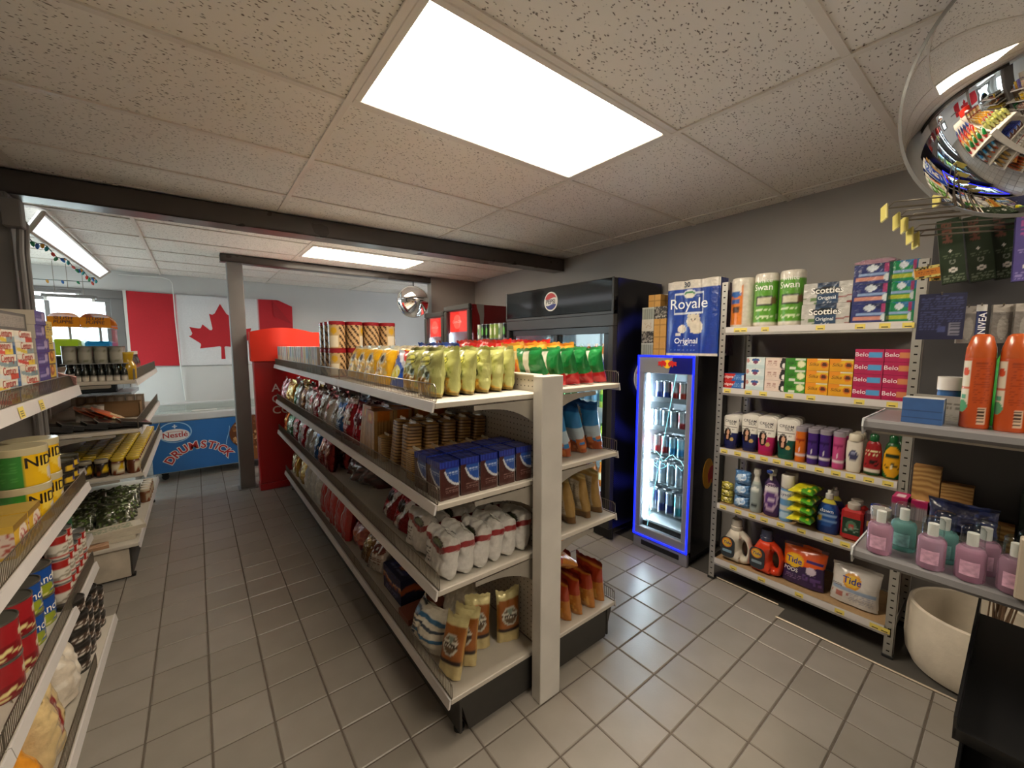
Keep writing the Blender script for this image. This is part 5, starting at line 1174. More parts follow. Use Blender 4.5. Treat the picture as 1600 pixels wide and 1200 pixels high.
stack(yel2, -.53, 2.48, tz+.1698, 2, .056, R, 'yellow carton with black lettering, {o} of two atop the fruit cartons', 'yellow cartons')
carton('blue_carton', 'box', .055, .20, .10, design('#7f96bb', ('r', 0, 1, .8, 1, '#a9b6cc'), ('t', .2, .8, .2, .7, 6, '#5c76a2')), side='#7088b0').put((-.53, 2.575, tz+GS), R, 'tall pale blue carton between yellow cartons and pink cloth', None)
pk = MB(); rnd = random.Random(2)
pk.surf(lambda u, v: (-.60+.17*u-.02*v, 2.63+.06*v+.012*sin(9*u)+.05*u*v, tz+.17*(1-v)*(1-u*.8)+.012*sin(7*u+4*v)+.004), 12, 10, lambda u, v: '#cf9d99' if (int(u*20)+int(v*16)) % 3 else '#d9b3ad')
o = link('pink_cloth', pk.build('pink_cloth', mat('pink_fabric', rough=.8, attr=True)), None); tag(o, 'crumpled pink cloth at the far end of the top left shelf', 'cloth')
m_ = o.modifiers.new('thickness', 'SOLIDIFY'); m_.thickness = .004
# milk powder tins and others, second shelf
z2 = LZ[1]
def nido():
    r, h = .075, .142; k = Kind('milk_powder_tin', 'tin', 2*r); b = MB()
    dz = design('#2f7a2c', ('r', .315, .685, 0, 1, '#d8ac1c'), ('e', .5, .52, .11, .30, '#e2c24a'), ('e', .49, .30, .035, .2, '#cfc2b4'), ('e', .57, .30, .035, .20, '#a8231c'), ('t', .1, .28, .2, .8, 9, '#3f8f38'), ('r', .74, .86, .1, .24, '#b9b59a'), ('r', .9, 1, .25, .5, '#a9ad98'))
    b.lathe([(r*.98, 0), (r, .004)]+[(r, .004+(h-.022)*j/26) for j in range(1, 27)], 60, dz); k.root = b.build('milk_powder_tin', GLOSS)
    k.part('lid', MB().lathe([(r*1.02, h-.026), (r*1.025, h-.022), (r*1.025, h-.002), (r*1.0, h), (.0001, h-.001)], 36, '#b9ad8a').build('lid', GLOSS))
    k.part('lettering', flat_text('NIDO', .054, '#241a10', .015, fn=cyl_text(r, h*.60, -.25))); return k
nd = nido()
for c, (x, y) in enumerate(((-.545, 2.285), (-.545, 2.44))):
    for ly in range(2): nd.put((x, y, z2+GS+ly*.143), R, 'green and yellow milk powder tin, %s layer, %s from the near end' % (['lower', 'upper'][ly], ORD[c]), 'milk powder tins')
cer = carton('cereal_carton', 'box', .13, .105, .09, design('#c9a02c', ('e', .6, .5, .3, .35, '#d8c8b8'), ('s', .4, .9, .2, .7, '#a8483c', 12, .3), ('r', 0, 1, .82, 1, '#8a6a2c')), side=design('#c7a23a', ('r', .3, 1, .1, .8, '#d2c0b4'), ('s', .3, 1, .1, .8, '#a8483c', 12, .25)), top='#a5863a')
cer.put((-.52, 2.09, z2+GS), R, 'low yellow carton with pink picture beside the milk powder tins', None)
cer.put((-.52, 1.95, z2+GS), R, 'low yellow carton at the picture edge on the second left shelf', None)
bt = can('fish_tin', 'tin', .046, .052, design('#2a2622', ('r', .36, .64, .1, .6, '#c9a32c'), ('e', .5, .45, .06, .2, '#3a3f7a'), ('r', .62, .74, .1, .9, '#d2b83a')), lid='#6f6a58', n=30, nv=8)
stack(bt, -.505, 2.585, z2, 3, .052, R, 'black and yellow fish tin, {o} from the bottom of the nearer stack', 'fish tins')
stack(bt, -.505, 2.69, z2, 3, .052, R, 'black and yellow fish tin, {o} from the bottom of the farther stack', 'fish tins')
stack(bt, -.605, 2.62, z2, 3, .052, R, 'black and yellow fish tin, {o} from the bottom of the stack behind', 'fish tins')
carton('tan_carton', 'box', .13, .21, .12, design('#b9a184', ('t', .1, .9, .2, .8, 7, '#8d775a')), side='#a98f70').put((-.72, 2.66, z2+GS), R, 'plain tan carton behind the fish tins on the second left shelf', None)
# third shelf: evaporated milk, large tins
z3 = LZ[2]
def bigtin(base, acc, word, tcol, seed, r=.067, h=.115):
    k = can('food_tin', 'tin', r, h, design(base, ('r', 0, 1, .0, .12, acc), ('e', .56, .62, .05, .14, '#d8cfa8'), ('e', .42, .28, .10, .16, acc), ('s', .3, .7, .08, .34, '#d9c98a', 20, .25), ('t', .05, .25, .2, .8, 7, '#c9c4b8'), seed=seed), lid='#8a887f', n=44, nv=18, texts=((word, .044, 0, h*.58, tcol, .006),) if word else ())
    return k
anc = bigtin('#1f4a94', '#8f9a2a', 'Anchor', '#e6e4dc', 1); redt = bigtin('#9a2126', '#7a1a1e', None, '#e0d4cc', 2, .062, .12)
for c, y in enumerate((2.12, 2.26)):
    for ly in range(2): anc.put((-.555, y, z3+GS+ly*.1165), R-.15, 'blue and green milk tin with white script, %s layer, %s from the near end' % (['lower', 'upper'][ly], ORD[c]), 'blue milk tins')
for c, y in enumerate((1.85, 1.985)):
    for ly in range(2): redt.put((-.54, y, z3+GS+ly*.1215), R-.2, 'dark red food tin, %s layer, %s from the near end' % (['lower', 'upper'][ly], ORD[c]), 'dark red tins')
wt = can('soup_tin', 'tin', .034, .10, design('#cdc6b8', ('r', 0, 1, .62, .94, '#9a2420'), ('e', .5, .78, .06, .12, '#e2d8cc'), ('s', .1, .9, .12, .55, '#8f8678', 14, .3), ('r', 0, 1, .05, .16, '#a8302a')), n=26, nv=14)
for c, y in enumerate((2.38, 2.455, 2.53, 2.605, 2.68)):
    for r_ in range(2):
        for ly in range(3 if c < 2 else 2): wt.put((-.495-.075*r_, y, z3+GS+ly*.1012), R, 'white and red soup tin, %s layer, %s from the near end, %s row' % (['lower', 'upper', 'top'][ly], ORD[c], ['front', 'back'][r_]), 'white and red soup tins')
carton('white_sack_carton', 'box', .16, .27, .12, design('#bdb4ac', ('t', .1, .9, .3, .9, 8, '#958b84'), ('t', .3, .7, .08, .2, 1, '#3a3430')), side=design('#bdb4ac', ('t', .1, .9, .1, .9, 9, '#7d3038'))).put((-.71, 2.10, z3+GS), R, 'tall pale printed carton behind the blue milk tins', None)
carton('green_carton', 'box', .17, .255, .07, design('#1d5c34', ('r', .08, .92, .05, .68, '#a9a596'), ('t', .12, .88, .12, .62, 7, '#8a8677')), side='#174c2b', top='#1d5c34').put((-.66, 3.05, .375+GS), 0, 'green carton with a pale printed panel in the shallow section', None)
line(wt, (-.62, 2.86, .375+GS), (0, .075, 0), 2, R, 'white and red soup tin in the shallow section, {o} from the near end', 'white and red soup tins', 0)
# base shelf: dark tins, bags
z4 = LZ[3]
dk = can('corned_beef_tin', 'tin', .05, .062, design('#26221f', ('r', .3, .7, .2, .75, '#4a3a30'), ('e', .55, .5, .07, .3, '#b9a79a'), ('r', .62, .72, .1, .9, '#a89aa4'), ('t', .3, .55, .3, .7, 2, '#d8cfc4')), lid='#55514e', n=30, nv=8)
for c, y in enumerate((2.36, 2.47, 2.58, 2.69)):
    stack(dk, -.475, y, z4, (5, 4, 4, 3)[c], .062, R, 'dark tin with grey lid, {o} from the bottom of the %s stack' % ORD[c], 'dark tins')
wb = bag('clear_starch_bag', 'bag', .19, .24, .12, design('#cbbfae', ('s', 0, 1, 0, 1, '#d8cfc2', 10, .3)), FILM, 111, soft=1.6)
wb.put((-.48, 2.19, z4+GS), R, 'clear plastic bag of white powder on the left base shelf', None, tilt=.2)
bb = variants(lambda s: bag('cassava_cracker_bag', 'snack bag', .22, .29, .12, design('#cfb583', ('r', .42, .62, .18, .62, '#8a2220'), ('r', .46, .58, .2, .54, '#c9a89a'), ('e', .3, .75, .05, .03, '#6d5a2c'), ('e', .7, .30, .05, .03, '#6d5a2c'), seed=s), FILM, s+112, soft=1.4))
line(bb, (-.62, 1.94, z4+GS), (0, -.23, 0), 3, R, 'cream cracker bag with dark red ribbon print, {o} from the clear bag', 'cream cracker bags', .18)
bb[1].put((-.47, 1.90, z4+GS), R, 'cream cracker bag slumped against the front guard', None, tilt=.15)
ob = bag('orange_sweets_bag', 'snack bag', .22, .27, .12, design('#b8691a', ('e', .5, .5, .3, .2, '#d08a2a'), ('e', .4, .25, .15, .1, '#b0403a')), FILM, 115, soft=1.6)
ob.put((-.475, 1.675, z4+GS), R, 'glossy orange bag at the near end of the left base shelf', None, tilt=.3)
# ---- far left unit
zt = FZ[0]
db = lidded('sauce_bottle', 'bottle', dense([(.015, 0), (.016, .004), (.016, .055), (.012, .07), (.007, .082), (.007, .09)], 3), lambda u, v: '#c9c2b6' if v < .36 and .18 < u < .82 else '#20241f', [(.009, .088), (.009, .104), (.0001, .105)], '#15181a', n=14)
for r_ in range(3):
    for i in range(8): db.put((-.61+i*.0345, 3.545+r_*.04, zt+GS), 0, 'small dark sauce bottle with pale label, %s from the left, %s row on far unit' % (ORD[i], ORD[r_]), 'small sauce bottles')
tr = MB().cbox(-.64, -.345, 3.525, 3.75, .106, .110, .001); o = link('stacking_card', tr.build('stacking_card', PRINT), None, (0, 0, zt)); tag(o, 'thin grey card sheet lying over the small sauce bottles', 'card')
gj = can('clear_jar', 'jar', .031, .105, design('#8d8c84', ('s', 0, 1, .1, .9, '#6d6f5c', 16, .35), ('r', .3, .7, .2, .7, '#a3a195')), lid='#77756c', n=18, nv=8)
for r_ in range(3):
    for i in range(4): gj.put((-.605+i*.068, 3.565+r_*.07, zt+.1105), 0, 'grey-labelled jar in the upper layer, %s from the left, %s row' % (ORD[i], ORD[r_]), 'upper grey jars')
yv = lidded('yellow_pot', 'jar', dense([(.026, 0), (.029, .01), (.030, .06), (.018, .085), (.024, .115)], 3), '#c19a22', [(.024, .114), (.025, .122), (.0001, .123)], '#cfae3a', n=18)
yv.put((-.358, 3.62, zt+GS), 0, 'yellow waisted pot at the aisle corner of the far unit', None, scale=1.45)
cb_ = lidded('seasoning_bottle', 'bottle', dense([(.022, 0), (.023, .01), (.023, .10), (.012, .14), (.010, .16)], 3), design('#d2cec0', ('s', 0, 1, 0, .5, '#a8402e', 8, .3), ('r', 0, 1, .6, 1, '#1d2420')), [(.012, .158), (.012, .18), (.0001, .181)], '#e2ded2', n=16)
line(cb_, (-.352, 3.72, zt+GS), (0, .085, 0), 5, R, 'white and black seasoning bottle, {o} behind the yellow pot', 'seasoning bottles', 0)
fm = MB(); 
gt = can('grey_tin', 'tin', .036, .10, design('#6d6a60', ('r', .2, .8, .2, .8, '#8c897c'), ('s', .1, .9, .2, .8, '#4c5040', 14, .3)), n=18, nv=8)
for r_ in range(3): line(gt, (-.40-.085*r_, 3.86, zt+GS), (0, .082, 0), 6, R, 'grey printed tin deeper on the far unit, {o} back, %s row from aisle' % ORD[r_], 'grey printed tins', 0)
# second shelf: black packets, brown tray
zs = FZ[1]
bp = carton('noodle_packet', 'packet', .15, .016, .20, '#1c1c1e', '#1c1c1e', top=design('#17181a', ('r', 0, .05, 0, 1, '#b9b5ad'), ('r', .95, 1, 0, 1, '#b9b5ad'), ('r', 0, 1, 0, .06, '#b9b5ad'), ('r', 0, 1, .94, 1, '#b9b5ad'), ('e', .5, .5, .18, .2, '#3d3a2c')), m=FOIL, n=(16, 16))
for i in range(8):
    bp.put((-.72+i*.052, 3.63+.006*(i % 2), zs+.020+.006*(i % 3)), .3-.06*(i % 2), 'flat black packet with silver edge, %s from the left in the fan' % ORD[i], 'black packets', roll=.20)
op = bag('dried_fish_packet', 'packet', .14, .20, .03, design('#c0582e', ('r', .2, .8, .1, .5, '#d3b890'), ('s', 0, 1, 0, .5, '#e0cba0', 10, .4)), FILM, 120)
line(op, (-.40, 3.80, zs+GS), (-.05, .05, 0), 3, R, 'orange dried fish packet, {o} from the aisle among the black packets', 'orange packets', 1.0)
cp = bag('clear_packet', 'packet', .15, .18, .03, design('#a39c90', ('s', 0, 1, 0, 1, '#c2bcb2', 9, .4)), FILM, 121); cp.put((-.58, 3.84, zs+GS), .2, 'clear packet lying behind the black packets', None, tilt=.9)
tray = MB(); tray.box(0, .30, 0, .004, 0, .11).box(0, .30, .16, .164, 0, .11).box(0, .004, 0, .164, 0, .11).box(.296, .30, 0, .164, 0, .11).box(0, .30, 0, .164, 0, .004)
o = link('cardboard_tray', tray.build('cardboard_tray', mat('cardboard', '#7d6040', rough=.8, var=(9, .1))), None, (-.66, 4.12, zs+GS)); tag(o, 'open brown cardboard tray behind the orange packets', 'tray')
sb = carton('small_carton', 'box', .05, .075, .05, design('#8f8070', ('r', .2, .8, .3, .8, '#b3a292'), ('t', .25, .75, .4, .7, 2, '#7a3a30')), side='#84766a', n=(6, 8))
for ly in range(2): line(sb, (-.70, 4.35, zs+GS+ly*.0756), (.054, 0, 0), 7, 0, 'small brown carton, {o} from the left, %s layer behind the tray' % ['lower', 'upper'][ly], 'small brown cartons', 0, .002, rj=.02)
# third shelf: jars with yellow lids
zj = FZ[2]
def jar(body, lid, lab):
    return lidded('sauce_jar', 'jar', dense([(.030, 0), (.033, .006), (.033, .082), (.028, .092)], 4), design(body, ('r', .28, .72, .15, .75, lab), ('e', .56, .5, .09, .22, '#d0ac1c'), ('s', .3, .7, .2, .4, '#7a3a1c', 14, .3)), [(.0315, .090), (.0325, .092), (.0325, .108), (.030, .111), (.0001, .111)], lid, n=22, capname='lid')
jy, jd = jar('#5a2a14', '#b79c2c', '#cfc6a8'), jar('#1d1410', '#8a8270', '#2a1e18')
for c in range(5):
    for i in range(17):
        k = jy if c < 2 or i > 0 else jd
        k.put((-.366-.073*c, 3.555+.075*i, zj+GS), R if c == 0 else .3, '%s, %s back in the %s column from the aisle' % ('yellow-lidded sauce jar' if k is jy else 'dark sauce jar', ORD[i], ORD[c]), 'sauce jars', scale=1.0)
# base: greens and boxes
zb = FZ[3]
gr = variants(lambda s: bag('greens_bag', 'vegetable bag', .20, .22, .07, design('#44462f', ('s', 0, 1, 0, 1, '#66803a', 13, .22), ('s', 0, 1, 0, 1, '#8c8c7c', 15, .18), ('s', 0, 1, 0, 1, '#26301a', 23, .35), ('s', 0, 1, .5, 1, '#b9c2a8', 21, .10), seed=s), FILM, s+130, soft=2.))
for r_ in range(3):
    for i in range(2): gr[(i+r_) % 3].put((-.72+i*.21, 3.80+r_*.20, zb+GS), .15*(i-.5), 'film bag of leafy greens, %s, %s row back on the base' % (['left', 'right'][i], ORD[r_]), 'bags of greens', tilt=.85)
wtray = carton('flat_white_pack', 'packet', .30, .025, .14, '#bdb4a2', '#b0a794', top=design('#c4bba8', ('t', .1, .9, .2, .8, 4, '#4f7a58'), ('r', .8, .95, .1, .9, '#d6d0c2')))
for i in range(3): wtray.put((-.54+.02*i, 3.66, zb+GS+i*.0256), .12*i, 'flat white printed packet, %s from the bottom of the little pile' % ORD[i], 'flat white packets')
carton('brown_flat_pack', 'packet', .17, .02, .09, '#a07a5c', '#98735a', top=design('#a9836a', ('s', 0, 1, 0, 1, '#c29c80', 9, .4))).put((-.60, 3.555, zb+GS), .15, 'flat brown packet at the near edge of the base', None)
sj = jar('#7a4a2c', '#c2b49a', '#b9a88c')
line(sj, (-.40, 4.42, zb+GS), (0, .075, 0), 5, R, 'small brown jar standing on the base, {o} from the near end', 'small brown jars', 0)
# ---------------------------------------------------------------- rack and fridge-top goods
FR = 2.585
def wrap_roll(name, dz, r, h, texts, cat='paper towel'):
    k = Kind(name, cat, 2*r); b = MB()
    b.lathe([(r*.35, .002), (r*.92, 0), (r, .012)]+[(r, .012+(h-.024)*j/30) for j in range(1, 31)]+[(r*.93, h), (r*.35, h-.003), (.0001, h-.02)], 48, dz); k.root = b.build(name, FILM)
    for s, size, a0, z, c, bo in texts: k.part('lettering', flat_text(s, size, c, bo, fn=cyl_text(r, z, a0)))
    return k
swan = wrap_roll('paper_towel_roll', design('#d8d2c4', ('r', 0, 1, .10, .90, '#5a9a2c'), ('r', .40, .64, .43, .60, '#1d2a24'), ('r', .42, .62, .45, .58, '#c9c4a8'), ('e', .66, .52, .05, .08, '#6a4a30'), ('r', .70, .77, .14, .26, '#dcd8cc'), ('t', .38, .66, .16, .36, 5, '#d4e0b8')), .062, .305, (('white', .036, .12, .262, '#eef0e6', .006), ('Swan', .050, 0, .224, '#eef0e6', .012)))
swan.put((FR+.065, .972, RZ[0]+GS), L, 'green-wrapped paper towel roll, left of the pair on the rack top', 'green paper towel pair'); swan.put((FR+.065, .842, RZ[0]+GS), L, 'green-wrapped paper towel roll, right of the pair on the rack top', 'green paper towel pair')
org = wrap_roll('paper_towel_roll', design('#d6cfc0', ('r', .36, .60, .06, .93, '#d4761a'), ('r', .38, .58, .74, .90, '#d9d2c4'), ('e', .48, .72, .10, .06, '#2a5fa8'), ('s', .40, .56, .28, .6, '#4a2c18', 22, .4), ('r', .41, .55, .52, .60, '#3a5a9a')), .066, .295, ())
org.put((FR+.07, 1.10, RZ[0]+GS), L-.25, 'orange and white wrapped paper towels at the rack top left', None)
sco = carton('tissue_box', 'tissue box', .205, .108, .11, design('#b7b4ae', ('r', .28, .74, 0, 1, '#24405f'), ('r', .28, .74, .86, 1, '#1a2f4a'), ('s', .0, .28, 0, .35, '#5f7a4a', 12, .3), ('s', .74, 1, 0, .35, '#8a3a3a', 12, .2), ('e', .5, .62, .33, .17, '#10181f'), ('t', .38, .64, .05, .14, 1, '#c9cdd2')), side='#a9a69f', top=design('#b4b1aa', ('r', .28, .74, 0, 1, '#24405f')), m=FILM, n=(36, 18), texts=(('Scotties', .044, .5, .62, '#eceae4', .014), ('Original', .024, .5, .27, '#dfe3e6', .008)))
for i in range(2): sco.put((FR+.06, .672-.004*i, RZ[0]+GS+i*.109), L, 'white and navy tissue box, %s of two stacked on the rack top' % ['lower', 'upper'][i], 'stacked tissue boxes')
def pads(base, acc, st): return carton('sanitary_pad_pack', 'pad pack', .142, .094, .12, design(base, ('h', .6, 1, 1.15, acc), ('e', .48, .78, .14, .16, '#c9d2da'), ('r', .15, .85, .40, .50, '#8aa4cc'), ('r', .05, .85, .16, .34, st), ('r', .80, .92, .55, .95, '#a03a6a'), ('e', .86, .28, .06, .2, '#cdd6d8')), side=base, top=acc, m=FILM, n=(26, 16))
pb, pg = pads('#232f6c', '#1a2450', '#c98a7a'), pads('#17804e', '#1f6a9a', '#a8b03a')
for i in range(3): pb.put((FR+.066, .493, RZ[0]+GS+i*.0946), L, 'navy pad pack, %s from the bottom of its stack on the rack' % ORD[i], 'navy pad packs')
for i in range(3): pg.put((FR+.066, .388-.002*i, RZ[0]+GS+i*.0946), L, 'green pad pack, %s from the bottom of its stack on the rack' % ORD[i], 'green pad packs', scale=(.46/.65, 1, 1))
bag('pink_pad_bag', 'pad pack', .16, .12, .03, design('#a8808f', ('s', 0, 1, 0, 1, '#c9b9be', 10, .4)), FILM, 140).put((FR+.05, .50, RZ[0]+.285), L, 'flat pinkish film pack lying on the navy pad packs', None, tilt=1.45)
# second shelf: soaps
zq = RZ[1]+GS
col = carton('toothpaste_carton', 'box', .125, .045, .11, design('#1f5fa8', ('h', -1, .2, -.42, '#b8211c'), ('r', .9, 1, .2, .8, '#cfd6de'), ('t', .55, .9, .3, .7, 2, '#8fb4d8')), side='#9a1c1a', top='#2a62a6', n=(26, 10), texts=(('Colgate', .022, .25, .55, '#f0e9e6', .01),))
for i in range(2): col.put((FR+.06, 1.110, zq+i*.0456), L, 'red and blue toothpaste carton, %s of two' % ['lower', 'upper'][i], 'toothpaste cartons')
def soap(front, w, h=.0635, d=.1, side='#999999', texts=(), n=(26, 14)): return carton('soap_carton', 'soap box', w, h, d, front, side, m=PRINT, n=n, texts=texts)
s1 = soap(design('#b9cdd0', ('r', 0, 1, .3, 1, '#cbd8da'), ('e', .08, .7, .08, .22, '#b9807c'), ('h', 0, 0, 1, '#000000'), ('e', .5, .70, .28, .30, '#e6e6e2'), ('e', .5, .76, .20, .17, '#2a5590'), ('e', .5, .56, .13, .16, '#7a3a5a'), ('t', .05, .95, .08, .2, 1, '#7d8f96')), .098, side='#c2cdd0')
s2 = soap(design('#d9c6ba', ('e', .92, .62, .12, .42, '#17161a'), ('e', .90, .36, .16, .34, '#17161a'), ('e', .97, .32, .10, .24, '#e2ded8'), ('t', .08, .6, .3, .8, 3, '#a8857c')), .098, side='#cdbcb2')
s3 = soap(design('#3f8f22', ('h', -1, .6, -.1, '#2f7a1c'), ('e', .78, .5, .19, .30, '#c9cf9a'), ('e', .78, .5, .15, .22, '#dfe0b4'), ('r', .5, .98, .84, 1, '#c9d2bc'), ('r', .2, .5, .06, .26, '#d6dccc')), .096, side='#2f7a1c', texts=(('Silka', .024, .30, .56, '#1f4a14', .0, .3),))
s4 = soap(design('#d99a12', ('h', .5, 1, .95, '#d8b01c'), ('h', -.6, 1, .5, '#dd8a14'), ('e', .80, .52, .17, .26, '#c9641a'), ('e', .80, .52, .11, .16, '#4a2414'), ('r', .5, .98, .86, 1, '#d8ccb0')), .097, side='#c27a10', texts=(('Silka', .024, .32, .52, '#5f3a10', .0, .3),))
def belo(acc): return soap(design('#a8124c', ('r', .50, .93, .32, .72, acc), ('t', .1, .9, .08, .18, 1, '#c95a86')), .108, .0605, .11, '#8d0f40', texts=(('Belo', .029, .24, .55, '#ecdfe4', .002),))
s5, s6 = belo('#4a94c8'), belo('#c87c4e')
for nm, k, y, n, h, lab in (('a', s1, .988, 3, .064, 'pale blue soap carton with round emblem'), ('b', s2, .886, 3, .064, 'cream soap carton with black panda patch'), ('c', s3, .786, 3, .064, 'green papaya soap carton'), ('d', s4, .686, 3, .064, 'orange papaya soap carton in the left stack'), ('e', s4, .586, 3, .064, 'orange papaya soap carton in the right stack'), ('f', s5, .480, 4, .061, 'magenta soap carton with blue tab'), ('g', s6, .370, 4, .061, 'magenta soap carton with orange tab')):
    for i in range(n): k.put((FR+.056, y, zq+i*(h+.0004)), L, '%s, %s from the bottom' % (lab, ORD[i]), 'soap cartons on the rack')
o = bag('black_sponge_bag', 'bag', .40, .10, .12, design('#1b1a1c', ('s', 0, 1, 0, 1, '#2c2a2c', 9, .3)), FILM, 141); o.put((FR+.26, .78, zq), L, 'black film bag lying behind the soap cartons', None)
# third shelf: hair care
zh = RZ[2]+GS
def creamtube(bot, cap):
    w, h, d = .098, .225, .055; k = Kind('conditioner_tube', 'tube', d); b = MB()
    dz = design('#d8d4cc', ('r', 0, 1, 0, .36, bot), ('r', .62, 1, 0, .42, bot), ('r', .06, .92, .60, .625, '#6a625c'), ('e', .36, .36, .24, .22, '#23150f'), ('e', .38, .42, .10, .085, '#c99a80'), ('r', .30, .46, .20, .33, '#c09078'), ('e', .68, .20, .13, .055, '#b89a5a'), ('t', .1, .8, .52, .58, 1, '#8f8a84'))
    def fr(u, v, s=-1):
        ww = w*(.80+.20*min(1, v*1.6))*.5; q = max(0, 1-max(0, (v-.90)/.10)**2)**.5; x = (2*u-1)*ww*(.55+.45*q)
        t = d*.5*(1-v*.80)*max(0, 1-abs(2*u-1)**2.4)**.5
        return (x, s*t, .026+(h-.026)*v)
    b.surf(lambda u, v: fr(u, v, -1), 30, 44, dz); b.surf(lambda u, v: fr(u, v, 1), 12, 10, '#cfcbc4', flip=True); k.root = b.build('conditioner_tube', GLOSS)
    k.part('cap', MB().lathe([(.036, 0), (.0375, .003), (.0375, .025), (.034, .027), (.0001, .027)], 24, cap, sx=1.05, sy=.72).build('cap', GLOSS))
    for s, sz, vx, vv in (('CREAM', .0225, .0, .80), ('SILK', .0225, .014, .72)):
        k.part('lettering', flat_text(s, sz, '#3c3a40', .004, fn=lambda x, z, vx=vx, vv=vv: (x+vx, fr(min(.97, max(.03, (x+vx)/w+.5)), vv+z/h)[1]-.0012, .026+(h-.026)*vv+z)))
    return k
ct_ = [creamtube('#1d2150', '#1a1f4c'), creamtube('#1d2150', '#1a1f4c'), creamtube('#a01a52', '#a81c4c'), creamtube('#12493e', '#115244')]
for c, y in enumerate((1.118, 1.015, .918, .815)):
    for j in range(4): ct_[c].put((FR+.035+j*.062+(.02 if c == 1 else 0), y+.006*j, zh), L, '%s conditioner tube, %s column from the left post, %s from the front' % (['navy based', 'navy based', 'pink based', 'dark green based'][c], ORD[c], ORD[j]), 'conditioner tubes', scale=(.92, 1, .92) if c == 0 else None)
def tubebottle(body, lab): return lidded('shampoo_bottle', 'bottle', dense([(.024, 0), (.0255, .004), (.0255, .172)], 14), design(body, ('r', .28, .72, .20, .235, '#d8d0d4'), ('e', .5, .40, .03, .05, '#d8cfd8'), ('e', .5, .70, .14, .05, lab), ('t', .36, .64, .48, .60, 3, '#c9bcd0')), [(.0262, .170), (.0262, .192), (.022, .196), (.0001, .196)], '#8f8892', m=GLOSS, n=32, capm=GLOSS)
tb = [tubebottle('#c8641a', '#8a2a14'), tubebottle('#3f2470', '#2a164c'), tubebottle('#3f2470', '#2a164c'), tubebottle('#b8487c', '#8a2458')]
for c, y in enumerate((.744, .688, .634, .576)):
    for j in range(3): tb[c].put((FR+.034+j*.058, y, zh), L, '%s shampoo bottle with clear cap, %s from the front%s' % (['orange', 'purple', 'purple', 'pink'][c], ORD[j], ['', ', left purple column', ', right purple column', ''][c]), 'slim shampoo bottles')
def flatbottle(body, lab, cap, shape=0):
    prof = [(.024, 0), (.029, .005), (.031, .05), (.029, .11), (.024, .150), (.016, .165)] if shape else [(.025, 0), (.027, .004), (.031, .10), (.029, .150), (.026, .158)]
    cp_ = [(.016, .163), (.0165, .168), (.0165, .190), (.012, .196), (.0001, .197)] if shape else [(.026, .157), (.0265, .16), (.025, .186), (.020, .192), (.0001, .193)]
    return lidded('shampoo_bottle', 'bottle', dense(prof, 6), lab, cp_, cap, n=34, sx=1.06, sy=.68)
wtb = flatbottle('#d2ccc0', design('#d2ccc0', ('e', .5, .55, .09, .17, '#3a3a5a'), ('e', .5, .62, .06, .06, '#8f94b0'), ('t', .35, .65, .16, .24, 1, '#8a857c')), '#cac2b0')
wtb.put((FR+.03, .512, zh), L, 'ivory shampoo bottle with dark drop emblem', None, scale=1.02)
line(wtb, (FR+.085, .515, zh), (.055, 0, 0), 2, L, 'ivory shampoo bottle behind the front one, {o} back', 'ivory bottles', 0)
pr = flatbottle('#8f1f22', design('#8f1f22', ('r', 0, 1, 0, .10, '#123f1c'), ('r', .3, .7, .12, .17, '#d2cabc'), ('t', .34, .66, .60, .75, 2, '#d6cfa0'), ('s', .36, .64, .30, .52, '#2a1210', 22, .4)), '#14522a', 1)
py_ = flatbottle('#d09418', design('#154f24', ('e', .5, .47, .21, .42, '#d49a18'), ('r', .37, .63, .60, .70, '#1d3018'), ('s', .36, .64, .30, .48, '#3f3a1c', 20, .35), ('e', .5, .35, .03, .05, '#e0d6b0')), '#14522a', 1)
pr.put((FR+.035, .440, zh), L, 'red shampoo bottle with green cap', None, scale=1.05)
for j in range(3): py_.put((FR+.035+j*.06, .368, zh), L, 'yellow and green shampoo bottle, %s from the front' % ORD[j], 'yellow shampoo bottles', scale=1.08)
# fourth shelf: cleaning
zc_ = RZ[3]+GS
spo = bag('sponge_pack', 'sponge', .075, .055, .045, design('#a89a30', ('s', 0, 1, 0, 1, '#6f6a2c', 8, .35), ('s', 0, 1, .5, 1, '#d2c860', 9, .2)), FILM, 150)
for i in range(3): spo.put((FR+.045, 1.125, zc_+i*.045), L, 'olive green sponge pack, %s from the bottom' % ORD[i], 'olive sponge packs', scale=(1, 1.3, .85))
blu = bag('wipes_pack', 'pack', .095, .085, .075, design('#4a78ac', ('e', .5, .5, .33, .26, '#b9cbe0'), ('s', 0, 1, 0, 1, '#7ba0cc', 9, .25)), FILM, 151)
for i in range(3): blu.put((FR+.05, 1.038, zc_+i*.076), L, 'shiny blue film pack, %s from the bottom' % ORD[i], 'blue film packs', scale=(1, 1, .92))
def trig(body, neck, cap, h, w, lab):
    k = lidded('spray_bottle', 'bottle', dense([(.028, 0), (.032, .006), (.033, h*.55), (.030, h*.68), (.014, h*.80), (.013, h*.86)], 8), lab, [(.016, h*.85), (.017, h*.90), (.0001, h*.905)], cap, n=30, sx=w, sy=.78)
    k.part('trigger_head', MB().prism([(-.045, h*.90), (.022, h*.90), (.026, h*.965), (.010, h), (-.035, h*.985), (-.05, h*.95)], -.012, .012, 'x', neck).prism([(-.036, h*.90), (-.026, h*.90), (-.020, h*.78), (-.030, h*.77)], -.006, .006, 'x', neck).build('trigger_head', GLOSS)); return k
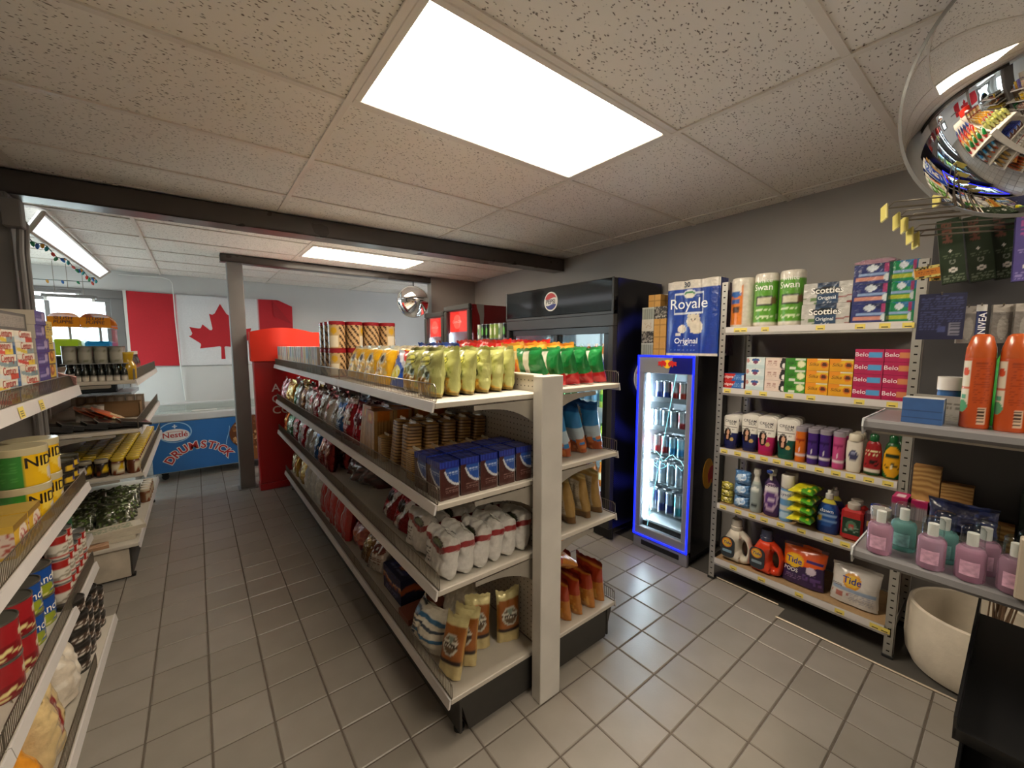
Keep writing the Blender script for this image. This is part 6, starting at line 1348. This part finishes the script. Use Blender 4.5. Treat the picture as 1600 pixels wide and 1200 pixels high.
sp1 = lidded('cleaner_bottle', 'bottle', dense([(.030, 0), (.032, .005), (.032, .14), (.018, .19), (.013, .215), (.018, .235)], 7), design('#a9b2ae', ('r', 0, 1, .78, 1, '#c9c6be'), ('r', 0, 1, 0, .72, '#8f9a9a'), ('e', .5, .60, .12, .06, '#d2d6d2'), ('r', .48, .52, .12, .26, '#23282a'), ('r', .42, .58, .17, .20, '#23282a')), [(.019, .233), (.020, .238), (.018, .262), (.0001, .264)], '#b5b2aa', n=30)
sp1.put((FR+.04, .955, zc_), L, 'grey spray cleaner bottle with plus sign', None)
lys = trig('#452a5c', '#d8d4cc', '#cac6be', .285, 1.32, design('#3a2350', ('e', .5, .48, .17, .34, '#b79ab8'), ('e', .5, .44, .12, .22, '#5a3a78'), ('r', .34, .66, .60, .74, '#d6d0d4'), ('t', .40, .60, .34, .54, 4, '#c9b4cc')))
lys.part('lettering', flat_text('Lysol', .030, '#2a1a44', .008), loc=(0, -.027, .19)); lys.part('nozzle', MB().cbox(-.014, .014, -.066, -.046, .266, .284, .004, '#1f3a8a').build('nozzle', GLOSS))
lys.put((FR+.045, .873, zc_), L, 'purple spray cleaner bottle with white trigger', None)
aer = can('disinfectant_spray', 'spray can', .033, .195, design('#5f8fbc', ('r', .2, .8, .70, .92, '#c9ccd0'), ('r', .2, .8, .35, .5, '#c2c6ca'), ('e', .5, .18, .2, .1, '#a9c4dc')), lid='#c9c9c6', n=34, nv=20, texts=(('Lysol', .026, 0, .158, '#2a3a6a', .008),))
aer.part('cap', MB().lathe([(.031, .196), (.0325, .200), (.0325, .262), (.029, .268), (.0001, .268)], 28, '#cbc7bf').build('cap', GLOSS))
aer.put((FR+.04, .795, zc_), L, 'blue and white disinfectant spray can in front', None); aer.put((FR+.115, .80, zc_), L, 'blue and white disinfectant spray can behind the front one', None)
yl = bag('sponge_pouch', 'pouch', .115, .20, .05, design('#c9c01c', ('h', 1, .5, .95, '#4f9a2a'), ('s', 0, 1, 0, 1, '#e0d83a', 9, .25)), FILM, 152, flat=False, soft=1.3)
for i in range(4): yl.put((FR+.14, .705, zc_+.026+i*.053), L, 'yellow and green film pouch lying flat, %s from the bottom' % ORD[i], 'yellow pouches', tilt=-1.5708)
dw = lidded('dish_soap', 'bottle', dense([(.040, 0), (.043, .006), (.046, .06), (.042, .13), (.024, .17), (.015, .185)], 7), design('#14306a', ('e', .5, .52, .12, .32, '#1f4f94'), ('r', .36, .64, .50, .58, '#8fb0d8'), ('r', .36, .64, .36, .40, '#6f94c4'), ('e', .40, .44, .04, .08, '#d0b43a'), ('r', 0, 1, .88, 1, '#b9b03a')), [(.015, .184), (.018, .188), (.017, .212), (.010, .216), (.009, .232), (.0001, .233)], '#c4c2be', n=36, sx=1.15, sy=.66)
dw.part('lettering', flat_text('dawn', .028, '#dfe8f2', .006), loc=(0, -.0325, .125))
dw.put((FR+.045, .602, zc_), L, 'blue dish soap bottle with pale cap in front', None); dw.put((FR+.13, .60, zc_), L, 'blue dish soap bottle behind the front one', None)
def jug(body, label_, cap, capc=.02):
    k = Kind('drain_cleaner', 'bottle', .06); b = MB().cbox(-.045, .045, -.03, .03, 0, .165, .012, body); k.root = b.build('drain_cleaner', GLOSS)
    k.part('cap', MB().lathe([(.022, .163), (.026, .168), (.026, .192), (.022, .196), (.0001, .196)], 24, cap).build('cap', GLOSS))
    lb = MB(); gridface(lb, (-.036, -.0308, .035), (.072, 0, 0), (0, 0, .085), 18, 18, label_); k.part('label', lb.build('label', PRINT)); return k
jr = jug('#a51d1c', design('#12301f', ('e', .5, .55, .3, .3, '#4a6a54'), ('e', .5, .5, .16, .16, '#a83a34'), ('s', .1, .9, .1, .5, '#7a8f80', 12, .25)), '#bdb4aa')
jr.put((FR+.04, .497, zc_), L, 'red square bottle with dark green label', None); jr.put((FR+.115, .50, zc_), L, 'red square bottle behind the front one', None)
jb = jug('#3a2430', design('#2a1c2c', ('r', .1, .9, .72, .95, '#b08a4a'), ('e', .5, .38, .34, .28, '#6a7a9a'), ('r', .1, .9, 0, .16, '#a02a34')), '#1d3a8f'); jb.put((FR+.045, .415, zc_), L, 'dark bottle with blue cap beside the red square one', None, scale=(.8, 1, 1.08))
jw = jug('#c9c9c4', design('#c9c9c4', ('t', .1, .9, .1, .9, 5, '#8a8a88')), '#1d3a8f'); jw.put((FR+.06, .352, zc_), L, 'white bottle with blue cap at the rack right end', None, scale=(.62, 1, 1.1))
# lowest shelf: laundry
zl = RZ[4]+GS
def laundry(body, capc, lab):
    k = Kind('laundry_jug', 'bottle', .10); w, h, d = .175, .215, .10; b = MB()
    # jug outline with the handle hole cut out on the right
    outer = [(-.085, .004), (-.06, 0), (.05, 0), (.078, .012), (.088, .06), (.088, .115), (.070, .165), (.035, .198), (.022, .205), (-.038, .205), (-.055, .175), (-.080, .12), (-.090, .06)]
    hole = ellp(.048, .098, .019, .052, 18); m = len(outer)
    def P(p, y, s=1.): return (p[0]*s, y, p[1])
    N_ = 72
    def ray_out(a, poly, c):
        best = None
        for i in range(len(poly)):
            p, q = poly[i], poly[(i+1) % len(poly)]; dx, dz = cos(a), sin(a); ex, ez = q[0]-p[0], q[1]-p[1]
            den = dx*ez-dz*ex
            if abs(den) < 1e-9: continue
            t = ((p[0]-c[0])*ez-(p[1]-c[1])*ex)/den; s_ = ((p[0]-c[0])*dz-(p[1]-c[1])*dx)/den
            if t > 0 and -1e-6 <= s_ <= 1+1e-6 and (best is None or t < best): best = t
        return best or .02
    c = (.048, .098)
    def surf_f(u, v, sgn):
        a = 2*pi*u; ri = 1/sqrt((cos(a)/.019)**2+(sin(a)/.052)**2); ro = ray_out(a, outer, c)
        t = ri+(ro-ri)*v; x, z = c[0]+t*cos(a), c[1]+t*sin(a)
        th = d*.5*(max(0, sin(pi*min(1, max(0, v))))**.38)*(1.0 if x < .03 else .62)
        return (x, sgn*th, z)
    b.surf(lambda u, v: surf_f(u, v, -1), N_, 12, body, wrap=True, flip=True); b.surf(lambda u, v: surf_f(u, v, 1), N_, 12, body, wrap=True)
    k.root = b.build('laundry_jug', GLOSS)
    k.part('cap', MB().lathe([(.030, .198), (.034, .202), (.034, .222), (.030, .226), (.030, .262), (.026, .268), (.0001, .268)], 26, capc, cx=-.008).build('cap', GLOSS))
    lb = MB(); lb.prism(rrect(-.078, .004, .025, .155, .03), -.0525, -.049, 'y', '#2c3238'); lb.prism(ellp(-.040, .120, .030, .030, 28), -.0545, -.0525, 'y', '#d0762a'); lb.prism(ellp(-.040, .120, .024, .024, 28), -.0555, -.0545, 'y', '#d8b23a'); lb.prism(rrect(-.066, -.01, .058, .075, .004), -.0535, -.0525, 'y', lab)
    k.part('label', lb.build('label', PRINT)); k.part('lettering', flat_text('Tide', .026, '#23307a', .012, .2), loc=(-.040, -.0562, .120)); return k
laundry('#d2cabc', '#b9b2a6', '#7a9ab0').put((FR+.06, 1.055, zl), L, 'white laundry detergent jug with handle', None, scale=(1.0, 1, 1.02))
laundry('#cf3c1c', '#3a3f58', '#7f8f9a').put((FR+.065, .885, zl), L, 'orange-red laundry detergent jug with handle', None, scale=(1.0, 1, 1.0))
def pouch(dz, back, w, h, texts, nm): return bag(nm, 'detergent pouch', w, h, .075, dz, GLOSS, 160, texts=texts, nu=40, nv=44, soft=.7, back=back)
p1 = pouch(design('#d4551c', ('h', -.35, 1, .82, '#d9601f'), ('h', .15, -1, -.42, '#3a2450'), ('e', .30, .58, .24, .19, '#d99a1c'), ('e', .30, .58, .18, .14, '#e0c23a'), ('r', .60, .97, .62, .70, '#3a2a6a'), ('h', .15, -1, -.42, '#35224c'), ('e', .30, .58, .20, .155, '#dcae2c'), ('e', .72, .44, .12, .10, '#c9b9cc'), ('s', .55, .95, .1, .35, '#5a3a7a', 18, .35), ('t', .12, .52, .12, .26, 3, '#7a5a8a')), '#5a2a34', .212, .225, (('Tide', .046, .30, .59, '#262a7a', .015, .0), ('PODS', .030, .24, .35, '#d8cfd6', .01)), 'detergent_pod_pouch')
p1.put((FR+.075, .705, zl), L, 'orange and purple detergent pod pouch', None, tilt=.12)
p2 = pouch(design('#c2bcb6', ('e', .45, .60, .20, .20, '#d09030'), ('e', .45, .60, .15, .145, '#dcb23c'), ('r', .05, .95, .34, .42, '#8fa0b8'), ('s', .04, .4, .08, .28, '#a8675c', 14, .3), ('t', .4, .92, .1, .32, 5, '#9a98a2'), ('r', 0, 1, .93, 1, '#b2aca6')), '#b0aaa4', .205, .205, (('Tide', .046, .45, .61, '#262a7a', .015, .0), ('PODS', .018, .14, .44, '#3a3a4a', .01)), 'detergent_pod_pouch')
p2.put((FR+.075, .475, zl), L, 'white detergent pod pouch with orange target', None, tilt=.14)
# ---- on top of the slim fridge
zf = ZT+GS
def tp_pack(base, name, lab):
    w, h, d = .36, .50, .125; k = Kind(name, 'toilet paper', d); b = MB(); n = 3
    def fr(u, v, s):
        a = (u*n) % 1; bul = .5+.5*max(0, 1-(2*a-1)**2)**.5
        return ((u-.5)*w, s*d*.5*(.82+.18*(bul-.5)*2), h*v)
    b.surf(lambda u, v: fr(u, v, -1), 72, 80, lab); b.surf(lambda u, v: fr(u, v, 1), 24, 10, base, flip=True)
    for s in (-1, 1): b.add([fr(0 if s < 0 else 1, j/10, -1) for j in range(11)]+[fr(0 if s < 0 else 1, j/10, 1) for j in range(11)], [(j, 11+j, 12+j, j+1) if s > 0 else (j, j+1, 12+j, 11+j) for j in range(10)], lab(.95, .5))
    k.root = b.build(name, FILM)
    rl_ = MB().lathe([(.020, 0), (.055, -.002), (.058, .008), (.055, .014), (.020, .012)], 26, '#cfc6b6')
    rm = rl_.build('roll_end', PRINT)
    for i in range(3): k.part('roll_end', rm, loc=((i-1)*.12, 0, h-.010))
    for i in range(3): k.part('roll_end', rm, loc=((i-1)*.12, 0, -.0005+.003))
    return k
lay = design('#123a94', ('r', 0, 1, .90, 1, '#cfc8bc'), ('r', 0, 1, 0, .03, '#cfc8bc'), ('h', .2, 1, 2.0, '#fff'), ('r', .16, .72, .56, .84, '#c9d0da'), ('r', .18, .70, .58, .82, '#173f93'), ('e', .45, .83, .13, .05, '#c9d0da'), ('e', .45, .825, .11, .035, '#2a7a3a'), ('e', .45, .80, .10, .035, '#d6d2c2'), ('t', .1, .62, .075, .09, 1, '#5f7fc0'), ('t', .26, .64, .135, .155, 1, '#8fa8d8'),
  ('e', .54, .46, .125, .095, '#d2c8b4'), ('e', .60, .38, .12, .09, '#d2c8b4'), ('r', .50, .70, .31, .36, '#d2c8b4'), ('e', .455, .53, .03, .025, '#c9bfa8'), ('e', .62, .53, .03, .025, '#c9bfa8'), ('e', .51, .485, .014, .011, '#4a4436'), ('e', .575, .485, .014, .011, '#4a4436'), ('e', .54, .46, .014, .008, '#a87a6a'), ('e', .325, .36, .085, .055, '#dcd6c8'), ('e', .385, .36, .024, .038, '#a8988a'), ('h', 0, 0, 1, '#000'), ('r', .20, .30, .275, .305, '#d6d0c4'))
ry = tp_pack('#123a94', 'toilet_paper_pack', lay)
for s, sz, x, z, c, bo in (('Royale', .098, -.022, .345, '#e6ebf2', .004), ('Original', .052, -.03, .098, '#e6ebf2', .012), ('30', .046, -.035, .472, '#26384a', .014)): ry.part('lettering', flat_text(s, sz, c, bo), loc=(x, -.0655, z))
ry.put((2.6825, 1.41, zf), L, 'large blue toilet paper pack with white kitten print on the slim fridge', None)
rp = tp_pack('#3a1236', 'toilet_paper_pack', design('#3a1236', ('r', 0, 1, .90, 1, '#cfc8bc'), ('r', 0, 1, 0, .03, '#cfc8bc')))
rp.put((2.86, 1.436, zf), L, 'dark purple toilet paper pack behind the blue one', None, scale=(1, 1, .97))
def nb(dz, side): return carton('noodle_carton', 'box', .098, .086, .13, dz, side=dz, top=side, n=(16, 12))
kb = nb(design('#b88a44', ('d', 0, 1, 0, 1, 6, 0, .12, '#8a6630'), ('r', 0, 1, .47, .52, '#8a6630')), '#b0843f'); gb = nb(design('#8d9188', ('d', 0, 1, 0, 1, 5, 0, .3, '#6a6f68'), ('r', 0, 1, .85, 1, '#a9aca2')), '#7f837c'); bkb = nb(design('#2a2826', ('s', 0, 1, 0, 1, '#8f8a80', 16, .35), ('t', .1, .9, .1, .3, 1, '#c9c4b8')), '#2a2826'); wb2 = nb(design('#b9b2a4', ('s', .2, .9, .2, .8, '#a08a74', 14, .2)), '#a9a294')
for c, (y, seq) in enumerate(((1.745, (gb, bkb, wb2, gb)), (1.645, (kb, kb, kb, bkb, kb)))):
    for i, k in enumerate(seq):
        if c == 1 and i == 4: k.put((2.695, y+.05, zf+i*.0865), L, 'kraft brown carton topmost on the fridge stack', None); continue
        k.put((2.695, y, zf+i*.0865), L, '%s carton, %s from the bottom of the %s stack on the fridge' % ({kb: 'kraft brown', gb: 'grey striped', bkb: 'black patterned', wb2: 'off-white'}[k], ORD[i], ['left', 'right'][c]), 'cartons on the slim fridge')
r2 = tp_pack('#123a94', 'toilet_paper_pack', design('#123a94', ('r', 0, 1, .86, 1, '#cfc8bc'))); r2.part('lettering', flat_text('30', .05, '#26384a', .014), loc=(-.06, -.0655, .465))
r2.put((2.86, 1.72, zf), L, 'second blue toilet paper pack behind the small cartons', None, scale=(.55, .9, .90))
# ---------------------------------------------------------------- right-hand display goods
zu = 1.3026+GS
def small(k, u=.72): k.unit = u; return k
small(carton('blue_carton', 'box', .112, .098, .085, design('#35598f', ('r', 0, 1, .48, .50, '#27426c'), ('r', 0, 1, .20, .22, '#27426c')), side=design('#3c5f96', ('e', .5, .75, .3, .22, '#8f9090')), top='#a9a9a6')).put((1.616, .173, zu), L, 'small blue carton at the end of the upper grey shelf', None)
def spray(): 
    k = lidded('body_spray', 'spray can', [(.033, 0), (.0345, .004)]+[(.0345, .004+.164*q/60) for q in range(1, 61)]+[(.034, .172)], design('#a8441a', ('r', .24, .45, .30, .96, '#c2bba8'), ('e', .38, .80, .05, .06, '#b8482c'), ('r', .26, .44, .56, .59, '#b0604a'), ('r', .34, .42, .42, .48, '#4f8f74'), ('e', .36, .31, .08, .09, '#4f8f6a'), ('t', .50, .66, .36, .95, 16, '#8a3617'), ('r', .55, .65, .07, .30, '#c0a48c'), ('d', .56, .64, .09, .28, 0, 22, .5, '#3a2a22')), [(.034, .171), (.0345, .174), (.033, .195), (.024, .222), (.016, .228), (.0001, .229)], '#a84c1e', n=64, capname='dome_cap'); return k
spk = spray()
for i, y in enumerate((.078, .018, -.042)): spk.put((1.624, y, zu), L-.15, 'orange body spray can, %s from the blue carton' % ORD[i], 'orange body sprays', scale=(.806, .806, 1.08))
small(carton('grey_flap', 'card', .20, .10, .004, design('#8f8b84', ('t', .5, .95, .5, .8, 2, '#5f5b54'), ('t', .1, .9, .1, .3, 3, '#7a766f')), side='#8f8b84')).put((1.70, .137, zu), L-.3, 'grey cardboard flap standing behind the blue carton', None)
pgn = carton('green_tea_carton', 'box', .055, .075, .06, design('#a8a87a', ('e', .5, .5, .1, .12, '#4a5a2c')), side='#9a9a70', n=(10, 10))
small(pgn)
line(pgn, (1.786, .184, zu), (0, -.042, 0), 2, L, 'little sage green carton, {o} from the rack post', 'sage cartons', 0, .001)
jr2 = lidded('blue_lotion_jar', 'jar', dense([(.030, 0), (.032, .005), (.032, .10)], 8), design('#20303f', ('r', 0, 1, .6, .95, '#2f5a8f'), ('r', .3, .7, .1, .5, '#17222c')), [(.033, .098), (.033, .14), (.0001, .141)], '#c9c6c2', n=24); jr2.put((1.735, .133, zu), L, 'dark blue jar with white lid behind the orange sprays', None, scale=.9)
gbt = lidded('green_bottle', 'bottle', dense([(.03, 0), (.032, .006), (.032, .20), (.02, .23)], 8), '#2f8a2c', [(.014, .228), (.014, .26), (.0001, .261)], '#d2cfc8', n=20); gbt.put((1.70, .032, zu), L, 'bright green bottle between two orange sprays', None, scale=(.72, .72, .864))
# hooks, hanging packs
hk_ = link('peg_hook_rack', None); tag(hk_, 'rack of long wire hooks with yellow tag holders at the upper right', 'hook rack'); dv = Vector((-.53, .85, 0)); px_ = Vector((.85, .53, 0))
tips = [(1.577, .281, 1.910), (1.609, .259, 1.887), (1.638, .246, 1.880), (1.649, .234, 1.848), (1.663, .223, 1.835), (1.688, .191, 1.948)]
tipm = MB().cbox(-.016, .016, -.003, .003, -.036, .009, .002, '#c2b13c').build('tag_holder', mat('tag_yellow', '#c9bd6a', rough=.3))
for t in tips:
    t = Vector(t); o = link('hook', MB().tube([t-dv*.30, t, t+Vector((0, 0, .009))+dv*.007], .0025, 6).tube([t-dv*.30+Vector((0, 0, .016)), t-dv*.015+Vector((0, 0, .016)), t], .0018, 6).build('hook', WIRE), hk_)
    link('tag_holder', tipm, o, t+dv*.006, (0, .15, radians(32)))
link('back_bar', MB().cbox(-.10, .16, -.012, .012, -.09, .13, .004).build('back_bar', DARKST), hk_, Vector((1.634, .245, 1.851))-dv*.312, (0, 0, radians(32)))
def vape(base, acc): return carton('slim_hanging_box', 'hanging box', .068, .258, .03, design(base, ('r', .2, .55, .62, .95, acc), ('t', .2, .55, .62, .95, 6, base), ('e', .45, .50, .08, .02, '#cfcac4'), ('t', .15, .85, .40, .46, 2, '#5f6a54' if base != '#4a4080' else '#8a80b8'), ('e', .5, .33, .13, .035, '#7f857a'), ('e', .5, .33, .08, .02, base), ('e', .5, .20, .18, .035, '#d2cec8'), ('e', .5, .20, .08, .014, base), ('t', .1, .9, .03, .13, 4, '#6f7a66' if base != '#4a4080' else '#8a80b8')), side='#1d2618' if base != '#4a4080' else '#3a3268', n=(20, 60))
vg, vp = vape('#1f2f1a', '#6a4236'), vape('#4a4080', '#9a4a8a')
small(vg); small(vp)
for i, (x, y, z, k, tl) in enumerate(((1.765, .152, 1.703, vg, .13), (1.785, .098, 1.705, vg, .15), (1.80, .052, 1.708, vg, .15), (1.735, .020, 1.690, vp, .03))):
    k.put((x, y, z), L+.15, ['dark green slim box hanging leftmost from the hooks', 'dark green slim box hanging second from left', 'dark green slim box hanging third, half hidden', 'purple slim box hanging at the picture edge'][i], 'slim hanging boxes', roll=-tl)
ot = carton('orange_tag_pack', 'card pack', .075, .048, .01, design('#c47a24', ('r', 0, 1, .78, 1, '#c9bb6a'), ('r', 0, 1, 0, .2, '#c9bb6a'), ('s', 0, 1, .78, 1, '#3a3a28', 14, .4), ('s', 0, 1, 0, .2, '#3a3a28', 14, .4), ('t', .15, .85, .35, .65, 2, '#8a4a18')), side='#b8862c')
small(ot); ot.put((1.742, .205, 1.722), L+.35, 'orange card pack with patterned border, left of two', None, roll=-.15); ot.put((1.80, .18, 1.718), L+.35, 'orange card pack with patterned border, right of two', None)
nvc = carton('navy_blister_card', 'hanging card', .135, .185, .008, design('#14183a', ('r', .36, .62, .93, .97, '#3a3f66'), ('t', .06, .94, .40, .90, 11, '#343a64'), ('r', .70, .92, .10, .36, '#6f7080'), ('d', .72, .90, .12, .34, 0, 26, .5, '#1a1d34'), ('r', .44, .62, .16, .28, '#3a4272'), ('t', .06, .5, .22, .38, 3, '#343a64')), side='#10142e', n=(30, 40))
small(nvc).put((1.728, .169, 1.538), L+.30, 'navy blue hanging card with small print and barcode', None, tilt=-.03)
nv = lidded('lip_balm', 'tube', dense([(.012, 0), (.012, .11)], 8), design('#1c2350', ('r', 0, 1, 0, .22, '#d2cfca')), [(.0125, .108), (.0125, .13), (.0001, .131)], '#b9b6b2', n=18)
nv.part('lettering', flat_text('NIVEA', .026, '#dcdce2', .01), loc=(0, -.0135, .066), rot=(0, -PI2, 0))
nv.put((1.757, .092, 1.527), L+.4, 'navy and white lip balm tube hanging below the slim boxes', None, scale=.83)
cdb = carton('clear_blister', 'hanging card', .06, .15, .02, design('#6f6a66', ('e', .5, .4, .25, .3, '#8f8a84'), ('r', 0, 1, .8, 1, '#a09a92')), side='#7a756f', m=FILM)
small(cdb)
for i, (y, s) in enumerate(((.119, 1), (.054, 1), (.014, 1), (-.029, 1))): cdb.put((1.80, y, 1.527), L+.3, 'clear blister pack hanging on the dark backboard, %s from the navy card' % ORD[i], 'clear blister packs')
for (x, y, z) in ((1.765, .152, 1.885), (1.785, .098, 1.887), (1.80, .052, 1.89), (1.735, .020, 1.872), (1.728, .169, 1.668), (1.757, .092, 1.632), (1.80, .119, 1.632), (1.80, .054, 1.632), (1.80, .014, 1.632), (1.80, -.029, 1.632), (1.742, .205, 1.755), (1.80, .18, 1.75)):
    link('peg', MB().tube([(1.856, y, z), (x-.012, y, z), (x-.016, y, z+.006)], .0018, 6).build('peg', WIRE), dsp)
# lower grey shelf
zd = .9022+GS
def tinted(name, col):
    m = mat(name, col, rough=.06); b = m.node_tree.nodes['Principled BSDF']
    b.inputs['Transmission Weight'].default_value = .65; b.inputs['IOR'].default_value = 1.2; return m
def mist(col):
    k = Kind('body_mist', 'bottle', .06); h = .115
    k.root = MB().lathe(dense([(.030, 0), (.0315, .004), (.0315, h*.90), (.026, h), (.016, h+.006)], 3), 28, col).build('body_mist', tinted('mist_'+col.strip('#'), col))
    k.part('label', MB().surf(lambda u, v: (.0319*cos(-pi/2+(u-.5)*1.3), .0319*sin(-pi/2+(u-.5)*1.3), .022+.05*v), 12, 2, col).build('label', mat('mist_label_'+col.strip('#'), col, rough=.35, var=(60, .3))))
    k.part('pump', MB().lathe([(.012, h+.004), (.012, h+.05), (.0001, h+.051)], 16, '#c2bfbc').build('pump', WHITEP))
    k.part('overcap', MB().lathe([(.0245, h+.004), (.0245, h+.064), (.020, h+.072), (.0001, h+.074)], 26).build('overcap', CLEARP)); return k
mp, mt_ = small(mist('#c79db6'), 1.), small(mist('#7db4b2'), 1.)
for i, (x, y, k) in enumerate(((1.588, .236, mp), (1.588, .128, mp), (1.588, .055, mp), (1.588, -.018, mp), (1.588, -.095, mt_))):
    k.put((x, y, zd), L, '%s body mist bottle with clear cap, %s from the shelf end, front row' % ('pink' if k is mp else 'teal', ORD[i]), 'body mist bottles', scale=(.92, .92, .76))
for i, (x, y, k) in enumerate(((1.664, .196, mt_), (1.664, .112, mt_), (1.664, .035, mp), (1.664, -.04, mt_), (1.664, -.115, mt_))):
    k.put((x, y, zd), L, '%s body mist bottle, %s from the shelf end, second row' % ('pink' if k is mp else 'teal', ORD[i]), 'body mist bottles', scale=(.92, .92, .76))
bx = carton('white_display_box', 'box', .33, .085, .11, design('#a8a49c', ('t', .05, .22, .15, .75, 6, '#6a675f'), ('t', .35, .48, .1, .2, 1, '#7d7a72')), side='#98948c', top='#4a4742', texts=(('10', .040, .62, .78, '#2a2825', .012), ('or', .030, .60, .25, '#4a4843', .008)))
small(bx).put((1.742, .119, zd), L, 'long white display box with number ten on its front', None)
mg = carton('magenta_carton', 'box', .052, .17, .10, design('#8f8488', ('d', 0, 1, 0, .82, 9, 0, .4, '#746a70'), ('r', 0, 1, .82, 1, '#9a1250')), side='#7a3a58', top=design('#9a1250', ('r', .2, .8, .2, .7, '#c9b8bc')), n=(16, 14))
small(mg)
line(mg, (1.822, .226, zd), (0, -.046, 0), 4, L, 'magenta-topped carton, {o} from the rack end on the lower grey shelf', 'magenta cartons', 0, .001)
nvb = bag('navy_film_bag', 'bag', .20, .12, .05, design('#161a38', ('h', 1, .4, .95, '#2a3a7a'), ('s', 0, 1, 0, 1, '#20264a', 8, .3)), FILM, 170)
small(nvb).put((1.742, .086, zd+.0618), L, 'dark navy film bags lying on the white display box', None, tilt=.3)
wj = lidded('striped_lid_jar', 'jar', dense([(.036, 0), (.038, .005), (.038, .10)], 6), design('#b9a8a0', ('r', 0, 1, .5, .8, '#a8564a'), ('r', 0, 1, .2, .4, '#c9b8b0')), [(.04, .098), (.042, .102), (.042, .138), (.0001, .139)], '#b4b0aa', n=26); wj.put((1.745, .262, zd), L, 'clear jar with striped white lid at the shelf end', None, scale=.62)
def woodgrain():
    m = mat('pine_carton', '#b08a54', rough=.6); nt = m.node_tree; N = nt.nodes; Lk = nt.links; b = N['Principled BSDF']
    tc = N.new('ShaderNodeTexCoord'); w = N.new('ShaderNodeTexWave'); w.wave_type = 'RINGS'; w.inputs['Scale'].default_value = 14; w.inputs['Distortion'].default_value = 5; w.inputs['Detail'].default_value = 2
    Lk.new(tc.outputs['Object'], w.inputs['Vector']); x = N.new('ShaderNodeMix'); x.data_type = 'RGBA'; x.inputs[6].default_value = (*lin('#8f6534'), 1); x.inputs[7].default_value = (*lin('#bd9659'), 1)
    Lk.new(w.outputs['Fac'], x.inputs[0]); Lk.new(x.outputs[2], b.inputs['Base Color']); return m
PINE = woodgrain()
wc = carton('wood_grain_carton', 'box', .085, .155, .06, '#b08a54', '#b08a54', m=PINE)
for i, (y, z, s) in enumerate(((.172, zd+.1228, (.72, .6, .72)), (.105, zd+.1228, (.79, .6, .45)), (.02, zd, (.75, .6, .65)))): wc.put((1.824, y, z), L, ['tall carton with swirling wood grain print', 'short plain wood coloured carton beside the grained one', 'wood coloured carton standing low on the shelf'][i], None, scale=s)
dg = carton('dark_green_carton', 'box', .09, .29, .05, design('#14261a', ('s', 0, 1, 0, 1, '#1f3a28', 9, .3)), side='#122016')
small(dg)
line(dg, (1.826, -.05, zd), (0, -.068, 0), 3, L, 'tall dark green carton, {o} along the shelf back', 'dark green cartons', 0, .001)
# planter with dried sticks
pl = link('concrete_planter', None, None, (2.72, .055, 0)); tag(pl, 'round white concrete planter standing under the display shelf', 'planter')
CONC = mat('white_concrete', '#c9bfae', rough=.8, var=(14, .07), bump=(70, .12))
prof = [(.0001, 0), (.17, 0), (.20, .012), (.222, .06), (.230, .13), (.228, .26), (.222, .302), (.212, .308), (.204, .302), (.206, .18), (.19, .08), (.0001, .07)]
link('pot', MB().lathe(prof, 48).build('pot', CONC), pl)
st_ = link('dried_stick_bundle', None, None, (2.70, .00, .07)); tag(st_, 'bundle of thin dried sticks standing in the planter', 'sticks'); rnd = random.Random(9); STK = mat('dried_stick', '#6d5540', rough=.8, var=(20, .15))
for i in range(26):
    a, q = rnd.uniform(0, 6.28), rnd.uniform(0, .03); dx, dy = rnd.uniform(-.06, .05), rnd.uniform(-.08, .03); hh = rnd.uniform(.42, .52)
    link('stick', MB().tube([(q*cos(a), q*sin(a), .004), (q*cos(a)*1.3+dx*.4, q*sin(a)*1.3+dy*.4, hh*.5), (q*cos(a)*1.5+dx, q*sin(a)*1.5+dy, hh)], .0028, 5).build('stick', STK), st_)
# black tiered tray stand at the near right corner
ts = link('black_tray_stand', None); tag(ts, 'black metal tray stand in the lower right corner', 'rack')
def tray_part(A, B, dep, th=.006, lip=.07):
    """sloping tray: A back-left, B front-left corner; runs along -y"""
    A, B = Vector(A), Vector(B); n = Vector((0, -1, 0)); b = MB(); up = (A-B).normalized().cross(Vector((0, 1, 0))).normalized(); up = up if up.z > 0 else -up
    def slab(p, q, w, t):
        b.add([p, q, q+w, p+w, p+t, q+t, q+w+t, p+w+t], [(0,1,2,3),(7,6,5,4),(0,4,5,1),(1,5,6,2),(2,6,7,3),(3,7,4,0)])
    slab(A, B, n*dep, up*-th); slab(A, B, n*th, up*lip); slab(B, B+n*dep, (A-B).normalized()*th, up*lip*.45)
    return b.build('tray', BLACKP)
for i, (A, B) in enumerate((((1.90, .040, .68), (1.43, .048, .55)), ((1.72, .036, .45), (1.36, .038, .40)))):
    o = link('tray', tray_part(A, B, .62), ts)
    for j in range(4):
        link('slot_clip', MB().cbox(-.004, .004, -.03, .03, 0, .004, .001).build('slot_clip', STEEL), o, (A[0]-.10-.09*j, -.13, A[2]-(.10+.09*j)*(A[2]-B[2])/(A[0]-B[0])+.002), (0, -math.atan2(A[2]-B[2], A[0]-B[0]), 0))
for (x, y) in ((1.88, .02), (1.88, -.56), (1.50, -.56)): link('leg', MB().cbox(x-.01, x+.01, y-.01, y+.01, 0, .66 if x > 1.6 else .55, .002).build('leg', BLACKP), ts)
